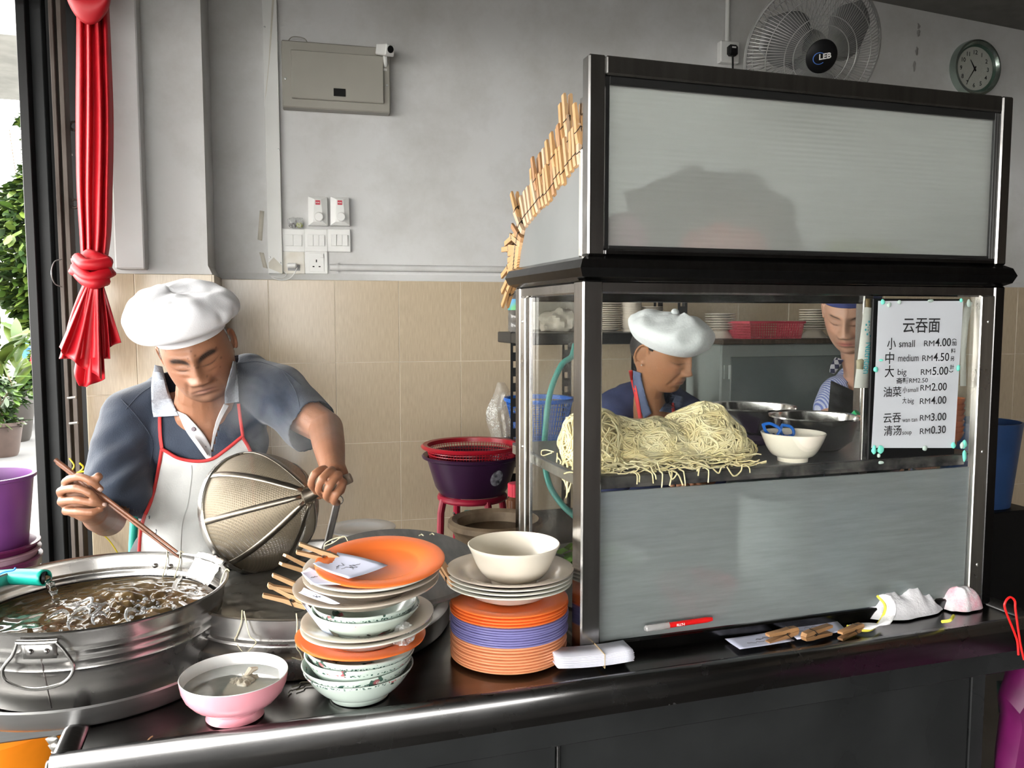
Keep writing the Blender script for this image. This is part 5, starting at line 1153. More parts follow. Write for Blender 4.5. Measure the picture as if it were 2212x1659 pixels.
# things on the canopy deck, blurred behind the frosted sign
def lump(name, label, c, r, m, cat, seed):
    e = MB().ell((0, 0, 0), r, nu=28, nv=16); e.v = [tuple(np.array(v)*(1+.3*mnoise.noise(Vector(v)*16+Vector((seed, 0, 0))))+c) for v in e.v]
    e.v = [(v[0], v[1], max(v[2], Z2+.004)) for v in e.v]; return single(name, e, m, label, cat)
lump('pink_cloth', 'pink cloth bundle on the canopy deck behind the frosted panel', np.array([.87, YC+.075, Z2+.01]), (.10, .045, .065), mat('pink_cloth', (.75, .22, .2), .8), 'cloth', 1)
lump('rose_cloth', 'rose cloth bundle at the left end of the canopy deck', np.array([.66, YC+.075, Z2+.02]), (.05, .04, .07), mat('rose_cloth', (.5, .2, .28), .8), 'cloth', 2)
lump('olive_cloth', 'olive cloth bundle on the canopy deck right of the pink one', np.array([1.2, YC+.075, Z2+.01]), (.12, .045, .04), mat('olive_cloth', (.4, .4, .2), .8), 'cloth', 3)
lump('grey_bag_heap', 'dark grey bag heap in the middle of the canopy deck', np.array([.93, YC+.22, Z2+.06]), (.22, .08, .14), mat('dark_heap', (.06, .06, .065), .6), 'bag', 4)
# ============================================================ BEHIND: RACK
M_ang = mat('black_angle', (.012, .013, .014), .4)
rk = thing('slotted_rack', 'black slotted-angle metal rack against the tiled wall', 'rack', tuple(P(1300, 1000, 2.9)*[1, 1, 0]))
def slotted(px, d, z1=1.72):
    x, y, _ = P(px, 700, d); mb = MB(); w = .036
    mb.box((x, y, 0), (x+.009, y+.002, z1)).box((x+w-.009, y, 0), (x+w, y+.002, z1)).box((x+w-.002, y+.002, 0), (x+w, y+.034, z1))
    z_ = 0
    while z_ < z1-.03: mb.box((x+.009, y, z_), (x+w-.009, y+.002, z_+.030)); z_ += .052
    part('upright', mb, M_ang, rk); return x, y
slotted(1103, 2.80); slotted(1365, 3.05, 1.72); slotted(1412, 2.98); slotted(1464, 2.82); slotted(1215, 3.02)
def rbox(pxa, pya, pxb, pyb, d, dd, name, m, par, bev=.003):
    a, b = P(pxa, pya, d), P(pxb, pyb, d); y0 = min(a[1], b[1]); return part(name, MB().box((a[0], y0, min(a[2], b[2])), (b[0], y0+dd, max(a[2], b[2])), bev), m, par)
rbox(1104, 718, 1480, 742, 2.80, .34, 'shelf', M_ang, rk)
rbox(1104, 960, 1480, 968, 2.80, .34, 'shelf', M_ang, rk)
SHz = P(1104, 718, 2.80)[2]; ry_ = P(1300, 718, 2.80)[1]; SHz2 = P(1104, 960, 2.80)[2]
def stackn(name, lab, px, d, n, prof, m, z, dz, grp, cat='plate', dx=0, nn=40):
    c = P(px, 700, d)
    for k in range(n): dish_thing(name, ('topmost' if k == n-1 else ORD[k]+' lowest' if k else 'lowest')+' '+lab, cat, c[0]+ra.uniform(-.002, .002), c[1], z+k*dz, prof, m, grp, n=nn)
M_crd = mel('cream_rack', (.56, .50, .42))
stackn('plate', 'cream plate of the tall stack on the rack shelf', 1308, 2.95, 18, plate_prof(.062, .012), M_crd, SHz, .0075, 'tall cream plate stack on the rack')
stackn('bowl', 'cream bowl of the nested stack on the rack shelf', 1362, 2.95, 9, bowl_prof(.04, .045, .028), M_crd, SHz, .0082, 'nested cream bowls on the rack', 'bowl')
stackn('plate', 'cream plate of the half-hidden stack behind the white beret on the rack', 1404, 2.98, 12, plate_prof(.045, .010), M_crd, SHz, .0072, 'half-hidden plate stack on the rack')
cbag = MB().ell((0, 0, 0), (.075, .05, .05), nu=30, nv=18); cp_ = P(1212, 716, 2.92)
cbag.v = [tuple(np.array(v)*(1+.3*mnoise.noise(Vector(v)*40))+[cp_[0], cp_[1], SHz+.03]) for v in cbag.v]; cbag.v = [(v[0], v[1], max(v[2], SHz+.001)) for v in cbag.v]
single('food_bag', cbag, mat('cloudy_bag', (.5, .46, .38), .4, 0, .2, 40), 'cloudy plastic food bag on the rack shelf left of the plates', 'bag')
cpt = P(1210, 680, 2.96); ccon = MB().box((cpt[0]-.10, cpt[1], SHz), (cpt[0]+.075, cpt[1]+.08, SHz+.135), .008)
single('clear_box', ccon, mat('dull_clear', (.36, .34, .29), .3, 0, .05, 6), 'dull translucent storage box on the rack shelf behind the food bag', 'box')
# bottle with green and blue label
b0 = P(1114, 716, 2.78); bt = thing('water_bottle', 'clear plastic bottle with a blue and green label on the rack shelf', 'bottle', (b0[0]+.012, b0[1]+.03, SHz))
part('bottle_body', MB().lathe([(0, 0), (.026, .002), (.029, .01), (.0285, .03), (.027, .035), (.029, .04), (.0285, .06), (.027, .065), (.029, .07), (.028, .1), (.026, .115), (.012, .135), (.011, .15)], 28), mat('bottle_clear', (.3, .28, .26), .1, trans=.6), bt, local=True)
part('label', MB().lathe([(.0293, .075), (.0293, .112)], 28), mat('label_green', (.06, .35, .12), .4, col2=(.02, .2, .5), scale=18, det=0), bt, local=True)
part('cap', MB().lathe([(.0125, .14), (.0125, .155), (0, .156)], 20), mat('blue_cap', (.6, .6, .62), .3), bt, local=True)
# blue basket and hose
def basket(name, label, c, z, r0, r1, h, m, nv=56, nh=8, cat='basket', rim=.007, group=None, zsolid=.0):
    t = thing(name, label, cat, (c[0], c[1], z)); g = MB()
    for k in range(nv):
        a = 2*math.pi*k/nv; g.tube([(r0*math.cos(a), r0*math.sin(a), 0), (r1*math.cos(a), r1*math.sin(a), h)], .0014, 4)
    for j in range(nh):
        r_ = r0+(r1-r0)*j/nh; g.tube([(r_*math.cos(a), r_*math.sin(a), h*j/nh) for a in np.linspace(0, 2*math.pi, 41)[:-1]], .0014, 4, closed=True)
    part('lattice_wall', g, m, t, local=True, kind='stuff')
    part('rim', MB().lathe([(r1-.002, h-.004), (r1+rim, h-.002), (r1+rim*1.3, h+.004), (r1+rim*.8, h+.010), (r1-.003, h+.008), (r1-.004, h-.006), (r1-.002, h-.004)], 64), m, t, local=True)
    part('base', MB().lathe([(0, 0), (r0, 0), (r0, .003), (0, .003)], 40), m, t, local=True)
    return t
c = P(1190, 930, 2.83); basket('blue_basket', 'round blue plastic colander on the lower rack shelf', (c[0], c[1]+.12), SHz2+.001, .085, .118, .135, M_bl, cat='colander')
single('green_hose', MB().tube(smooth_curve([P(1242, 745, 2.45), P(1235, 770, 2.42), P(1212, 790, 2.40), P(1188, 850, 2.38), P(1178, 930, 2.36), P(1176, 990, 2.32), P(1186, 1045, 2.28), P(1210, 1085, 2.25), P(1235, 1110, 2.22), P(1262, 1130, 2.2)]), .0085, 12), mat('pale_green_hose', (.05, .30, .25), .3, trans=.2), 'thin green hose hanging in an arc behind the cabinet side pane', 'hose')
tp = thing('wall_tap', 'black tap where the green hose starts', 'tap', tuple(P(1245, 750, 2.46)))
part('tap_body', MB().tube([P(1228, 748, 2.47), P(1262, 752, 2.46)], .009, 10).tube([P(1244, 744, 2.46), P(1244, 775, 2.45)], .008, 10), M_black, tp)
part('tap_wing', MB().tube([P(1232, 742, 2.46), P(1256, 746, 2.46)], .004, 8), M_black, tp)
part('supply_pipe', MB().tube([P(1262, 752, 2.46), P(1268, 752, 3.10)], .009, 10), M_black, tp)
# clear bag hanging on the tiles left of the rack
hb_ = MB(); G = []
for i in range(12):
    v = i/11; w = 8+22*math.sin(v*2.6)**1.0; row = []
    for j in range(10): u = j/9*2-1; row.append(P(1082+u*w+3*math.sin(v*9), 826+130*v, 3.02-.03*math.cos(u*1.5)-.012*mnoise.noise(Vector((u*4, v*7, 1)))))
    G.append(row)
single('clear_hanging_bag', MB().grid(G), glassmat('film_cloud', (.93, .93, .92), dirt=.6), 'crumpled clear plastic bag hanging on the tiles left of the rack', 'bag')
# grey metal cupboard
M_lock = mat('green_grey_enamel', (.10, .12, .115), .35, 0, .12, 3); M_lock2 = mat('light_green_grey_enamel', (.22, .245, .235), .4, 0, .1, 3)
cq0 = P(1557, 745, 2.72); lk = thing('metal_cupboard', 'grey-green steel cupboard with a hinged door behind the two women', 'cupboard', (cq0[0]+.45, cq0[1]+.15, 0))
X0, Y0, ZL = cq0[0], cq0[1], cq0[2]
part('cupboard_body', MB().box((X0, Y0, .02), (X0+.85, Y0+.30, ZL), .004), M_lock2, lk)
part('front_frame', MB().box((X0+.001, Y0-.006, .02), (X0+.85, Y0-.0005, ZL-.001), .002), M_lock2, lk)
dr = part('door', MB().box((X0+.032, Y0-.012, .1), (X0+.82, Y0-.0065, ZL-.04), .002), M_lock, lk)
hz = P(1578, 805, 2.71)[2]
part('hinge', MB().tube([(X0+.027, Y0-.016, hz-.022), (X0+.027, Y0-.016, hz+.024)], .006, 10).box((X0+.008, Y0-.014, hz-.022), (X0+.027, Y0-.0065, hz+.024)), M_lock2, dr)
part('top_board', MB().box((X0-.005, Y0-.02, ZL+.001), (X0+.87, Y0+.31, ZL+.018), .003), mat('dark_board', (.07, .05, .035), .5, 0, .3, 12, 0, 60, (8, 1, 1)), lk)
TZ2 = ZL+.018
stackn('plate', 'cream plate of the stack beside the white beret', 1556, 2.90, 7, plate_prof(.052, .010), M_crd, TZ2+.025, .0085, 'plate stack beside the beret')
c = P(1556, 700, 2.90); dish_thing('bowl', 'upturned cream bowl carrying the plate stack beside the beret', 'bowl', c[0], c[1], TZ2, [(0, .024), (.03, .024), (.05, .0), (.047, 0), (.028, .020), (0, .02)], M_crd)
stackn('plate', 'cream plate of the stack left of the woman in the blue cap', 1758, 2.92, 9, plate_prof(.052, .010), M_crd, TZ2+.025, .0082, 'plate stack left of the blue cap')
c = P(1758, 700, 2.92); dish_thing('bowl', 'upturned cream bowl carrying the plate stack left of the blue cap', 'bowl', c[0], c[1], TZ2, [(0, .024), (.03, .024), (.05, .0), (.047, 0), (.028, .020), (0, .02)], M_crd)
# pink rectangular basket
pbk = thing('pink_basket', 'pink rectangular lattice basket on the cupboard top', 'basket', tuple(P(1650, 737, 2.86)*[1, 1, 0]+[0, 0, TZ2]))
M_pk = mat('pink_plastic', (.50, .06, .09), .35); g = MB(); hw_, hd_, hh_ = .105, .075, .054
for s in (-1, 1):
    for k in range(23): u = -1+2*k/22; g.tube([(u*hw_*.93, s*hd_*.93, 0), (u*hw_, s*hd_, hh_)], .0014, 4); g.tube([(s*hw_*.93, u*hd_*.93, 0), (s*hw_, u*hd_, hh_)], .0014, 4)
    for j in range(7): f_ = .93+.07*j/6; g.tube([(-hw_*f_, s*hd_*f_, hh_*j/6), (hw_*f_, s*hd_*f_, hh_*j/6)], .0014, 4); g.tube([(s*hw_*f_, -hd_*f_, hh_*j/6), (s*hw_*f_, hd_*f_, hh_*j/6)], .0014, 4)
part('lattice_wall', g, M_pk, pbk, local=True, kind='stuff')
rm_ = MB()
for s in (-1, 1): rm_.box((-hw_-.006, s*hd_-.004, hh_-.003), (hw_+.006, s*hd_+.004, hh_+.005), .001).box((s*hw_-.004, -hd_, hh_-.003), (s*hw_+.004, hd_, hh_+.005), .001)
part('rim', rm_, M_pk, pbk, local=True); part('base', MB().box((-hw_*.93, -hd_*.93, 0), (hw_*.93, hd_*.93, .003)), M_pk, pbk, local=True)
# ============================================================ COLANDER, BASIN, STOOL
sd = 2.72; cc_ = P(1020, 972, sd); k_ = sd/1790
zst = P(1020, 1076, sd)[2]+.012; rbase = .165
bas = MB().lathe([(0, .004), (.105, .004), (.122, .03), (.148, .118), (.163, .124), (.165, .130), (.161, .134), (.146, .126), (.115, .028), (.10, .012), (0, .012)], 64)
bz = zst; bas.v = [(v[0]+cc_[0], v[1]+cc_[1], v[2]+bz) for v in bas.v]
bsn = thing('purple_basin', 'dark purple plastic basin with a round sticker on the red stool', 'basin', (cc_[0], cc_[1], bz)); part('basin_body', bas, mat('dark_purple_plastic', (.03, .009, .032), .3), bsn)
a = R(-17.6-90+38)
sk = []
for i in range(9):
    row = []
    for j in range(9):
        u, v = -1+2*i/8, -1+2*j/8; u2, v2 = u*math.sqrt(1-v*v/2), v*math.sqrt(1-u*u/2); z_ = .072+.026*v2; r_ = .122+(.148-.122)*(z_-.03)/.088+.0008; aa = a+u2*.024/r_
        row.append((cc_[0]+r_*math.cos(aa), cc_[1]+r_*math.sin(aa), bz+z_))
    sk.append(row)
part('round_sticker', MB().grid(sk), mat('sticker_print', (.40, .40, .44), .5, 0, .3, 60, col2=(.02, .02, .03)), bsn)
basket('red_colander', 'round red plastic colander nested in the dark purple basin', (cc_[0], cc_[1]), bz+.045, .115, .150, .112, mat('dark_red_plastic', (.36, .008, .02), .3), nv=90, nh=12, cat='colander', rim=.014)
sto = thing('red_stool', 'red tubular stool under the dark purple basin', 'stool', (cc_[0], cc_[1], 0)); M_rp = mat('red_tube_paint', (.28, .008, .03), .35)
rs_ = .105
part('seat_ring', MB().tube([(cc_[0]+rs_*math.cos(t)*1.0, cc_[1]+rs_*math.sin(t), zst-.012+.004) for t in np.linspace(0, 2*math.pi, 33)[:-1]], .011, 10, closed=True), M_rp, sto)
for t in (200, 290, 20, 110):
    x, y = cc_[0]+rs_*math.cos(R(t-8)), cc_[1]+rs_*math.sin(R(t-8)); part('leg', MB().tube([(x, y, zst-.008), (x+.01*math.cos(R(t)), y+.01*math.sin(R(t)), zst-.05), (x+.04*math.cos(R(t)), y+.04*math.sin(R(t)), .001)], .012, 10), M_rp, sto)
# clay pot with spoon, bench behind the counter
bn = thing('rear_bench', 'low steel bench behind the counter carrying the clay pot', 'bench', (.75, 2.2, 0))
cpz = .845; q = PZ(1070, 1128, cpz+.115)
part('bench_top', MB().box((.57, 2.0, .82), (1.0, 2.42, cpz), .003), M_dull, bn)
for x, y in ((.60, 2.03), (.97, 2.03), (.60, 2.39), (.97, 2.39)): part('leg', MB().box((x-.014, y-.014, 0), (x+.014, y+.014, .82), .002), M_dull, bn)
M_clay = mat('stained_clay', (.13, .085, .05), .6, 0, .3, 18, .5, 60, col2=(.27, .20, .13), det=8)
cpp = thing('clay_pot', 'brown stained clay pot with a thick rim left of the cabinet', 'pot', (q[0], q[1], cpz))
rc = .108
part('pot_body', MB().lathe([(0, 0), (.06, 0), (.075, .02), (.095, .06), (.097, .085), (rc-.004, .098), (rc+.006, .108), (rc+.005, .120), (rc-.004, .125), (rc-.016, .118), (.085, .09), (.08, .05), (.06, .02), (0, .015)], 64), M_clay, cpp, local=True)
part('dark_sauce', MB().lathe([(0, .096), (.088, .096)], 40), mat('dark_sauce', (.035, .015, .005), .08), cpp, local=True)
sp_ = thing('steel_spoon', 'thin steel spoon handle leaning on the left of the clay pot', 'spoon', tuple(P(985, 1115, 2.12)))
part('handle', MB().tube([P(980, 1108, 2.12), P(1002, 1132, 2.16), P(1020, 1150, 2.2)], [.003, .0025, .002], 8), M_sst, sp_)
bo = P(1012, 1110, 2.52); bt2 = thing('sauce_bottle', 'small amber bottle with a teal cap behind the clay pot', 'bottle', (bo[0], bo[1], .0))
zb2 = P(1012, 1132, 2.52)[2]
part('bottle_body', MB().lathe([(0, zb2-.22), (.03, zb2-.22), (.03, zb2-.03), (.012, zb2+.0), (.011, zb2+.03)], 24), mat('amber_glass', (.12, .06, .02), .1), bt2, local=True)
part('cap', MB().lathe([(.013, zb2+.022), (.013, zb2+.04), (0, zb2+.041)], 20), mat('teal_cap', (.01, .25, .2), .3), bt2, local=True)
bb = thing('bottle_shelf', 'small grey stand under the amber bottle', 'stand', (bo[0], bo[1], 0)); part('stand_box', MB().box((bo[0]-.06, bo[1]-.06, 0), (bo[0]+.06, bo[1]+.06, zb2-.22), .004), M_dull, bb)
rc_ = P(1118, 1098, 2.35); rcj = thing('red_capped_jar', 'jar with a ribbed red cap just left of the cabinet', 'jar', (rc_[0], rc_[1], cpz))
part('jar_body', MB().lathe([(0, 0), (.03, 0), (.032, .01), (.032, .09), (.024, .1)], 28), mat('jar_dark', (.1, .04, .02), .1), rcj, local=True)
part('cap', MB().lathe([(0, .1), (.027, .1), (.027, .135), (.025, .137), (0, .137)], 40, rib=lambda a, z: 1+.03*math.cos(a*20)), M_red, rcj, local=True)
# blue crate on the far right floor
fb = P(2128, 1060, 3.0); single('blue_crate', MB().lathe([(0, 0), (.10, 0), (.13, .3), (.136, .3), (.136, .29), (.108, .0), (0, 0)], 32, (fb[0]-.04, fb[1], .78)), mat('dark_blue_plastic', (.02, .05, .14), .4), 'dark blue plastic tub partly hidden behind the right cabinet post', 'tub')
sb_ = thing('tub_stand', 'dark stand under the blue tub behind the cabinet', 'stand', (fb[0]-.04, fb[1], 0)); part('stand_box', MB().box((fb[0]-.17, fb[1]-.13, .302), (fb[0]+.09, fb[1]+.13, .778), .004), M_black, sb_)
# ============================================================ PEOPLE
def cv(x, y, z): return RT*x+UP*y-FW*z                    # right, up, towards the viewer
def headframe(c, f, u):
    f = Vector(cv(*f)).normalized(); u = Vector(cv(*u)); u = (u-f*u.dot(f)).normalized(); y = -f; x = y.cross(u); M = Matrix.Identity(4)
    for j in range(3): M[j][0], M[j][1], M[j][2], M[j][3] = x[j], y[j], u[j], c[j]
    return M
def g2(x, z, x0, z0, sx, sz): return np.exp(-((x-x0)/sx)**2/2-((z-z0)/sz)**2/2)
def head_points(hp, nt=150, npn=220):
    """skull and face as a displaced superellipsoid, face towards -y"""
    th = np.linspace(0.001, math.pi-.001, nt); s = np.linspace(0, 1, npn, endpoint=False)
    ph = -math.pi/2+2*math.pi*(s-.5)+ .9*np.sin(2*math.pi*(s-.5))*-1*-.0
    ph = 2*math.pi*(s-.5); ph = ph-.62*np.sin(ph); ph = ph-math.pi/2
    T_, PH = np.meshgrid(th, ph, indexing='ij')
    sz = np.cos(T_); e = np.where(sz < 0, hp.get('jawe', 2.7), 2.0); rxy = (1-np.abs(sz)**e)**(1/e)
    x = .076*rxy*np.cos(PH); y = .098*rxy*np.sin(PH); z = .118*sz
    t = np.clip((-z-.01)/.108, 0, 1)
    x *= (1-hp.get('jaw', .30)*t**1.5)*hp.get('wx', 1)
    y = np.where(y > 0, y*(1-.55*t), y*(1-.04*t)); y -= hp.get('chin', .012)*t**2
    fr_ = np.clip(-y/.05, 0, 1); fr_ = fr_*fr_*(3-2*fr_)
    ax = np.abs(x); D = np.zeros_like(x); nw = hp.get('nw', 1.0); nl = hp.get('nl', 1.0)
    D += -.004*g2(x, z, 0, .0, .05, .05)*0
    D += .010*g2(x, z, 0, .010, .0075, .018)+.012*nl*g2(x, z, 0, -.012, .008*nw, .014)+.019*nl*g2(x, z, 0, -.030, .0105*nw, .0085)+.011*g2(ax, z, .0135*nw, -.033, .006*nw, .006)
    D -= .004*g2(ax, z, .0075*nw, -.041, .004, .003)
    D -= .011*g2(ax, z, .031, .007, .015, .011); D += .0075*g2(ax, z, .031, .003, .0115, .0075)
    D -= .0030*g2(ax, z+.0, .031, -.0035, .012, .0014); D -= .0016*g2(ax, z, .031, .0105, .012, .0014)
    D += .005*g2(ax, z, .028, .026, .018, .006)+.002*g2(x, z, 0, .05, .03, .02)
    D += hp.get('bag', .0015)*g2(ax, z, .031, -.012, .011, .004)-hp.get('bag', .0015)*.7*g2(ax, z, .030, -.018, .012, .002)
    D += hp.get('cheek', .005)*g2(ax, z, .040, -.024, .014, .013)
    D += hp.get('jowl', .0)*g2(ax, z, .042, -.070, .013, .018)
    nf = hp.get('nf', .003)
    for q in np.linspace(0, 1, 6): D -= nf*.55*g2(ax, z, .020*nw+.014*q, -.032-.038*q, .0028, .0058)
    zz = z+hp.get('frown', 6.0)*x*x
    D += .0045*g2(x, zz, 0, -.0545, .016, .0042)+.0055*g2(x, zz, 0, -.0665, .014, .0048)-.0050*g2(x, zz, 0, -.0600, .022, .0013)
    D += .004*g2(x, z, 0, -.058, .03, .016)-.004*g2(x, z, 0, -.077, .018, .005)+.008*g2(x, z, 0, -.096, .018, .012)
    for k, w in enumerate(hp.get('wr', ())): D -= .0012*g2(x, z, 0, w, .035, .0012)
    y = y-D*fr_
    V = np.stack([x, y, z], -1); return V
def head_mb(hp):
    V = head_points(hp); n, m = V.shape[:2]; mb = MB(); f = []
    vs = V.reshape(-1, 3).tolist()
    for i in range(n-1):
        for j in range(m): k = (j+1) % m; f.append((i*m+j, (i+1)*m+j, (i+1)*m+k, i*m+k))
    f.append(tuple(range(m-1, -1, -1))[::-1]); f.append(tuple((n-1)*m+j for j in range(m)))
    mb.add(vs, f)
    for s in (-1, 1):
        E_ = Matrix.Rotation(R(12), 3, 'X')@Matrix.Rotation(s*R(-22), 3, 'Z')
        mb.ell((s*.0765, .012, -.004), (.0065, .017, .028), E_, 20, 14)
        pts = []
        for a in np.linspace(-1.9, 2.3, 16): p = E_@Vector((s*.005, .0185*math.cos(a+.5)+0*a, .0305*math.sin(a+.5))); pts.append((s*.0785+p.x, .013+p.y, -.003+p.z))
        mb.tube(pts, .0036, 8); mb.ell((s*.0755, .0045, -.031), (.0052, .006, .008), None, 12, 8)
    return mb
def chain(mb, pts, rs, n=18):
    for i, (p, r) in enumerate(zip(pts, rs)):
        mb.ell(p, (r, r, r), None, n, 12)
        if i: mb.tube([pts[i-1], p], [rs[i-1], r], n)
    return mb
def camell(mb, c, r, n=28):
    """ellipsoid with radii along right, up, towards viewer"""
    M = Matrix(((RT[0], UP[0], -FW[0]), (RT[1], UP[1], -FW[1]), (RT[2], UP[2], -FW[2]))); return mb.ell(tuple(c), r, M, n, 18)
def remesh(mbs, vox):
    mb = MB()
    for q in mbs: mb.add(q.v, q.f)
    me = bpy.data.meshes.new('tmp'); me.from_pydata(mb.v, [], mb.f); me.update()
    o = bpy.data.objects.new('tmp', me); COL.objects.link(o); md = o.modifiers.new('r', 'REMESH'); md.mode = 'VOXEL'; md.voxel_size = vox; md.use_smooth_shade = True
    dg = bpy.context.evaluated_depsgraph_get(); out = bpy.data.meshes.new_from_object(o.evaluated_get(dg)); bpy.data.objects.remove(o); bpy.data.meshes.remove(me); return out
def getco(me): a = np.empty(len(me.vertices)*3); me.vertices.foreach_get('co', a); return a.reshape(-1, 3)
def setco(me, a): me.vertices.foreach_set('co', np.ascontiguousarray(a).ravel()); me.update()
def getedges(me): e = np.empty(len(me.edges)*2, dtype=np.int32); me.edges.foreach_get('vertices', e); return e.reshape(-1, 2)
def lap(me, it, w=None, k=.5):
    co = getco(me); e = getedges(me); n = len(co); deg = np.bincount(e.ravel(), minlength=n).astype(float)[:, None]; deg[deg == 0] = 1
    w = np.ones((n, 1)) if w is None else w[:, None]
    for _ in range(it):
        s = np.stack([np.bincount(e[:, 0], co[e[:, 1], a], n)+np.bincount(e[:, 1], co[e[:, 0], a], n) for a in range(3)], -1); co = co+(s/deg-co)*k*w
    setco(me, co); return co
def normals(me): a = np.empty(len(me.vertices)*3); me.vertices.foreach_get('normal', a); return a.reshape(-1, 3)
def colour(me, cols):
    at = me.color_attributes.new('Col', 'FLOAT_COLOR', 'POINT'); c = np.ones((len(cols), 4)); c[:, :3] = cols; at.data.foreach_set('color', c.ravel())
def skinmat(name):
    m = mat(name, (.5, .3, .2), .45, 0, 0, 6, .25, 220, sss=.12); nt = m.node_tree; b = nt.nodes['Principled BSDF']
    a = nt.nodes.new('ShaderNodeAttribute'); a.attribute_name = 'Col'; nt.links.new(a.outputs['Color'], b.inputs['Base Color']); b.inputs['Specular IOR Level'].default_value = .4; return m
M_skin = skinmat('skin')
def lownoise(co, sc, seed=0):
    a = co*sc+seed; return (np.sin(a[:, 0]*1.7+np.sin(a[:, 1]*1.3+1)*1.5)+np.sin(a[:, 1]*2.1+np.sin(a[:, 2]*1.1+2)*1.7)+np.sin(a[:, 2]*1.9+np.sin(a[:, 0]*1.4)*1.6))/3
def body_mesh(hp, HM, extra, base, vox=.0021, parent=None, spots=0):
    h = head_mb(hp); h.xf(HM); me = remesh([h]+extra, vox)
    co = getco(me); Hi = np.array(HM.inverted()); L = co@Hi[:3, :3].T+Hi[:3, 3]
    r = np.linalg.norm(L*[1, .8, .8], axis=1); far = np.clip((r-.085)/.03, 0, 1)
    lap(me, 2, np.full(len(co), .6)); lap(me, 10, far*(.0+1)*np.clip((np.linalg.norm(L, axis=1)-.13)/.03, 0, 1)*hp.get('smooth', .35))
    co = getco(me); L = co@Hi[:3, :3].T+Hi[:3, 3]
    base = np.array(base); c = np.tile(base, (len(co), 1)); n_ = lownoise(co, 90)*.5+lownoise(co, 37, 5)*.5; c *= (1+.10*n_)[:, None]
    x, y, z = L.T; ax = np.abs(x); front = (y < -.03)
    def mix(msk, col): nonlocal c; msk = (msk*front)[:, None]; c = c*(1-msk)+np.array(col)*msk
    zz = z+hp.get('frown', 6.0)*x*x
    mix(.75*np.clip(g2(x, zz, 0, -.0605, .015, .006), 0, 1), np.array(hp.get('lip', (.36, .12, .09))))
    mix(.7*g2(x, zz, 0, -.0600, .018, .0012), (.10, .035, .025))
    mix(.85*np.clip(g2(ax, z-14*(ax-.031)**2, .031, -.0030, .011, .0012)*1.5, 0, 1), (.035, .02, .015))
    mix(.35*g2(ax, z, .031, .004, .016, .009), base*.55); mix(.4*g2(ax, z, .0075, -.041, .004, .002), (.05, .02, .015))  # eye sockets and nostrils darkened; shade put into the skin colour
    mix(.20*g2(ax, z, .042, -.022, .016, .014), base*[1.15, .75, .7])
    b_ = hp.get('brow', (.03, .025, .02)); bh = hp.get('browh', .0035); zb = z-.022-.12*(ax-.03)+hp.get('browarc', 8)*(ax-.032)**2
    hair = np.clip(1.6*np.exp(-((ax-.031)/hp.get('browl', .016))**4-(zb/bh)**2), 0, 1)*(.75+.25*np.sin(x*2600+z*900)); mix(np.clip(hair*hp.get('browd', .8), 0, 1), b_)
    if spots:
        rs = np.random.RandomState(spots)
        for k in range(22):
            sx_, sz_ = rs.uniform(-.06, .06), rs.uniform(-.07, .05); q = rs.uniform(.0008, .0017); mix(.75*g2(x, z, sx_, sz_, q, q), base*.28)
    if hp.get('stubble'): mix(.25*np.clip(g2(x, z, 0, -.07, .045, .03), 0, 1), (.25, .2, .17))
    colour(me, np.clip(c, 0, 1)); me.materials.append(M_skin)
    Mi = wmat(parent).inverted(); me.transform(Mi); me.name = 'body'
    return part('body', me, None, parent)
def cloth_mesh(mbs, vox, seed, amp=.004, smooth=8, cut=None, noise_fn=None):
    me = remesh(mbs, vox); lap(me, smooth); co = getco(me); N = normals(me)
    d = amp*(lownoise(co*[1, 1, .55], 34, seed)*.6+lownoise(co*[.7, .7, 1.2], 70, seed+3)*.35)
    if noise_fn is not None: d = d+noise_fn(co)
    setco(me, co+N*d[:, None]); return me
import bmesh
def cut_mesh(me, keep):
    bm = bmesh.new(); bm.from_mesh(me); bm.verts.ensure_lookup_table(); bmesh.ops.delete(bm, geom=[v for v in bm.verts if not keep[v.index]], context='VERTS'); bm.to_mesh(me); bm.free()
def inpoly(px, py, poly):
    r = np.zeros(len(px), bool); n = len(poly); j = n-1
    for i in range(n):
        xi, yi = poly[i]; xj, yj = poly[j]; c = ((yi > py) != (yj > py)) & (px < (xj-xi)*(py-yi)/((yj-yi)+1e-9)+xi); r ^= c; j = i
    return r
def put(name, me, m, parent, solid=0, label=None):
    me.materials.clear(); me.materials.append(m); me.name = name; me.transform(wmat(parent).inverted()); me.shade_smooth(); o = part(name, me, None, parent, label=label)
    if solid: md = o.modifiers.new('s', 'SOLIDIFY'); md.thickness = solid; md.offset = -1
    return o
def bvh(me): return BVHTree.FromPolygons([v.co.copy() for v in me.vertices], [tuple(p.vertices) for p in me.polygons])
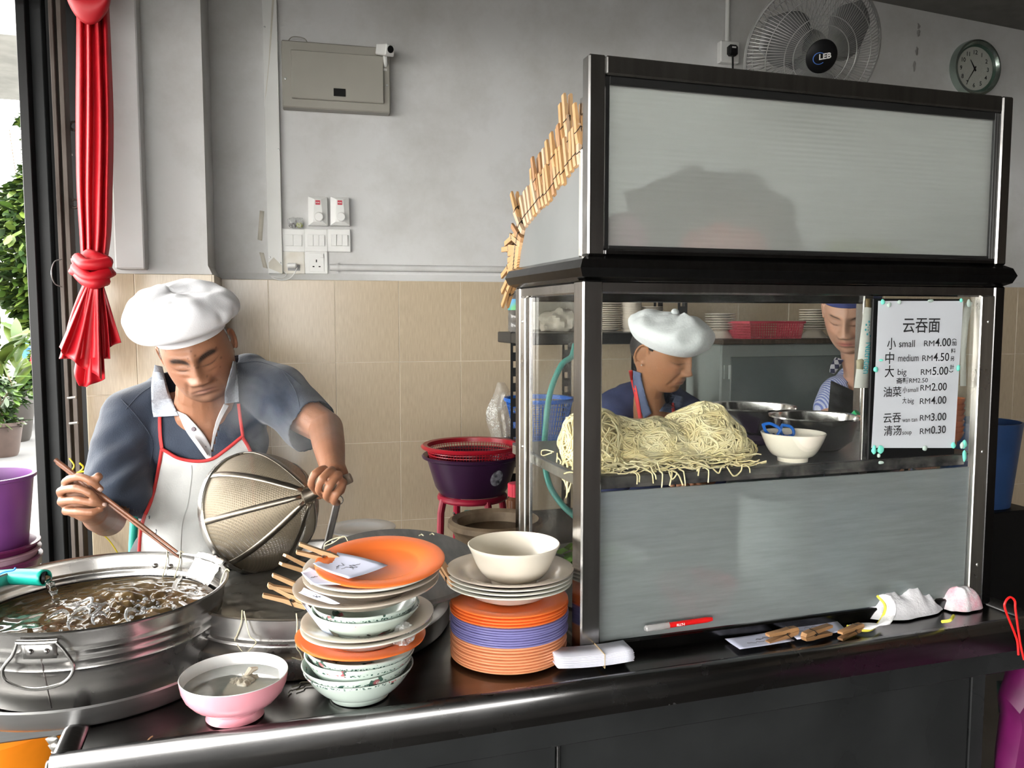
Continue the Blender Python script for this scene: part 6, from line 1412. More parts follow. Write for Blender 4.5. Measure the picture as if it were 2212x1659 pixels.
def drape(G, trees, off, d0, it=6):
    """lay a sheet given by a grid of sight positions on the body; returns 3D grid"""
    G = np.asarray(G, float); D = np.full(G.shape[:2], np.nan)
    for i in range(G.shape[0]):
        for j in range(G.shape[1]):
            r = ray(*G[i, j]); l = np.linalg.norm(r)
            for t in trees:
                h = t.ray_cast(Vector(CP), Vector(r/l), 4)
                if h[0] is not None:
                    dd = h[3]/l
                    if not D[i, j] <= dd: D[i, j] = dd
    ok = ~np.isnan(D); F_ = np.where(ok, D, d0)
    for _ in range(60):
        Q = np.pad(F_, 1, 'edge'); A = (Q[:-2, 1:-1]+Q[2:, 1:-1]+Q[1:-1, :-2]+Q[1:-1, 2:])/4; F_ = np.where(ok, D, A)
    F0 = F_.copy()
    for _ in range(it):
        Q = np.pad(F_, 1, 'edge'); A = (Q[:-2, 1:-1]+Q[2:, 1:-1]+Q[1:-1, :-2]+Q[1:-1, 2:])/4; F_ = np.minimum(A, F0)
    return np.array([[P(*G[i, j], F_[i, j]-off) for j in range(G.shape[1])] for i in range(G.shape[0])])
def loft2(A, B, n, m):
    A = smooth_curve([(*a, 0) for a in A], n); B_ = smooth_curve([(*b, 0) for b in B], n)
    k = 24; A = [A[int(round(i*(len(A)-1)/k))][:2] for i in range(k+1)]; B_ = [B_[int(round(i*(len(B_)-1)/k))][:2] for i in range(k+1)]
    return [[np.array(a)*(1-t)+np.array(b)*t for t in np.linspace(0, 1, m)] for a, b in zip(A, B_)]
def strap(pts, w, trees, off, d0, m, parent, name='strap', solid=.0012):
    c = smooth_curve([(*p, 0) for p in pts], 8); G = []
    for i, p in enumerate(c):
        a, b = c[max(i-1, 0)], c[min(i+1, len(c)-1)]; t = (b-a)[:2]; t /= np.linalg.norm(t)+1e-9; n = np.array([-t[1], t[0]]); G.append([p[:2]+n*w*s for s in (-.5, 0, .5)])
    return part(name, MB().grid(drape(G, trees, off, d0, 3)), m, parent, solid=solid)
def finger(mb, js, r0=.0092, r1=.0068):
    pts = [P(*j) for j in js]; n = len(pts); sm = smooth_curve(pts, 3); k = len(sm)
    rs = [r0+(r1-r0)*i/(k-1)+(.0007*(i % 3 == 0)) for i in range(k)]; chain(mb, sm, rs, 12)
def nail(tip, prev, up, parent):
    """small finger nail plate on the outer side of a tip"""
    t = (tip-prev); t /= np.linalg.norm(t); u = up-t*np.dot(up, t); u /= np.linalg.norm(u); w = np.cross(t, u); G = []
    for a in np.linspace(-.7, .7, 7): G.append([tip+u*(.0072*math.cos(a))+w*(.0058*math.sin(a))*1.0+t*s for s in (-.005, 0, .004)])
    part('nail', MB().grid(G), mat('nail', (.55, .38, .32), .3), parent, solid=.0006)
def hat_mb(prof, off, folds, seed, n=96, sx=1, sy=1, drop=0):
    """puffy cap: lathe profile (r, z) skewed and folded; off = function of height giving x, y shift"""
    mb = MB().lathe(prof, n, sx=sx, sy=sy); out = []
    for v in mb.v:
        v = Vector(v); a = math.atan2(v.y, v.x); rr = math.hypot(v.x, v.y); h = max(0, min(1, (v.z-prof[0][1])/.09)); k = max(0, (h-.12))
        nz = mnoise.noise(Vector((math.cos(a)*1.4, math.sin(a)*1.4, v.z*9+seed)))*folds*3+mnoise.noise(Vector((v.x*26, v.y*26, v.z*20+seed)))*folds*1.6+abs(mnoise.noise(Vector((v.x*13+v.z*9, v.y*15, v.z*16+seed+4))))*-folds*2.4
        q = v*(1+nz*min(1, k*4)) if rr > .001 or k else v; o = off(h, a); out.append((q.x+o[0]*h, q.y+o[1]*h, q.z+o[2]*h-(drop*max(0, -math.sin(a))*0)))
    mb.v = out; return mb
# ------------------------------------------------------------ THE COOK
cook = thing('person', 'elderly man in a white chef cap, navy polo shirt and red-edged apron lifting a strainer', 'person', tuple(P(430, 1150, 2.2)*[1, 1, 0]))
hpM = dict(wx=1.05, jaw=.12, jawe=3.0, nw=1.4, nl=1.15, bag=.0028, cheek=.004, jowl=.005, nf=.0040, frown=7, wr=(.036, .047), brow=(.025, .022, .02), browh=.0066, browl=.020, browd=1.4, browarc=14, stubble=1, lip=(.24, .085, .065), chin=.010)  # brow thickened so its colour also paints the shadow beneath it
HMm = headframe(P(425, 755, 1.985), (.30, -.48, .84), (-.16, .86, .46))
ex = MB(); arms = MB()
hc = P(425, 755, 1.985)
chain(ex, [hc+cv(.01, -.05, -.03), P(440, 850, 2.05), P(445, 900, 2.09)], [.064, .066, .085])
camell(ex, P(440, 940, 2.125), (.120, .125, .092)); camell(ex, P(440, 895, 2.115), (.10, .06, .08)); camell(ex, P(430, 1080, 2.16), (.12, .17, .09)); camell(ex, P(432, 1180, 2.19), (.14, .12, .1))
RS_, RE, RW = P(285, 905, 2.08), P(232, 1120, 1.965), P(204, 1108, 1.76)
LS_, LE, LW = P(600, 862, 2.10), P(704, 925, 1.995), P(718, 1008, 1.765)
chain(ex, [P(400, 880, 2.13), RS_, RS_*.4+RE*.6, RE, RE*.45+RW*.55, RW], [.045, .050, .046, .042, .038, .028])
chain(ex, [P(480, 850, 2.15), LS_, LS_*.4+LE*.6, LE, LE*.55+LW*.45, LW], [.045, .052, .047, .041, .037, .027])
hr = MB()   # his right hand with the chopsticks
chain(hr, [RW, P(186, 1095, 1.715)], [.027, .030]); camell(hr, P(168, 1078, 1.70), (.036, .040, .018), 20)
for js in ([(152, 1075, 1.70), (142, 1042, 1.685), (170, 1030, 1.652), (198, 1040, 1.642), (216, 1056, 1.652)], [(148, 1082, 1.70), (131, 1062, 1.678), (164, 1055, 1.640), (196, 1066, 1.632), (212, 1082, 1.645)],
           [(150, 1092, 1.705), (133, 1084, 1.682), (166, 1080, 1.645), (200, 1086, 1.638), (224, 1090, 1.652)], [(158, 1102, 1.712), (143, 1104, 1.69), (172, 1105, 1.655), (200, 1106, 1.65), (218, 1099, 1.66)]): finger(hr, js)
finger(hr, [(190, 1095, 1.715), (196, 1065, 1.685), (196, 1044, 1.66), (212, 1030, 1.648)], .0115, .0085)
hl = MB()   # his left hand round the strainer handle
chain(hl, [LW, P(722, 1028, 1.735)], [.027, .030]); camell(hl, P(722, 1042, 1.72), (.026, .034, .026), 20)
for js in ([(712, 1030, 1.72), (700, 1014, 1.685), (680, 1024, 1.660), (672, 1046, 1.665), (684, 1062, 1.69)], [(718, 1034, 1.715), (716, 1016, 1.670), (696, 1034, 1.640), (688, 1058, 1.652), (698, 1070, 1.682)],
           [(724, 1042, 1.715), (731, 1026, 1.665), (712, 1050, 1.638), (705, 1072, 1.652), (714, 1080, 1.685)], [(728, 1050, 1.72), (741, 1043, 1.672), (727, 1066, 1.648), (722, 1083, 1.66), (729, 1086, 1.69)]): finger(hl, js)
finger(hl, [(734, 1058, 1.735), (716, 1064, 1.735), (700, 1066, 1.728), (690, 1070, 1.715)], .011, .0085)
skinM = (.27, .122, .068)
bodyM = body_mesh(hpM, HMm, [ex, hr, hl], skinM, .0022, cook, spots=4)
for tp_, pv in (((216, 1056, 1.652), (198, 1040, 1.642)), ((212, 1082, 1.645), (196, 1066, 1.632)), ((224, 1090, 1.652), (200, 1086, 1.638)), ((212, 1030, 1.648), (196, 1044, 1.66))): nail(P(*tp_), P(*pv), cv(.2, .3, 1), cook)
def resamp(pp, n):
    c = np.array([q[:2] for q in smooth_curve([(*p, 0) for p in pp], 12)]); l = np.r_[0, np.cumsum(np.linalg.norm(np.diff(c, axis=0), axis=1))]; t = np.linspace(0, l[-1], n); return np.stack([np.interp(t, l, c[:, 0]), np.interp(t, l, c[:, 1])], -1)
# shirt
sh = MB()
camell(sh, P(440, 945, 2.12), (.168, .13, .108)); camell(sh, P(432, 1080, 2.15), (.158, .19, .112)); camell(sh, P(430, 1190, 2.19), (.162, .10, .12))
chain(sh, [P(360, 862, 2.12), RS_+cv(0, .005, 0), P(262, 985, 2.04), P(252, 1075, 1.995), P(247, 1130, 1.975)], [.062, .073, .076, .076, .074], 24)
chain(sh, [P(520, 820, 2.13), LS_+cv(0, .012, 0), P(655, 905, 2.055), P(690, 935, 2.01)], [.062, .080, .070, .066], 24)
camell(sh, P(450, 835, 2.13), (.10, .055, .06)); chain(sh, [P(350, 850, 2.13), P(440, 835, 2.16), P(540, 812, 2.14)], [.05, .06, .06])
def foldM(co):
    p = proj(co); px, py = p[:, 0], p[:, 1]
    d = .007*np.sin((px*.55+py*.85-900)/9.0)*np.exp(-((px-270)/70)**2-((py-1010)/90)**2)+.006*np.sin((px*.9-py*.45)/10)*np.exp(-((px-620)/60)**2-((py-900)/70)**2)+.005*np.sin((px*.8+py*.3)/13)*np.exp(-((px-330)/60)**2-((py-1080)/90)**2)
    return d
meS = cloth_mesh([sh], .0048, 1.0, .0035, 8, noise_fn=foldM)
co = getco(meS); pj = proj(co)
V_OPEN = [(352, 770), (352, 800), (366, 850), (392, 892), (416, 930), (436, 960), (452, 984), (458, 972), (466, 935), (478, 900), (496, 868), (510, 820), (512, 740), (430, 720)]
keep = ~(inpoly(pj[:, 0], pj[:, 1], V_OPEN) & (pj[:, 2] < 2.14))
e1 = P(247, 1130, 1.975)-P(262, 985, 2.04); e1 /= np.linalg.norm(e1); h1 = P(240, 1098, 1.99)
dR = (co-h1)@(e1*.8+cv(-.25, 0, 0)); keep &= ~((dR > 0) & (pj[:, 0] < 335) & (np.linalg.norm(co-h1, axis=1) < .14))
e2 = LE-LS_; e2 /= np.linalg.norm(e2); h2 = P(676, 922, 2.03); keep &= ~(((co-h2)@e2 > 0) & (pj[:, 0] > 610) & (np.linalg.norm(co-h2, axis=1) < .14))
cut_mesh(meS, keep); tS = bvh(meS)
M_navy = mat('navy_polo', (.013, .020, .038), .85, 0, .35, 7, .5, 300, col2=(.025, .037, .062), sheen=.25)
put('polo_shirt', meS, M_navy, cook, .002)
bm2 = MB()
meB = bodyM.data; Bt = BVHTree.FromPolygons([wmat(cook)@v.co for v in meB.vertices], [tuple(p.vertices) for p in meB.polygons])
M_col = mat('grey_collar', (.34, .37, .42), .85, 0, .1, 200, .5, 500); M_plk = mat('white_placket', (.62, .61, .62), .8, var=.05)
for pts in ([(512, 785), (560, 782), (610, 800), (650, 832)], [(331, 832), (302, 852), (272, 884)], [(262, 862), (300, 905), (330, 955), (322, 1010)], [(610, 800), (640, 850), (648, 905), (630, 950)]):
    g_ = drape([resamp(pts, 26)], [tS], .0008, 2.02, 0)[0]; part('seam', MB().tube(list(g_), .0011, 5), M_navy, cook)
def sheet(name, A, B, off, m, trees, d0=2.02, solid=.002, it=4, k=8, n=6): return part(name, MB().grid(drape(loft2(A, B, n, k), trees, off, d0, it)), m, cook, solid=solid)
sheet('placket', [(383, 888), (401, 929), (424, 962), (443, 988), (450, 992)], [(402, 896), (426, 921), (444, 944), (455, 966), (457, 990)], .006, M_plk, [tS, Bt])
sheet('placket', [(484, 872), (470, 902), (461, 932), (455, 970)], [(494, 876), (477, 908), (467, 936), (458, 972)], .006, M_plk, [tS, Bt])
for (x, y) in ((418, 927), (441, 966)):
    g = drape([[(x, y)]], [tS, Bt], .0095, 2.0, 0)[0][0]; b = MB().lathe([(0, .002), (.0048, .002), (.0056, 0)], 16); b.xf(headframe(g, (0, 0, 1), (0, 1, 0))@rot('X', R(90))); part('button', b, mat('dark_button', (.06, .03, .05), .3), cook)
sheet('collar', [(334, 788), (327, 830), (328, 880), (332, 901)], [(350, 792), (362, 838), (374, 872), (386, 898)], .012, M_col, [tS, Bt])
sheet('collar', [(504, 780), (493, 822), (486, 850), (486, 872)], [(510, 782), (513, 820), (515, 850), (516, 868)], .012, M_col, [tS, Bt])
# trousers and shoes
trs = MB(); hipc = P(430, 1190, 2.2)
fl_ = [np.array([hipc[0]-.10, hipc[1]+.05, .09]), np.array([hipc[0]+.10, hipc[1]+.02, .09])]
for s, ft in zip((-1, 1), fl_): chain(trs, [hipc+np.array([s*.07, 0, -.02]), (hipc+ft)/2+np.array([s*.06, -.02, .05]), ft], [.105, .085, .065], 22)
camell(trs, hipc+np.array([0, 0, -.02]), (.15, .10, .115))
meT = cloth_mesh([trs], .009, 3.0, .004, 5); tT = bvh(meT)
M_trs = mat('dark_trousers', (.05, .05, .055), .9); put('trousers', meT, M_trs, cook)
for ft in fl_: part('shoe', MB().ell((ft[0], ft[1]-.05, .045), (.05, .13, .045), None, 20, 12), M_black, cook)
# apron
Lc = [(350, 970), (342, 1019), (329, 1076), (309, 1130), (300, 1215), (296, 1330)]; Rc = [(524, 943), (543, 980), (548, 1050), (552, 1130), (556, 1215), (560, 1330)]; Tc = [(350, 970), (383, 988), (420, 996), (457, 992), (490, 970), (524, 943)]
NR, NC = 60, 44
Lr, Rr_, Tr = resamp(Lc, NR), resamp(Rc, NR), resamp(Tc, NC); G = []
for i in range(NR):
    v = i/(NR-1); G.append([Lr[i]*(1-j/(NC-1))+Rr_[i]*j/(NC-1)+(1-v)**2*(Tr[j]-(Lr[0]*(1-j/(NC-1))+Rr_[0]*j/(NC-1))) for j in range(NC)])
A3 = drape(G, [tS, tT], .010, 2.05, 14)
for i in range(NR):
    for j in range(NC): A3[i, j] += -FW*(.0035*math.sin(j*.55+i*.05)*(i/NR)+.003*mnoise.noise(Vector((i*.12, j*.16, 2)))*1.5)
M_apr = mat('white_apron', (.52, .53, .52), .85, 0, .08, 5, .3, 240, col2=(.60, .61, .60), sheen=.1)
apr = part('apron', MB().grid(A3), M_apr, cook, solid=.0012)
M_pipe = mat('red_piping', (.50, .03, .03), .7)
part('red_edge', MB().tube([A3[i, 0]-FW*.002 for i in range(NR)], .0042, 8), M_pipe, apr); part('red_edge', MB().tube([A3[i, -1]-FW*.002 for i in range(NR)], .0042, 8), M_pipe, apr)
part('red_edge', MB().tube([A3[0, j]-FW*.002 for j in range(NC)], .0042, 8), M_pipe, apr)
for j in (15, 30): part('seam', MB().tube([A3[i, j]-FW*.0016 for i in range(2, NR)], .0007, 4), M_apr, apr)
def sk_(pts, w): return strap(pts, w, [tS, Bt], .007, 2.02, M_pipe, cook, 'neck_strap')
sk_([(350, 972), (346, 940), (345, 900), (346, 880)], 7); sk_([(525, 945), (520, 910), (515, 872)], 7)
# chef cap
M_cap = mat('white_cap_cloth', (.74, .74, .77), .8, 0, .02, 6, .2, 300, sheen=.2)
BT = Matrix.Translation((0, .004, .0))@rot('X', R(-8))
band = MB().lathe([(.0835, .040), (.0845, .043), (.0855, .078), (.0815, .078), (.081, .042), (.0835, .040)], 80, sx=.97, sy=1.22)
band.xf(HMm@BT); cpO = part('cap_band', band, M_cap, cook)
prf = [(.083, .070), (.098, .064), (.118, .062), (.130, .072), (.134, .090), (.129, .110), (.112, .130), (.085, .144), (.05, .151), (.02, .153), (0, .1535)]
prs = smooth_curve([(a, b, 0) for a, b in prf], 5); prs = [(p[0], p[1]) for p in prs]
def offM(h, a): return (-.012+.004*math.cos(a), .004, .004-.024*math.cos(a+.3)*.6-.018*max(0, -math.cos(a))*(h < .25))
cr_ = hat_mb(prs, offM, .017, 2.0, 120, .97, 1.10)
# one soft crease running down to the band, on the wearer's left
def crease(mb, p0, p1, w, d):
    p0, p1 = Vector(p0), Vector(p1); ln = (p1-p0).length; dr_ = (p1-p0)/ln; out = []
    for v in mb.v:
        v = Vector(v); t = max(0, min(ln, (v-p0).dot(dr_))); q = p0+dr_*t; dist = (v-q).length; k = math.exp(-(dist/w)**2)*d; c_ = Vector((0, 0, .07)); out.append(tuple(v-(v-c_).normalized()*k))
    mb.v = out
crease(cr_, (.0, -.085, .135), (.085, -.095, .085), .011, .013); crease(cr_, (.05, -.09, .075), (.11, -.05, .075), .012, .012); crease(cr_, (-.02, -.02, .17), (.08, -.01, .145), .022, .004)
cr_.xf(HMm@BT); part('cap_crown', cr_, M_cap, cook, ang=180)
# short grey hair at the temples under the cap
def hair_shell(HM, parent, m, lift, cond, name='hair', hp=hpM):
    V = head_points(hp, 60, 90); n, k = V.shape[:2]; mb = MB(); vs = (V*[1, 1, 1]).reshape(-1, 3); nn = vs/np.linalg.norm(vs, axis=1)[:, None]; vs = vs+nn*lift; f = []
    ok = [cond(*v) for v in vs]
    for i in range(n-1):
        for j in range(k):
            j2 = (j+1) % k; q = (i*k+j, (i+1)*k+j, (i+1)*k+j2, i*k+j2)
            if all(ok[a] for a in q): f.append(q)
    mb.add(vs.tolist(), f); mb.xf(HM); return part(name, mb, m, parent, solid=.003)
M_gh = mat('grey_hair', (.22, .21, .20), .8, 0, .5, 160, .8, 300, (1, 1, .2)); M_bh = mat('black_hair', (.012, .010, .010), .5, 0, .5, 160, .6, 300, (1, 1, .2))
hair_shell(HMm, cook, M_gh, .0012, lambda x, y, z: z > (-.012 if y < .03 else -.055) and (y > .012 or (y > -.018 and z > .0)) and z < .075)
# strainer
sC, sA = P(552, 1107, 1.80), P(668, 1069, 1.695); sn = (sA-sC); sLn = np.linalg.norm(sn); sn = sn/sLn
FS = frame(sC, Vector(sn).orthogonal(), Vector(sn)); RSn = .131
stn = thing('wire_strainer', 'large conical wire mesh strainer with flat steel ribs held by the cook', 'strainer', M=FS)
def srad(t): return RSn*(1-t**1.75)*.985+.012*t
def mesh_alpha():
    m = bpy.data.materials.new('fine_wire_mesh'); m.use_nodes = True; nt = m.node_tree; N, L = nt.nodes, nt.links; b = N['Principled BSDF']; b.inputs['Metallic'].default_value = .45; b.inputs['Roughness'].default_value = .5
    b.inputs['Base Color'].default_value = (.22, .18, .125, 1); tc = N.new('ShaderNodeTexCoord')
    uv = []
    for d, s in (('Z', 90), ):
        w = N.new('ShaderNodeTexWave'); w.bands_direction = d; w.inputs['Scale'].default_value = s; L.new(tc.outputs['Object'], w.inputs[0]); uv.append(w)
    w2 = N.new('ShaderNodeTexWave'); w2.wave_type = 'BANDS'; w2.bands_direction = 'X'; w2.inputs['Scale'].default_value = 80; L.new(tc.outputs['Object'], w2.inputs[0])
    mx = N.new('ShaderNodeMath'); mx.operation = 'MAXIMUM'; L.new(uv[0].outputs[0], mx.inputs[0]); L.new(w2.outputs[0], mx.inputs[1])
    mr = N.new('ShaderNodeMapRange'); mr.inputs['To Min'].default_value = .62; mr.inputs['To Max'].default_value = 1; L.new(mx.outputs[0], mr.inputs[0]); L.new(mr.outputs[0], b.inputs['Alpha'])
    bp = N.new('ShaderNodeBump'); bp.inputs['Strength'].default_value = .4; bp.inputs['Distance'].default_value = .001; L.new(mx.outputs[0], bp.inputs['Height']); L.new(bp.outputs[0], b.inputs['Normal']); return m
part('wire_cone', MB().lathe([(srad(t), t*sLn) for t in np.linspace(0, 1, 30)], 90), mesh_alpha(), stn, local=True)
part('rim', MB().lathe([(RSn-.003, -.009), (RSn+.001, -.010), (RSn+.0035, -.006), (RSn+.0035, .007), (RSn+.001, .010), (RSn-.002, .009), (RSn-.003, -.009)], 96), steel('rim_steel', (.6, .58, .54), .25), stn, local=True)
M_rib = steel('rib_steel', (.26, .23, .19), .35)
for k in range(8):
    a = 2*math.pi*k/8+.15; G = []
    for t in np.linspace(0, .98, 20):
        r_ = srad(t)+.0022; w = .0062 if t < .9 else .005; z_ = t*sLn; ca, sa = math.cos(a), math.sin(a); G.append([(r_*ca-sa*w*s, r_*sa+ca*w*s, z_) for s in (-1, 0, 1)])
    part('rib', MB().grid(G), M_rib, stn, local=True, solid=.0014)
fi = FS.inverted(); h0, h1_ = fi@Vector(sA-sn*.012), fi@Vector(P(748, 1036, 1.70))
hm = h0+(h1_-h0)*.28
part('socket', MB().tube([h0, h0+(h1_-h0)*.08, hm], [.019, .016, .011], 20), M_rib, stn, local=True)
part('handle', MB().tube([hm, h1_, h1_+(h1_-h0)*.12], [.011, .011, .010], 16), mat('old_wood', (.2, .15, .11), .6), stn, local=True)
# chopsticks
chs = thing('cooking_chopsticks', 'long brown cooking chopsticks held in the cook\'s right hand', 'chopsticks', tuple(P(120, 993, 1.655)))
M_chop = mat('brown_bamboo', (.16, .06, .03), .45, 0, .3, 30)
part('stick', MB().tube([P(120, 993, 1.665), P(210, 1061, 1.652), P(383, 1192, 1.625)], [.0046, .0040, .0024], 10), M_chop, chs)
part('stick', MB().tube([P(124, 999, 1.672), P(206, 1066, 1.660), P(388, 1205, 1.640)], [.0045, .0038, .0024], 10), M_chop, chs)
# ------------------------------------------------------------ THE ELDERLY WOMAN
ow = thing('person', 'elderly woman in a white beret and navy shirt bending over the noodles behind the glass', 'person', tuple(P(1410, 1000, 2.6)*[1, 1, 0]))
hpW = dict(jaw=.26, jawe=2.7, nw=1.05, nl=1.0, bag=.003, cheek=.007, jowl=.004, nf=.008, frown=10, wr=(.036, .045, .054), brow=(.12, .07, .05), browd=.4, browh=.003, lip=(.30, .13, .09), chin=.014)
hcW = P(1428, 758, 2.50); HMw = headframe(hcW, (.68, -.40, .60), (.20, .88, .40))
exW = MB(); chain(exW, [hcW+cv(-.02, -.05, -.02), P(1402, 850, 2.55), P(1400, 900, 2.59)], [.050, .044, .065])
for k in (-1, 1): chain(exW, [P(1418+k*9, 838, 2.515), P(1414+k*5, 900, 2.545)], [.007, .007])
camell(exW, P(1405, 935, 2.61), (.13, .10, .085)); camell(exW, P(1400, 1060, 2.64), (.12, .18, .09))
wS1, wE1, wW1 = P(1328, 885, 2.60), P(1330, 1030, 2.42), P(1440, 1000, 2.20); wS2, wE2, wW2 = P(1485, 895, 2.66), P(1530, 1030, 2.5), P(1500, 1000, 2.22)
chain(exW, [wS1, wE1, wW1], [.045, .035, .025]); chain(exW, [wS2, wE2, wW2], [.045, .035, .025])
def simple_hand(mb, w, d, up):
    d = np.array(d)/np.linalg.norm(d); up = np.array(up)-d*np.dot(up, d); up /= np.linalg.norm(up); s = np.cross(d, up); chain(mb, [w, w+d*.04, w+d*.07], [.024, .026, .025], 12)
    for i, l in enumerate((.06, .07, .065, .05)):
        o = w+d*.075+s*(.011*(i-1.5)*1.7); chain(mb, [o, o+d*l*.4-up*.006, o+d*l*.7-up*.022, o+d*l*.8-up*.04], [.009, .0085, .008, .0068], 10)
    o = w+d*.03+s*-.026; chain(mb, [o, o+d*.03-s*.018-up*.008, o+d*.05-s*.016-up*.024], [.011, .0095, .0075], 10)
simple_hand(exW, wW1, cv(.3, -.1, .6), (0, 0, 1)); simple_hand(exW, wW2, cv(-.3, -.1, .6), (0, 0, 1))
hpW['smooth'] = .4
bW = body_mesh(hpW, HMw, [exW], (.30, .14, .07), .0027, ow)
shW = MB(); camell(shW, P(1405, 950, 2.62), (.150, .11, .105)); camell(shW, P(1400, 1080, 2.65), (.155, .20, .12))
chain(shW, [P(1375, 862, 2.62), wS1, P(1318, 960, 2.53), wE1], [.055, .066, .062, .055], 22); chain(shW, [P(1440, 868, 2.65), wS2, P(1515, 960, 2.60), wE2], [.055, .062, .06, .055], 22)
chain(shW, [P(1352, 862, 2.63), P(1400, 850, 2.66), P(1460, 870, 2.66)], [.05, .055, .05])
meW = cloth_mesh([shW], .0065, 7.0, .004, 8); co = getco(meW); pj = proj(co)
keep = ~(inpoly(pj[:, 0], pj[:, 1], [(1376, 800), (1382, 850), (1394, 900), (1404, 925), (1425, 905), (1448, 870), (1450, 800)]) & (pj[:, 2] < 2.63)); cut_mesh(meW, keep); tW = bvh(meW)
M_nv2 = mat('navy_blouse', (.03, .04, .10), .85, 0, .3, 8, .3, 200); put('blouse', meW, M_nv2, ow, .002)
Bw = BVHTree.FromPolygons([wmat(ow)@v.co for v in bW.data.vertices], [tuple(p.vertices) for p in bW.data.polygons])
def psheet(par, name, A, B, off, m, trees, d0, it=3): return part(name, MB().grid(drape(loft2(A, B, 6, 6), trees, off, d0, it)), m, par, solid=.002)
M_cl2 = mat('slate_collar', (.07, .09, .16), .85)
psheet(ow, 'collar', [(1368, 800), (1368, 830), (1376, 870), (1392, 905)], [(1384, 806), (1388, 830), (1398, 866), (1408, 892)], .010, M_cl2, [tW, Bw], 2.52)
psheet(ow, 'collar', [(1448, 850), (1436, 872), (1424, 888)], [(1476, 858), (1472, 876), (1462, 892)], .010, M_cl2, [tW, Bw], 2.54)
strap([(1362, 800), (1366, 820), (1372, 845), (1380, 885), (1386, 925)], 8, [tW, Bw], .014, 2.53, M_pipe, ow, 'neck_strap'); strap([(1452, 870), (1455, 890), (1456, 905)], 7, [tW, Bw], .014, 2.55, M_pipe, ow, 'neck_strap')
capW = hat_mb([(p[0], p[1]) for p in smooth_curve([(.080, .030, 0), (.088, .034, 0), (.100, .048, 0), (.108, .066, 0), (.104, .088, 0), (.085, .108, 0), (.055, .122, 0), (.02, .132, 0), (0, .134, 0)], 5)], lambda h, a: (.0, -.020+.012*math.sin(a), .004-.010*math.sin(a)), .028, 9.0, 96, 1.0, 1.18)
capW.add(*(lambda e: (e.v, e.f))(MB().ell((.01, .0, .132), (.012, .012, .010))))
capW.xf(HMw@Matrix.Translation((0, .0, -.006))@rot('X', R(2))); part('beret', capW, mat('white_beret_cloth', (.62, .65, .66), .9, 0, .05, 12, .6, 160, sheen=.3), ow, ang=180)
hair_shell(HMw, ow, M_bh, .0025, lambda x, y, z: (z > (.004 if y < .02 else -.035)) and (y > .008 or (y > -.022 and z > .012)) and z < .07, hp=hpW)
part('ear_stud', MB().ell(tuple(HMw@Vector((-.082, .002, -.036))), (.0022, .0022, .0022), None, 10, 8), M_alu, ow)
def legs(par, hip, m, seed):
    t = MB()
    for s in (-1, 1): chain(t, [hip+np.array([s*.07, 0, 0]), np.array([hip[0]+s*.09, hip[1], .45]), np.array([hip[0]+s*.09, hip[1]+.02, .08])], [.10, .075, .055], 20)
    camell(t, hip, (.15, .10, .12)); put('trousers', cloth_mesh([t], .012, seed, .004, 4), m, par)
    for s in (-1, 1): part('shoe', MB().ell((hip[0]+s*.09, hip[1]-.04, .04), (.045, .12, .04), None, 18, 10), M_black, par)
legs(ow, P(1400, 1190, 2.66), M_trs, 5.0)
# ------------------------------------------------------------ THE YOUNGER WOMAN
yw = thing('person', 'younger woman in a blue cap, striped blue shirt and black apron beside the menu sign', 'person', tuple(P(1880, 1000, 2.6)*[1, 1, 0]))
hpY = dict(jaw=.24, jawe=2.6, nw=1.1, nl=.9, bag=.0008, cheek=.005, jowl=.001, nf=.0018, frown=5, brow=(.06, .035, .025), browd=.95, browh=.0034, lip=(.50, .12, .12), chin=.010)
hcY = P(1840, 674, 2.47); HMy = headframe(hcY, (-.50, -.48, .74), (-.20, .86, .46))
exY = MB(); chain(exY, [hcY+cv(.02, -.06, -.02), P(1858, 800, 2.54), P(1866, 850, 2.58)], [.052, .048, .07])
camell(exY, P(1875, 890, 2.60), (.115, .10, .08)); camell(exY, P(1875, 1020, 2.62), (.11, .18, .08))
yS1, yE1, yW1 = P(1812, 852, 2.58), P(1772, 965, 2.45), P(1800, 950, 2.20); yS2, yE2, yW2 = P(1948, 865, 2.62), P(2000, 1000, 2.5), P(1930, 960, 2.25)
chain(exY, [yS1, yS1*.3+yE1*.7, yE1, yW1], [.042, .034, .032, .023]); chain(exY, [yS2, yE2, yW2], [.042, .033, .023])
simple_hand(exY, yW1, cv(.1, -.3, .5), (0, 0, 1)); simple_hand(exY, yW2, cv(-.3, -.3, .5), (0, 0, 1))
hpY['smooth'] = .4; bY = body_mesh(hpY, HMy, [exY], (.52, .30, .21), .0027, yw)
shY = MB(); camell(shY, P(1875, 895, 2.61), (.132, .11, .098)); camell(shY, P(1875, 1030, 2.63), (.135, .19, .105)); chain(shY, [P(1850, 838, 2.62), yS1, P(1797, 885, 2.55)], [.05, .060, .056], 22); chain(shY, [P(1905, 838, 2.64), yS2, P(1975, 930, 2.56)], [.05, .06, .056], 22)
chain(shY, [P(1838, 820, 2.60), P(1880, 815, 2.64), P(1920, 835, 2.63)], [.045, .05, .05])
meY = cloth_mesh([shY], .0065, 11.0, .003, 8); co = getco(meY); pj = proj(co)
keep = ~(inpoly(pj[:, 0], pj[:, 1], [(1818, 770), (1826, 800), (1838, 845), (1843, 858), (1856, 830), (1870, 800), (1880, 760)]) & (pj[:, 2] < 2.63)); cut_mesh(meY, keep); tY = bvh(meY)
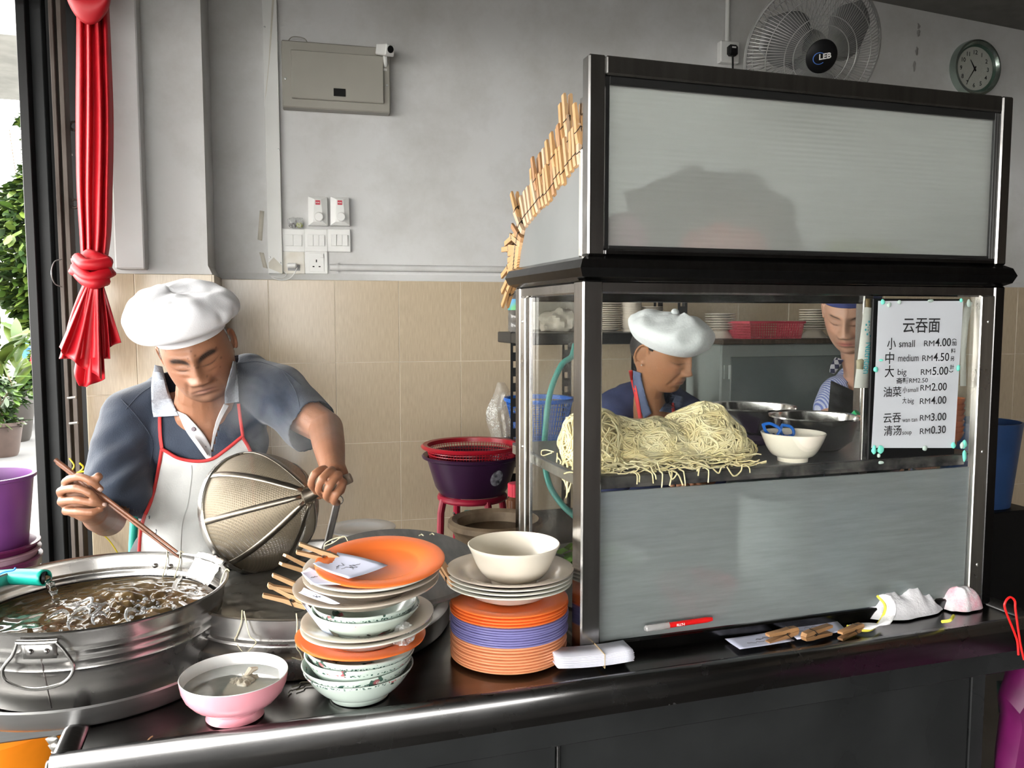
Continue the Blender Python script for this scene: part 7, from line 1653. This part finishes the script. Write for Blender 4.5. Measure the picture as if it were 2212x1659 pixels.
def stripes():
    m = mat('striped_shirt', (.30, .36, .62), .8); nt = m.node_tree; N, L = nt.nodes, nt.links; b = N['Principled BSDF']; tc = N.new('ShaderNodeTexCoord'); w = N.new('ShaderNodeTexWave'); w.bands_direction = 'X'; w.inputs['Scale'].default_value = 55; w.inputs['Distortion'].default_value = 1
    L.new(tc.outputs['Object'], w.inputs[0]); cr = N.new('ShaderNodeValToRGB'); cr.color_ramp.elements[0].color = (.16, .20, .48, 1); cr.color_ramp.elements[1].color = (.50, .54, .70, 1); cr.color_ramp.elements[0].position = .3; cr.color_ramp.elements[1].position = .6; L.new(w.outputs[0], cr.inputs[0]); L.new(cr.outputs[0], b.inputs['Base Color']); return m
put('striped_shirt', meY, stripes(), yw, .002)
By = BVHTree.FromPolygons([wmat(yw)@v.co for v in bY.data.vertices], [tuple(p.vertices) for p in bY.data.polygons])
def checks():
    m = mat('check_collar', (.3, .3, .35), .8); nt = m.node_tree; N, L = nt.nodes, nt.links; b = N['Principled BSDF']; tc = N.new('ShaderNodeTexCoord'); c = N.new('ShaderNodeTexChecker'); c.inputs['Scale'].default_value = 75; c.inputs[1].default_value = (.012, .014, .05, 1); c.inputs[2].default_value = (.45, .45, .5, 1); L.new(tc.outputs['Object'], c.inputs[0]); L.new(c.outputs[0], b.inputs['Base Color']); return m
psheet(yw, 'check_collar', [(1804, 772), (1794, 790), (1792, 804)], [(1822, 778), (1812, 795), (1802, 808)], .010, checks(), [tY, By], 2.52)
ap_ = psheet(yw, 'black_apron', [(1795, 822), (1788, 900), (1782, 980), (1780, 1080)], [(1905, 872), (1950, 930), (1960, 1000), (1965, 1080)], .012, mat('black_apron_cloth', (.015, .015, .016), .8, 0, .2, 20, .3, 200), [tY, By], 2.5, 10)
M_bcap = mat('blue_cap_cloth', (.045, .06, .20), .8, 0, .1, 10, .3, 200)
cY = MB().lathe([(.0795, .038), (.081, .040), (.083, .070), (.083, .095), (.072, .118), (.045, .132), (0, .138)], 72, sx=1, sy=1.22); cY.xf(HMy@Matrix.Translation((0, .003, .004))@rot('X', R(-6))); part('blue_cap', cY, M_bcap, yw, solid=.002)
hair_shell(HMy, yw, M_bh, .0028, lambda x, y, z: (z > -.055 and y > .016) or (y > -.02 and z > .03), hp=hpY)
legs(yw, P(1880, 1150, 2.64), M_trs, 6.0)
# ============================================================ RED CURTAIN
M_redc = mat('red_satin', (.46, .004, .012), .5, 0, .08, 6, .1, 40)
rc_t = thing('red_curtain', 'long red cloth hanging by the gate, tied in a knot with a ruffled tail', 'curtain', tuple(P(200, 830, 2.5)))
def drapery(name, rows, folds, amp, d, n=90, seed=0, xs=None):
    """rows: (py, px left, px right); vertical cloth with folds"""
    G = []; rw = smooth_curve([(a, b, c) for a, b, c in rows], 8)
    for k, (y, l, r) in enumerate(rw):
        row = []; wd_ = (r-l)/1790*d
        for i in range(n):
            u = i/(n-1); ph = u*folds*2*math.pi+1.2*mnoise.noise(Vector((u*4, k*.035, seed)))*2; s = math.sin(ph); s = math.copysign(abs(s)**.7, s)
            row.append(P(l+(r-l)*u, y, d-amp*s*min(1, wd_/.06)-.02*math.sin(u*math.pi)))
        G.append(row)
    return part(name, MB().grid(G), M_redc, rc_t, solid=.002, ang=180)
drapery('hanging_cloth', [(-60, 168, 236), (0, 166, 235), (120, 165, 240), (260, 164, 245), (400, 166, 243), (500, 172, 240), (560, 176, 232), (600, 182, 222)], 3.6, .012, 2.50, 110, 1)
g = MB().ell((0, 0, 0), (.060, .04, .055), nu=40, nv=24); kc = P(200, 582, 2.47)
g.v = [tuple(np.array(v)*(1+.10*math.sin(v[0]*60+v[2]*160))+kc+.006*np.array([0, mnoise.noise(Vector(v)*50), 0])) for v in g.v]
part('knot', g, M_redc, rc_t, ang=180)
for k, (a, b, c_) in enumerate((((166, 556), (190, 572), (238, 566)), ((162, 574), (195, 600), (236, 588)), ((168, 590), (200, 612), (230, 604)))):
    part('knot_wrap', MB().tube(smooth_curve([P(*a, 2.45), P((a[0]+b[0])/2, (a[1]+b[1])/2+4, 2.425), P(*b, 2.415), P((c_[0]+b[0])/2, (c_[1]+b[1])/2+2, 2.425), P(*c_, 2.45)]), [.012]+[.017]*31+[.012], 10), M_redc, rc_t, ang=180)
drapery('tail_cloth', [(604, 184, 222), (640, 168, 226), (690, 150, 232), (740, 138, 236), (775, 128, 238)], 3.2, .014, 2.46, 90, 4)
# ragged ruffles at different lengths
def ruffle(name, top, bot, d, f, amp, seed, py_top=610):
    (t0, t1), pts = top, bot; G = []; n = len(pts)
    for k in range(26):
        v = k/25; row = []
        for i in range(70):
            u = i/69; q = np.array([np.interp(u, np.linspace(0, 1, n), [p[0] for p in pts]), np.interp(u, np.linspace(0, 1, n), [p[1] for p in pts])]); t = np.array([t0+(t1-t0)*u, py_top]); p = t*(1-v)+q*v
            row.append(P(p[0]+3*v*math.sin(u*f*6.28+seed), p[1], d-amp*v*math.sin(u*f*6.28+1.5*mnoise.noise(Vector((u*3, v, seed))))))
        G.append(row)
    part(name, MB().grid(G), M_redc, rc_t, solid=.002, ang=180)
ruffle('ruffle', (190, 212), [(126, 750), (136, 762), (150, 775), (172, 790), (200, 806), (222, 820)], 2.43, 2.5, .02, 1)
ruffle('ruffle', (198, 216), [(160, 800), (172, 834), (186, 836), (205, 828), (226, 818)], 2.45, 2, .012, 3)
ruffle('ruffle', (205, 222), [(218, 760), (230, 752), (246, 746), (262, 740)], 2.48, 1.2, .01, 5)
sw = []
for k in range(12):
    v = k/11; row = []
    for i in range(24):
        u = i/23; x = 142+(238-142)*u; y = -40+ (66 if 1 else 0)*math.sin(u*math.pi)**.6*v+v*22; row.append(P(x, y+20*v*(u-.3), 2.44-.03*math.sin(v*3.1)))
    sw.append(row)
part('swag', MB().grid(sw), M_redc, rc_t, solid=.006, ang=180)
# yellow ribbon tied to the gate, yellow cord
yr = thing('yellow_ribbon', 'yellow plastic ribbon tied to the gate bar left of the cook', 'ribbon', tuple(P(166, 1020, 2.5))); M_yr = mat('yellow_ribbon', (.65, .5, .02), .4)
for pts in ([(150, 990), (160, 1005), (155, 1020), (170, 1022)], [(168, 1022), (180, 1010), (172, 1000)], [(166, 1022), (160, 1040), (168, 1050)], [(168, 1020), (184, 1018)]): part('ribbon_strand', MB().tube(smooth_curve([P(a, b, 2.585) for a, b in pts]), .0028, 6), M_yr, yr)
single('nylon_string', MB().tube(smooth_curve([P(206, 1152, 2.73), P(226, 1158, 2.74), P(245, 1180, 2.74), P(262, 1210, 2.75), P(270, 1240, 2.75)]), .0022, 6), M_yr, 'thin yellow cord curling down the tiles below the cook\'s arm', 'string')
single('teal_hose_rear', MB().tube(smooth_curve([P(294, 1020, 2.35), P(290, 1120, 2.35), P(286, 1210, 2.34), P(290, 1330, 2.3), P(300, 1500, 2.3)]), .0115, 14), M_hose, 'teal hose standing upright behind the cook\'s apron', 'hose').name = 'garden_hose'
# ============================================================ OUTSIDE
M_leafs = [mat('leaf_green', (.03, .06, .008), .45, 0, .3, 4), mat('leaf_bright', (.065, .10, .015), .45, 0, .3, 4), mat('leaf_dark', (.010, .025, .005), .45, 0, .3, 4)]
def bushy(name, label, cx, cy, z0, z1, rad, n, ls, seed, cat='shrub', mi=(0, 1, 2), stems=6, pot=None):
    t = thing(name, label, cat, (cx, cy, 0)); r_ = random.Random(seed); mbs = [MB(), MB(), MB()]
    for k in range(n):
        h = r_.random(); z = z0+(z1-z0)*h; rr = rad*(.55+.45*math.sin(h*9+seed))*math.sqrt(r_.random())*(1.15-h*.5); a = r_.uniform(0, 6.28)
        c = Vector((rr*math.cos(a), rr*math.sin(a), z)); d = Vector((math.cos(a)+r_.uniform(-.6, .6), math.sin(a)+r_.uniform(-.6, .6), r_.uniform(-1.1, .3))).normalized(); s = d.cross(Vector((r_.uniform(-1, 1), r_.uniform(-1, 1), 1))).normalized(); l = ls*r_.uniform(.7, 1.2)
        nrm = d.cross(s)
        mbs[r_.choice(mi)].add([c, c+d*l*.35+s*l*.2+nrm*l*.03, c+d*l*.75+s*l*.15, c+d*l, c+d*l*.75-s*l*.15, c+d*l*.35-s*l*.2+nrm*l*.03], [(0, 1, 2, 5), (2, 3, 4, 5)])
    for m, mb in zip(M_leafs, mbs):
        if mb.v: part('foliage', mb, m, t, local=True, kind='stuff', ang=180)
    sm = MB()
    for k in range(stems):
        a = r_.uniform(0, 6.28); pts = [Vector((.05*math.cos(a), .05*math.sin(a), max(z0-.25, .2)))]
        for j in range(6): p = pts[-1]; pts.append(p+Vector((r_.uniform(-.5, .5)*rad*.4, r_.uniform(-.5, .5)*rad*.4, (z1-z0+.2)/6.5)))
        sm.tube(smooth_curve(pts, 3), .006, 5)
    part('stems', sm, mat('stem_brown', (.10, .07, .04), .8), t, local=True, kind='stuff'); return t
def pot_(c, r, h, m, parent): return part('plant_pot', MB().lathe([(0, 0), (r*.7, 0), (r*.78, h*.1), (r, h*.88), (r*1.08, h*.9), (r*1.08, h), (r*.94, h), (r*.9, h*.86), (0, h*.84)], 36), m, parent, local=True)
g0 = PZ(38, 946, 0); b1 = bushy('tall_potted_shrub', 'tall leafy green potted shrub outside, left edge', g0[0]+.1, g0[1]+1.6, .35, 4.15, 1.15, 11000, .2, 3)
pot_(None, .30, .55, mat('dark_pot', (.012, .011, .01), .6), b1); b1.location.z = 0
g1 = PZ(40, 945, 0)
b2 = thing('broadleaf_potted_plant', 'potted plant with large glossy leaves and red buds in a dark pot outside', 'plant', (g1[0], g1[1]-.3, 0)); pot_(None, .26, .5, mat('dark_pot2', (.015, .012, .01), .5), b2)
lf = []
def bigleaf(L, W):
    G = []
    for i in range(7):
        t = i/6; w = W*math.sin(math.pi*min(1, t*.93+.05))**.8; G.append([(s*w, L*t, .12*L*math.sin(t*2.6)-.25*abs(s)*w) for s in (-1, 0, 1)])
    return mesh_of(MB().grid(G), 'leaf', M_leafs[1], ang=180)
LM = [bigleaf(.42, .075), bigleaf(.34, .06)]; LM[1].materials.clear(); LM[1].materials.append(M_leafs[0])
r_ = random.Random(8)
for k in range(46):
    a = r_.uniform(0, 6.28); el = r_.uniform(-.1, 1.2); M = Matrix.Translation((.10*math.cos(a), .10*math.sin(a), .55+r_.uniform(0, .75)))@Matrix.Rotation(a, 4, 'Z')@Matrix.Rotation(el, 4, 'X'); part('leaf', LM[k % 2], None, b2, M=M)
for k in range(7):
    a = r_.uniform(0, 6.28); part('red_bud', MB().tube([(.25*math.cos(a), .25*math.sin(a), .9), (.33*math.cos(a), .33*math.sin(a), 1.3+.1*(k % 2))], [.022, .008], 6), mat('bud_red', (.5, .02, .03), .4), b2, local=True)
g2_ = PZ(5, 985, 0); b3 = bushy('small_potted_plant', 'small plant in a terracotta pot outside at the left edge', g2_[0], g2_[1], .35, .85, .3, 500, .12, 9, 'plant', (0, 2), 3); pot_(None, .2, .36, mat('terracotta', (.03, .018, .014), .7), b3)
# far things seen through the opening
bl_ = PZ(72, 705, 0) if False else P(75, 640, 16); single('blue_bin', MB().lathe([(0, 0), (.30, 0), (.36, .9), (.4, .92), (.4, .98), (.3, 1.04), (0, 1.06)], 24, (bl_[0], bl_[1], .0)), mat('blue_bin_plastic', (.02, .10, .5), .4), 'distant blue bin behind the shrub at the gate edge', 'bin')
# ============================================================ STEAM
def steam(name, label, c, r, dens, seed):
    m = bpy.data.materials.new('steam_volume'+str(seed)); m.use_nodes = True; nt = m.node_tree; N, L = nt.nodes, nt.links; N.clear(); o = N.new('ShaderNodeOutputMaterial'); v = N.new('ShaderNodeVolumePrincipled'); v.inputs['Color'].default_value = (1, 1, 1, 1); v.inputs['Anisotropy'].default_value = .3
    tc = N.new('ShaderNodeTexCoord'); n = N.new('ShaderNodeTexNoise'); n.inputs['Scale'].default_value = 9; n.inputs['Detail'].default_value = 3; n.inputs['Distortion'].default_value = .6; L.new(tc.outputs['Object'], n.inputs[0])
    mp = N.new('ShaderNodeMapping'); mp.inputs['Scale'].default_value = (1/r[0], 1/r[1], 1/r[2]); L.new(tc.outputs['Object'], mp.inputs[0]); ln = N.new('ShaderNodeVectorMath'); ln.operation = 'LENGTH'; L.new(mp.outputs[0], ln.inputs[0])
    f = N.new('ShaderNodeMapRange'); f.inputs['From Min'].default_value = 1; f.inputs['From Max'].default_value = .2; f.inputs['To Min'].default_value = 0; f.inputs['To Max'].default_value = 1; L.new(ln.outputs['Value'], f.inputs[0])
    m2 = N.new('ShaderNodeMapRange'); m2.inputs['From Min'].default_value = .45; m2.inputs['From Max'].default_value = .7; m2.inputs['To Max'].default_value = dens; L.new(n.outputs[0], m2.inputs[0]); mu = N.new('ShaderNodeMath'); mu.operation = 'MULTIPLY'; L.new(f.outputs[0], mu.inputs[0]); L.new(m2.outputs[0], mu.inputs[1]); L.new(mu.outputs[0], v.inputs['Density']); L.new(v.outputs[0], o.inputs['Volume'])
    me = mesh_of(MB().ell((0, 0, 0), r, None, 32, 20), name, m); ob = bpy.data.objects.new(name, me); COL.objects.link(ob); ob.location = c; props(ob, label, 'steam', None, 'stuff'); return ob
c = P(610, 1030, 1.86); steam('steam', 'faint steam rising from the noodle pot in front of the cook', tuple(c), (.19, .13, .30), 9.0, 1)
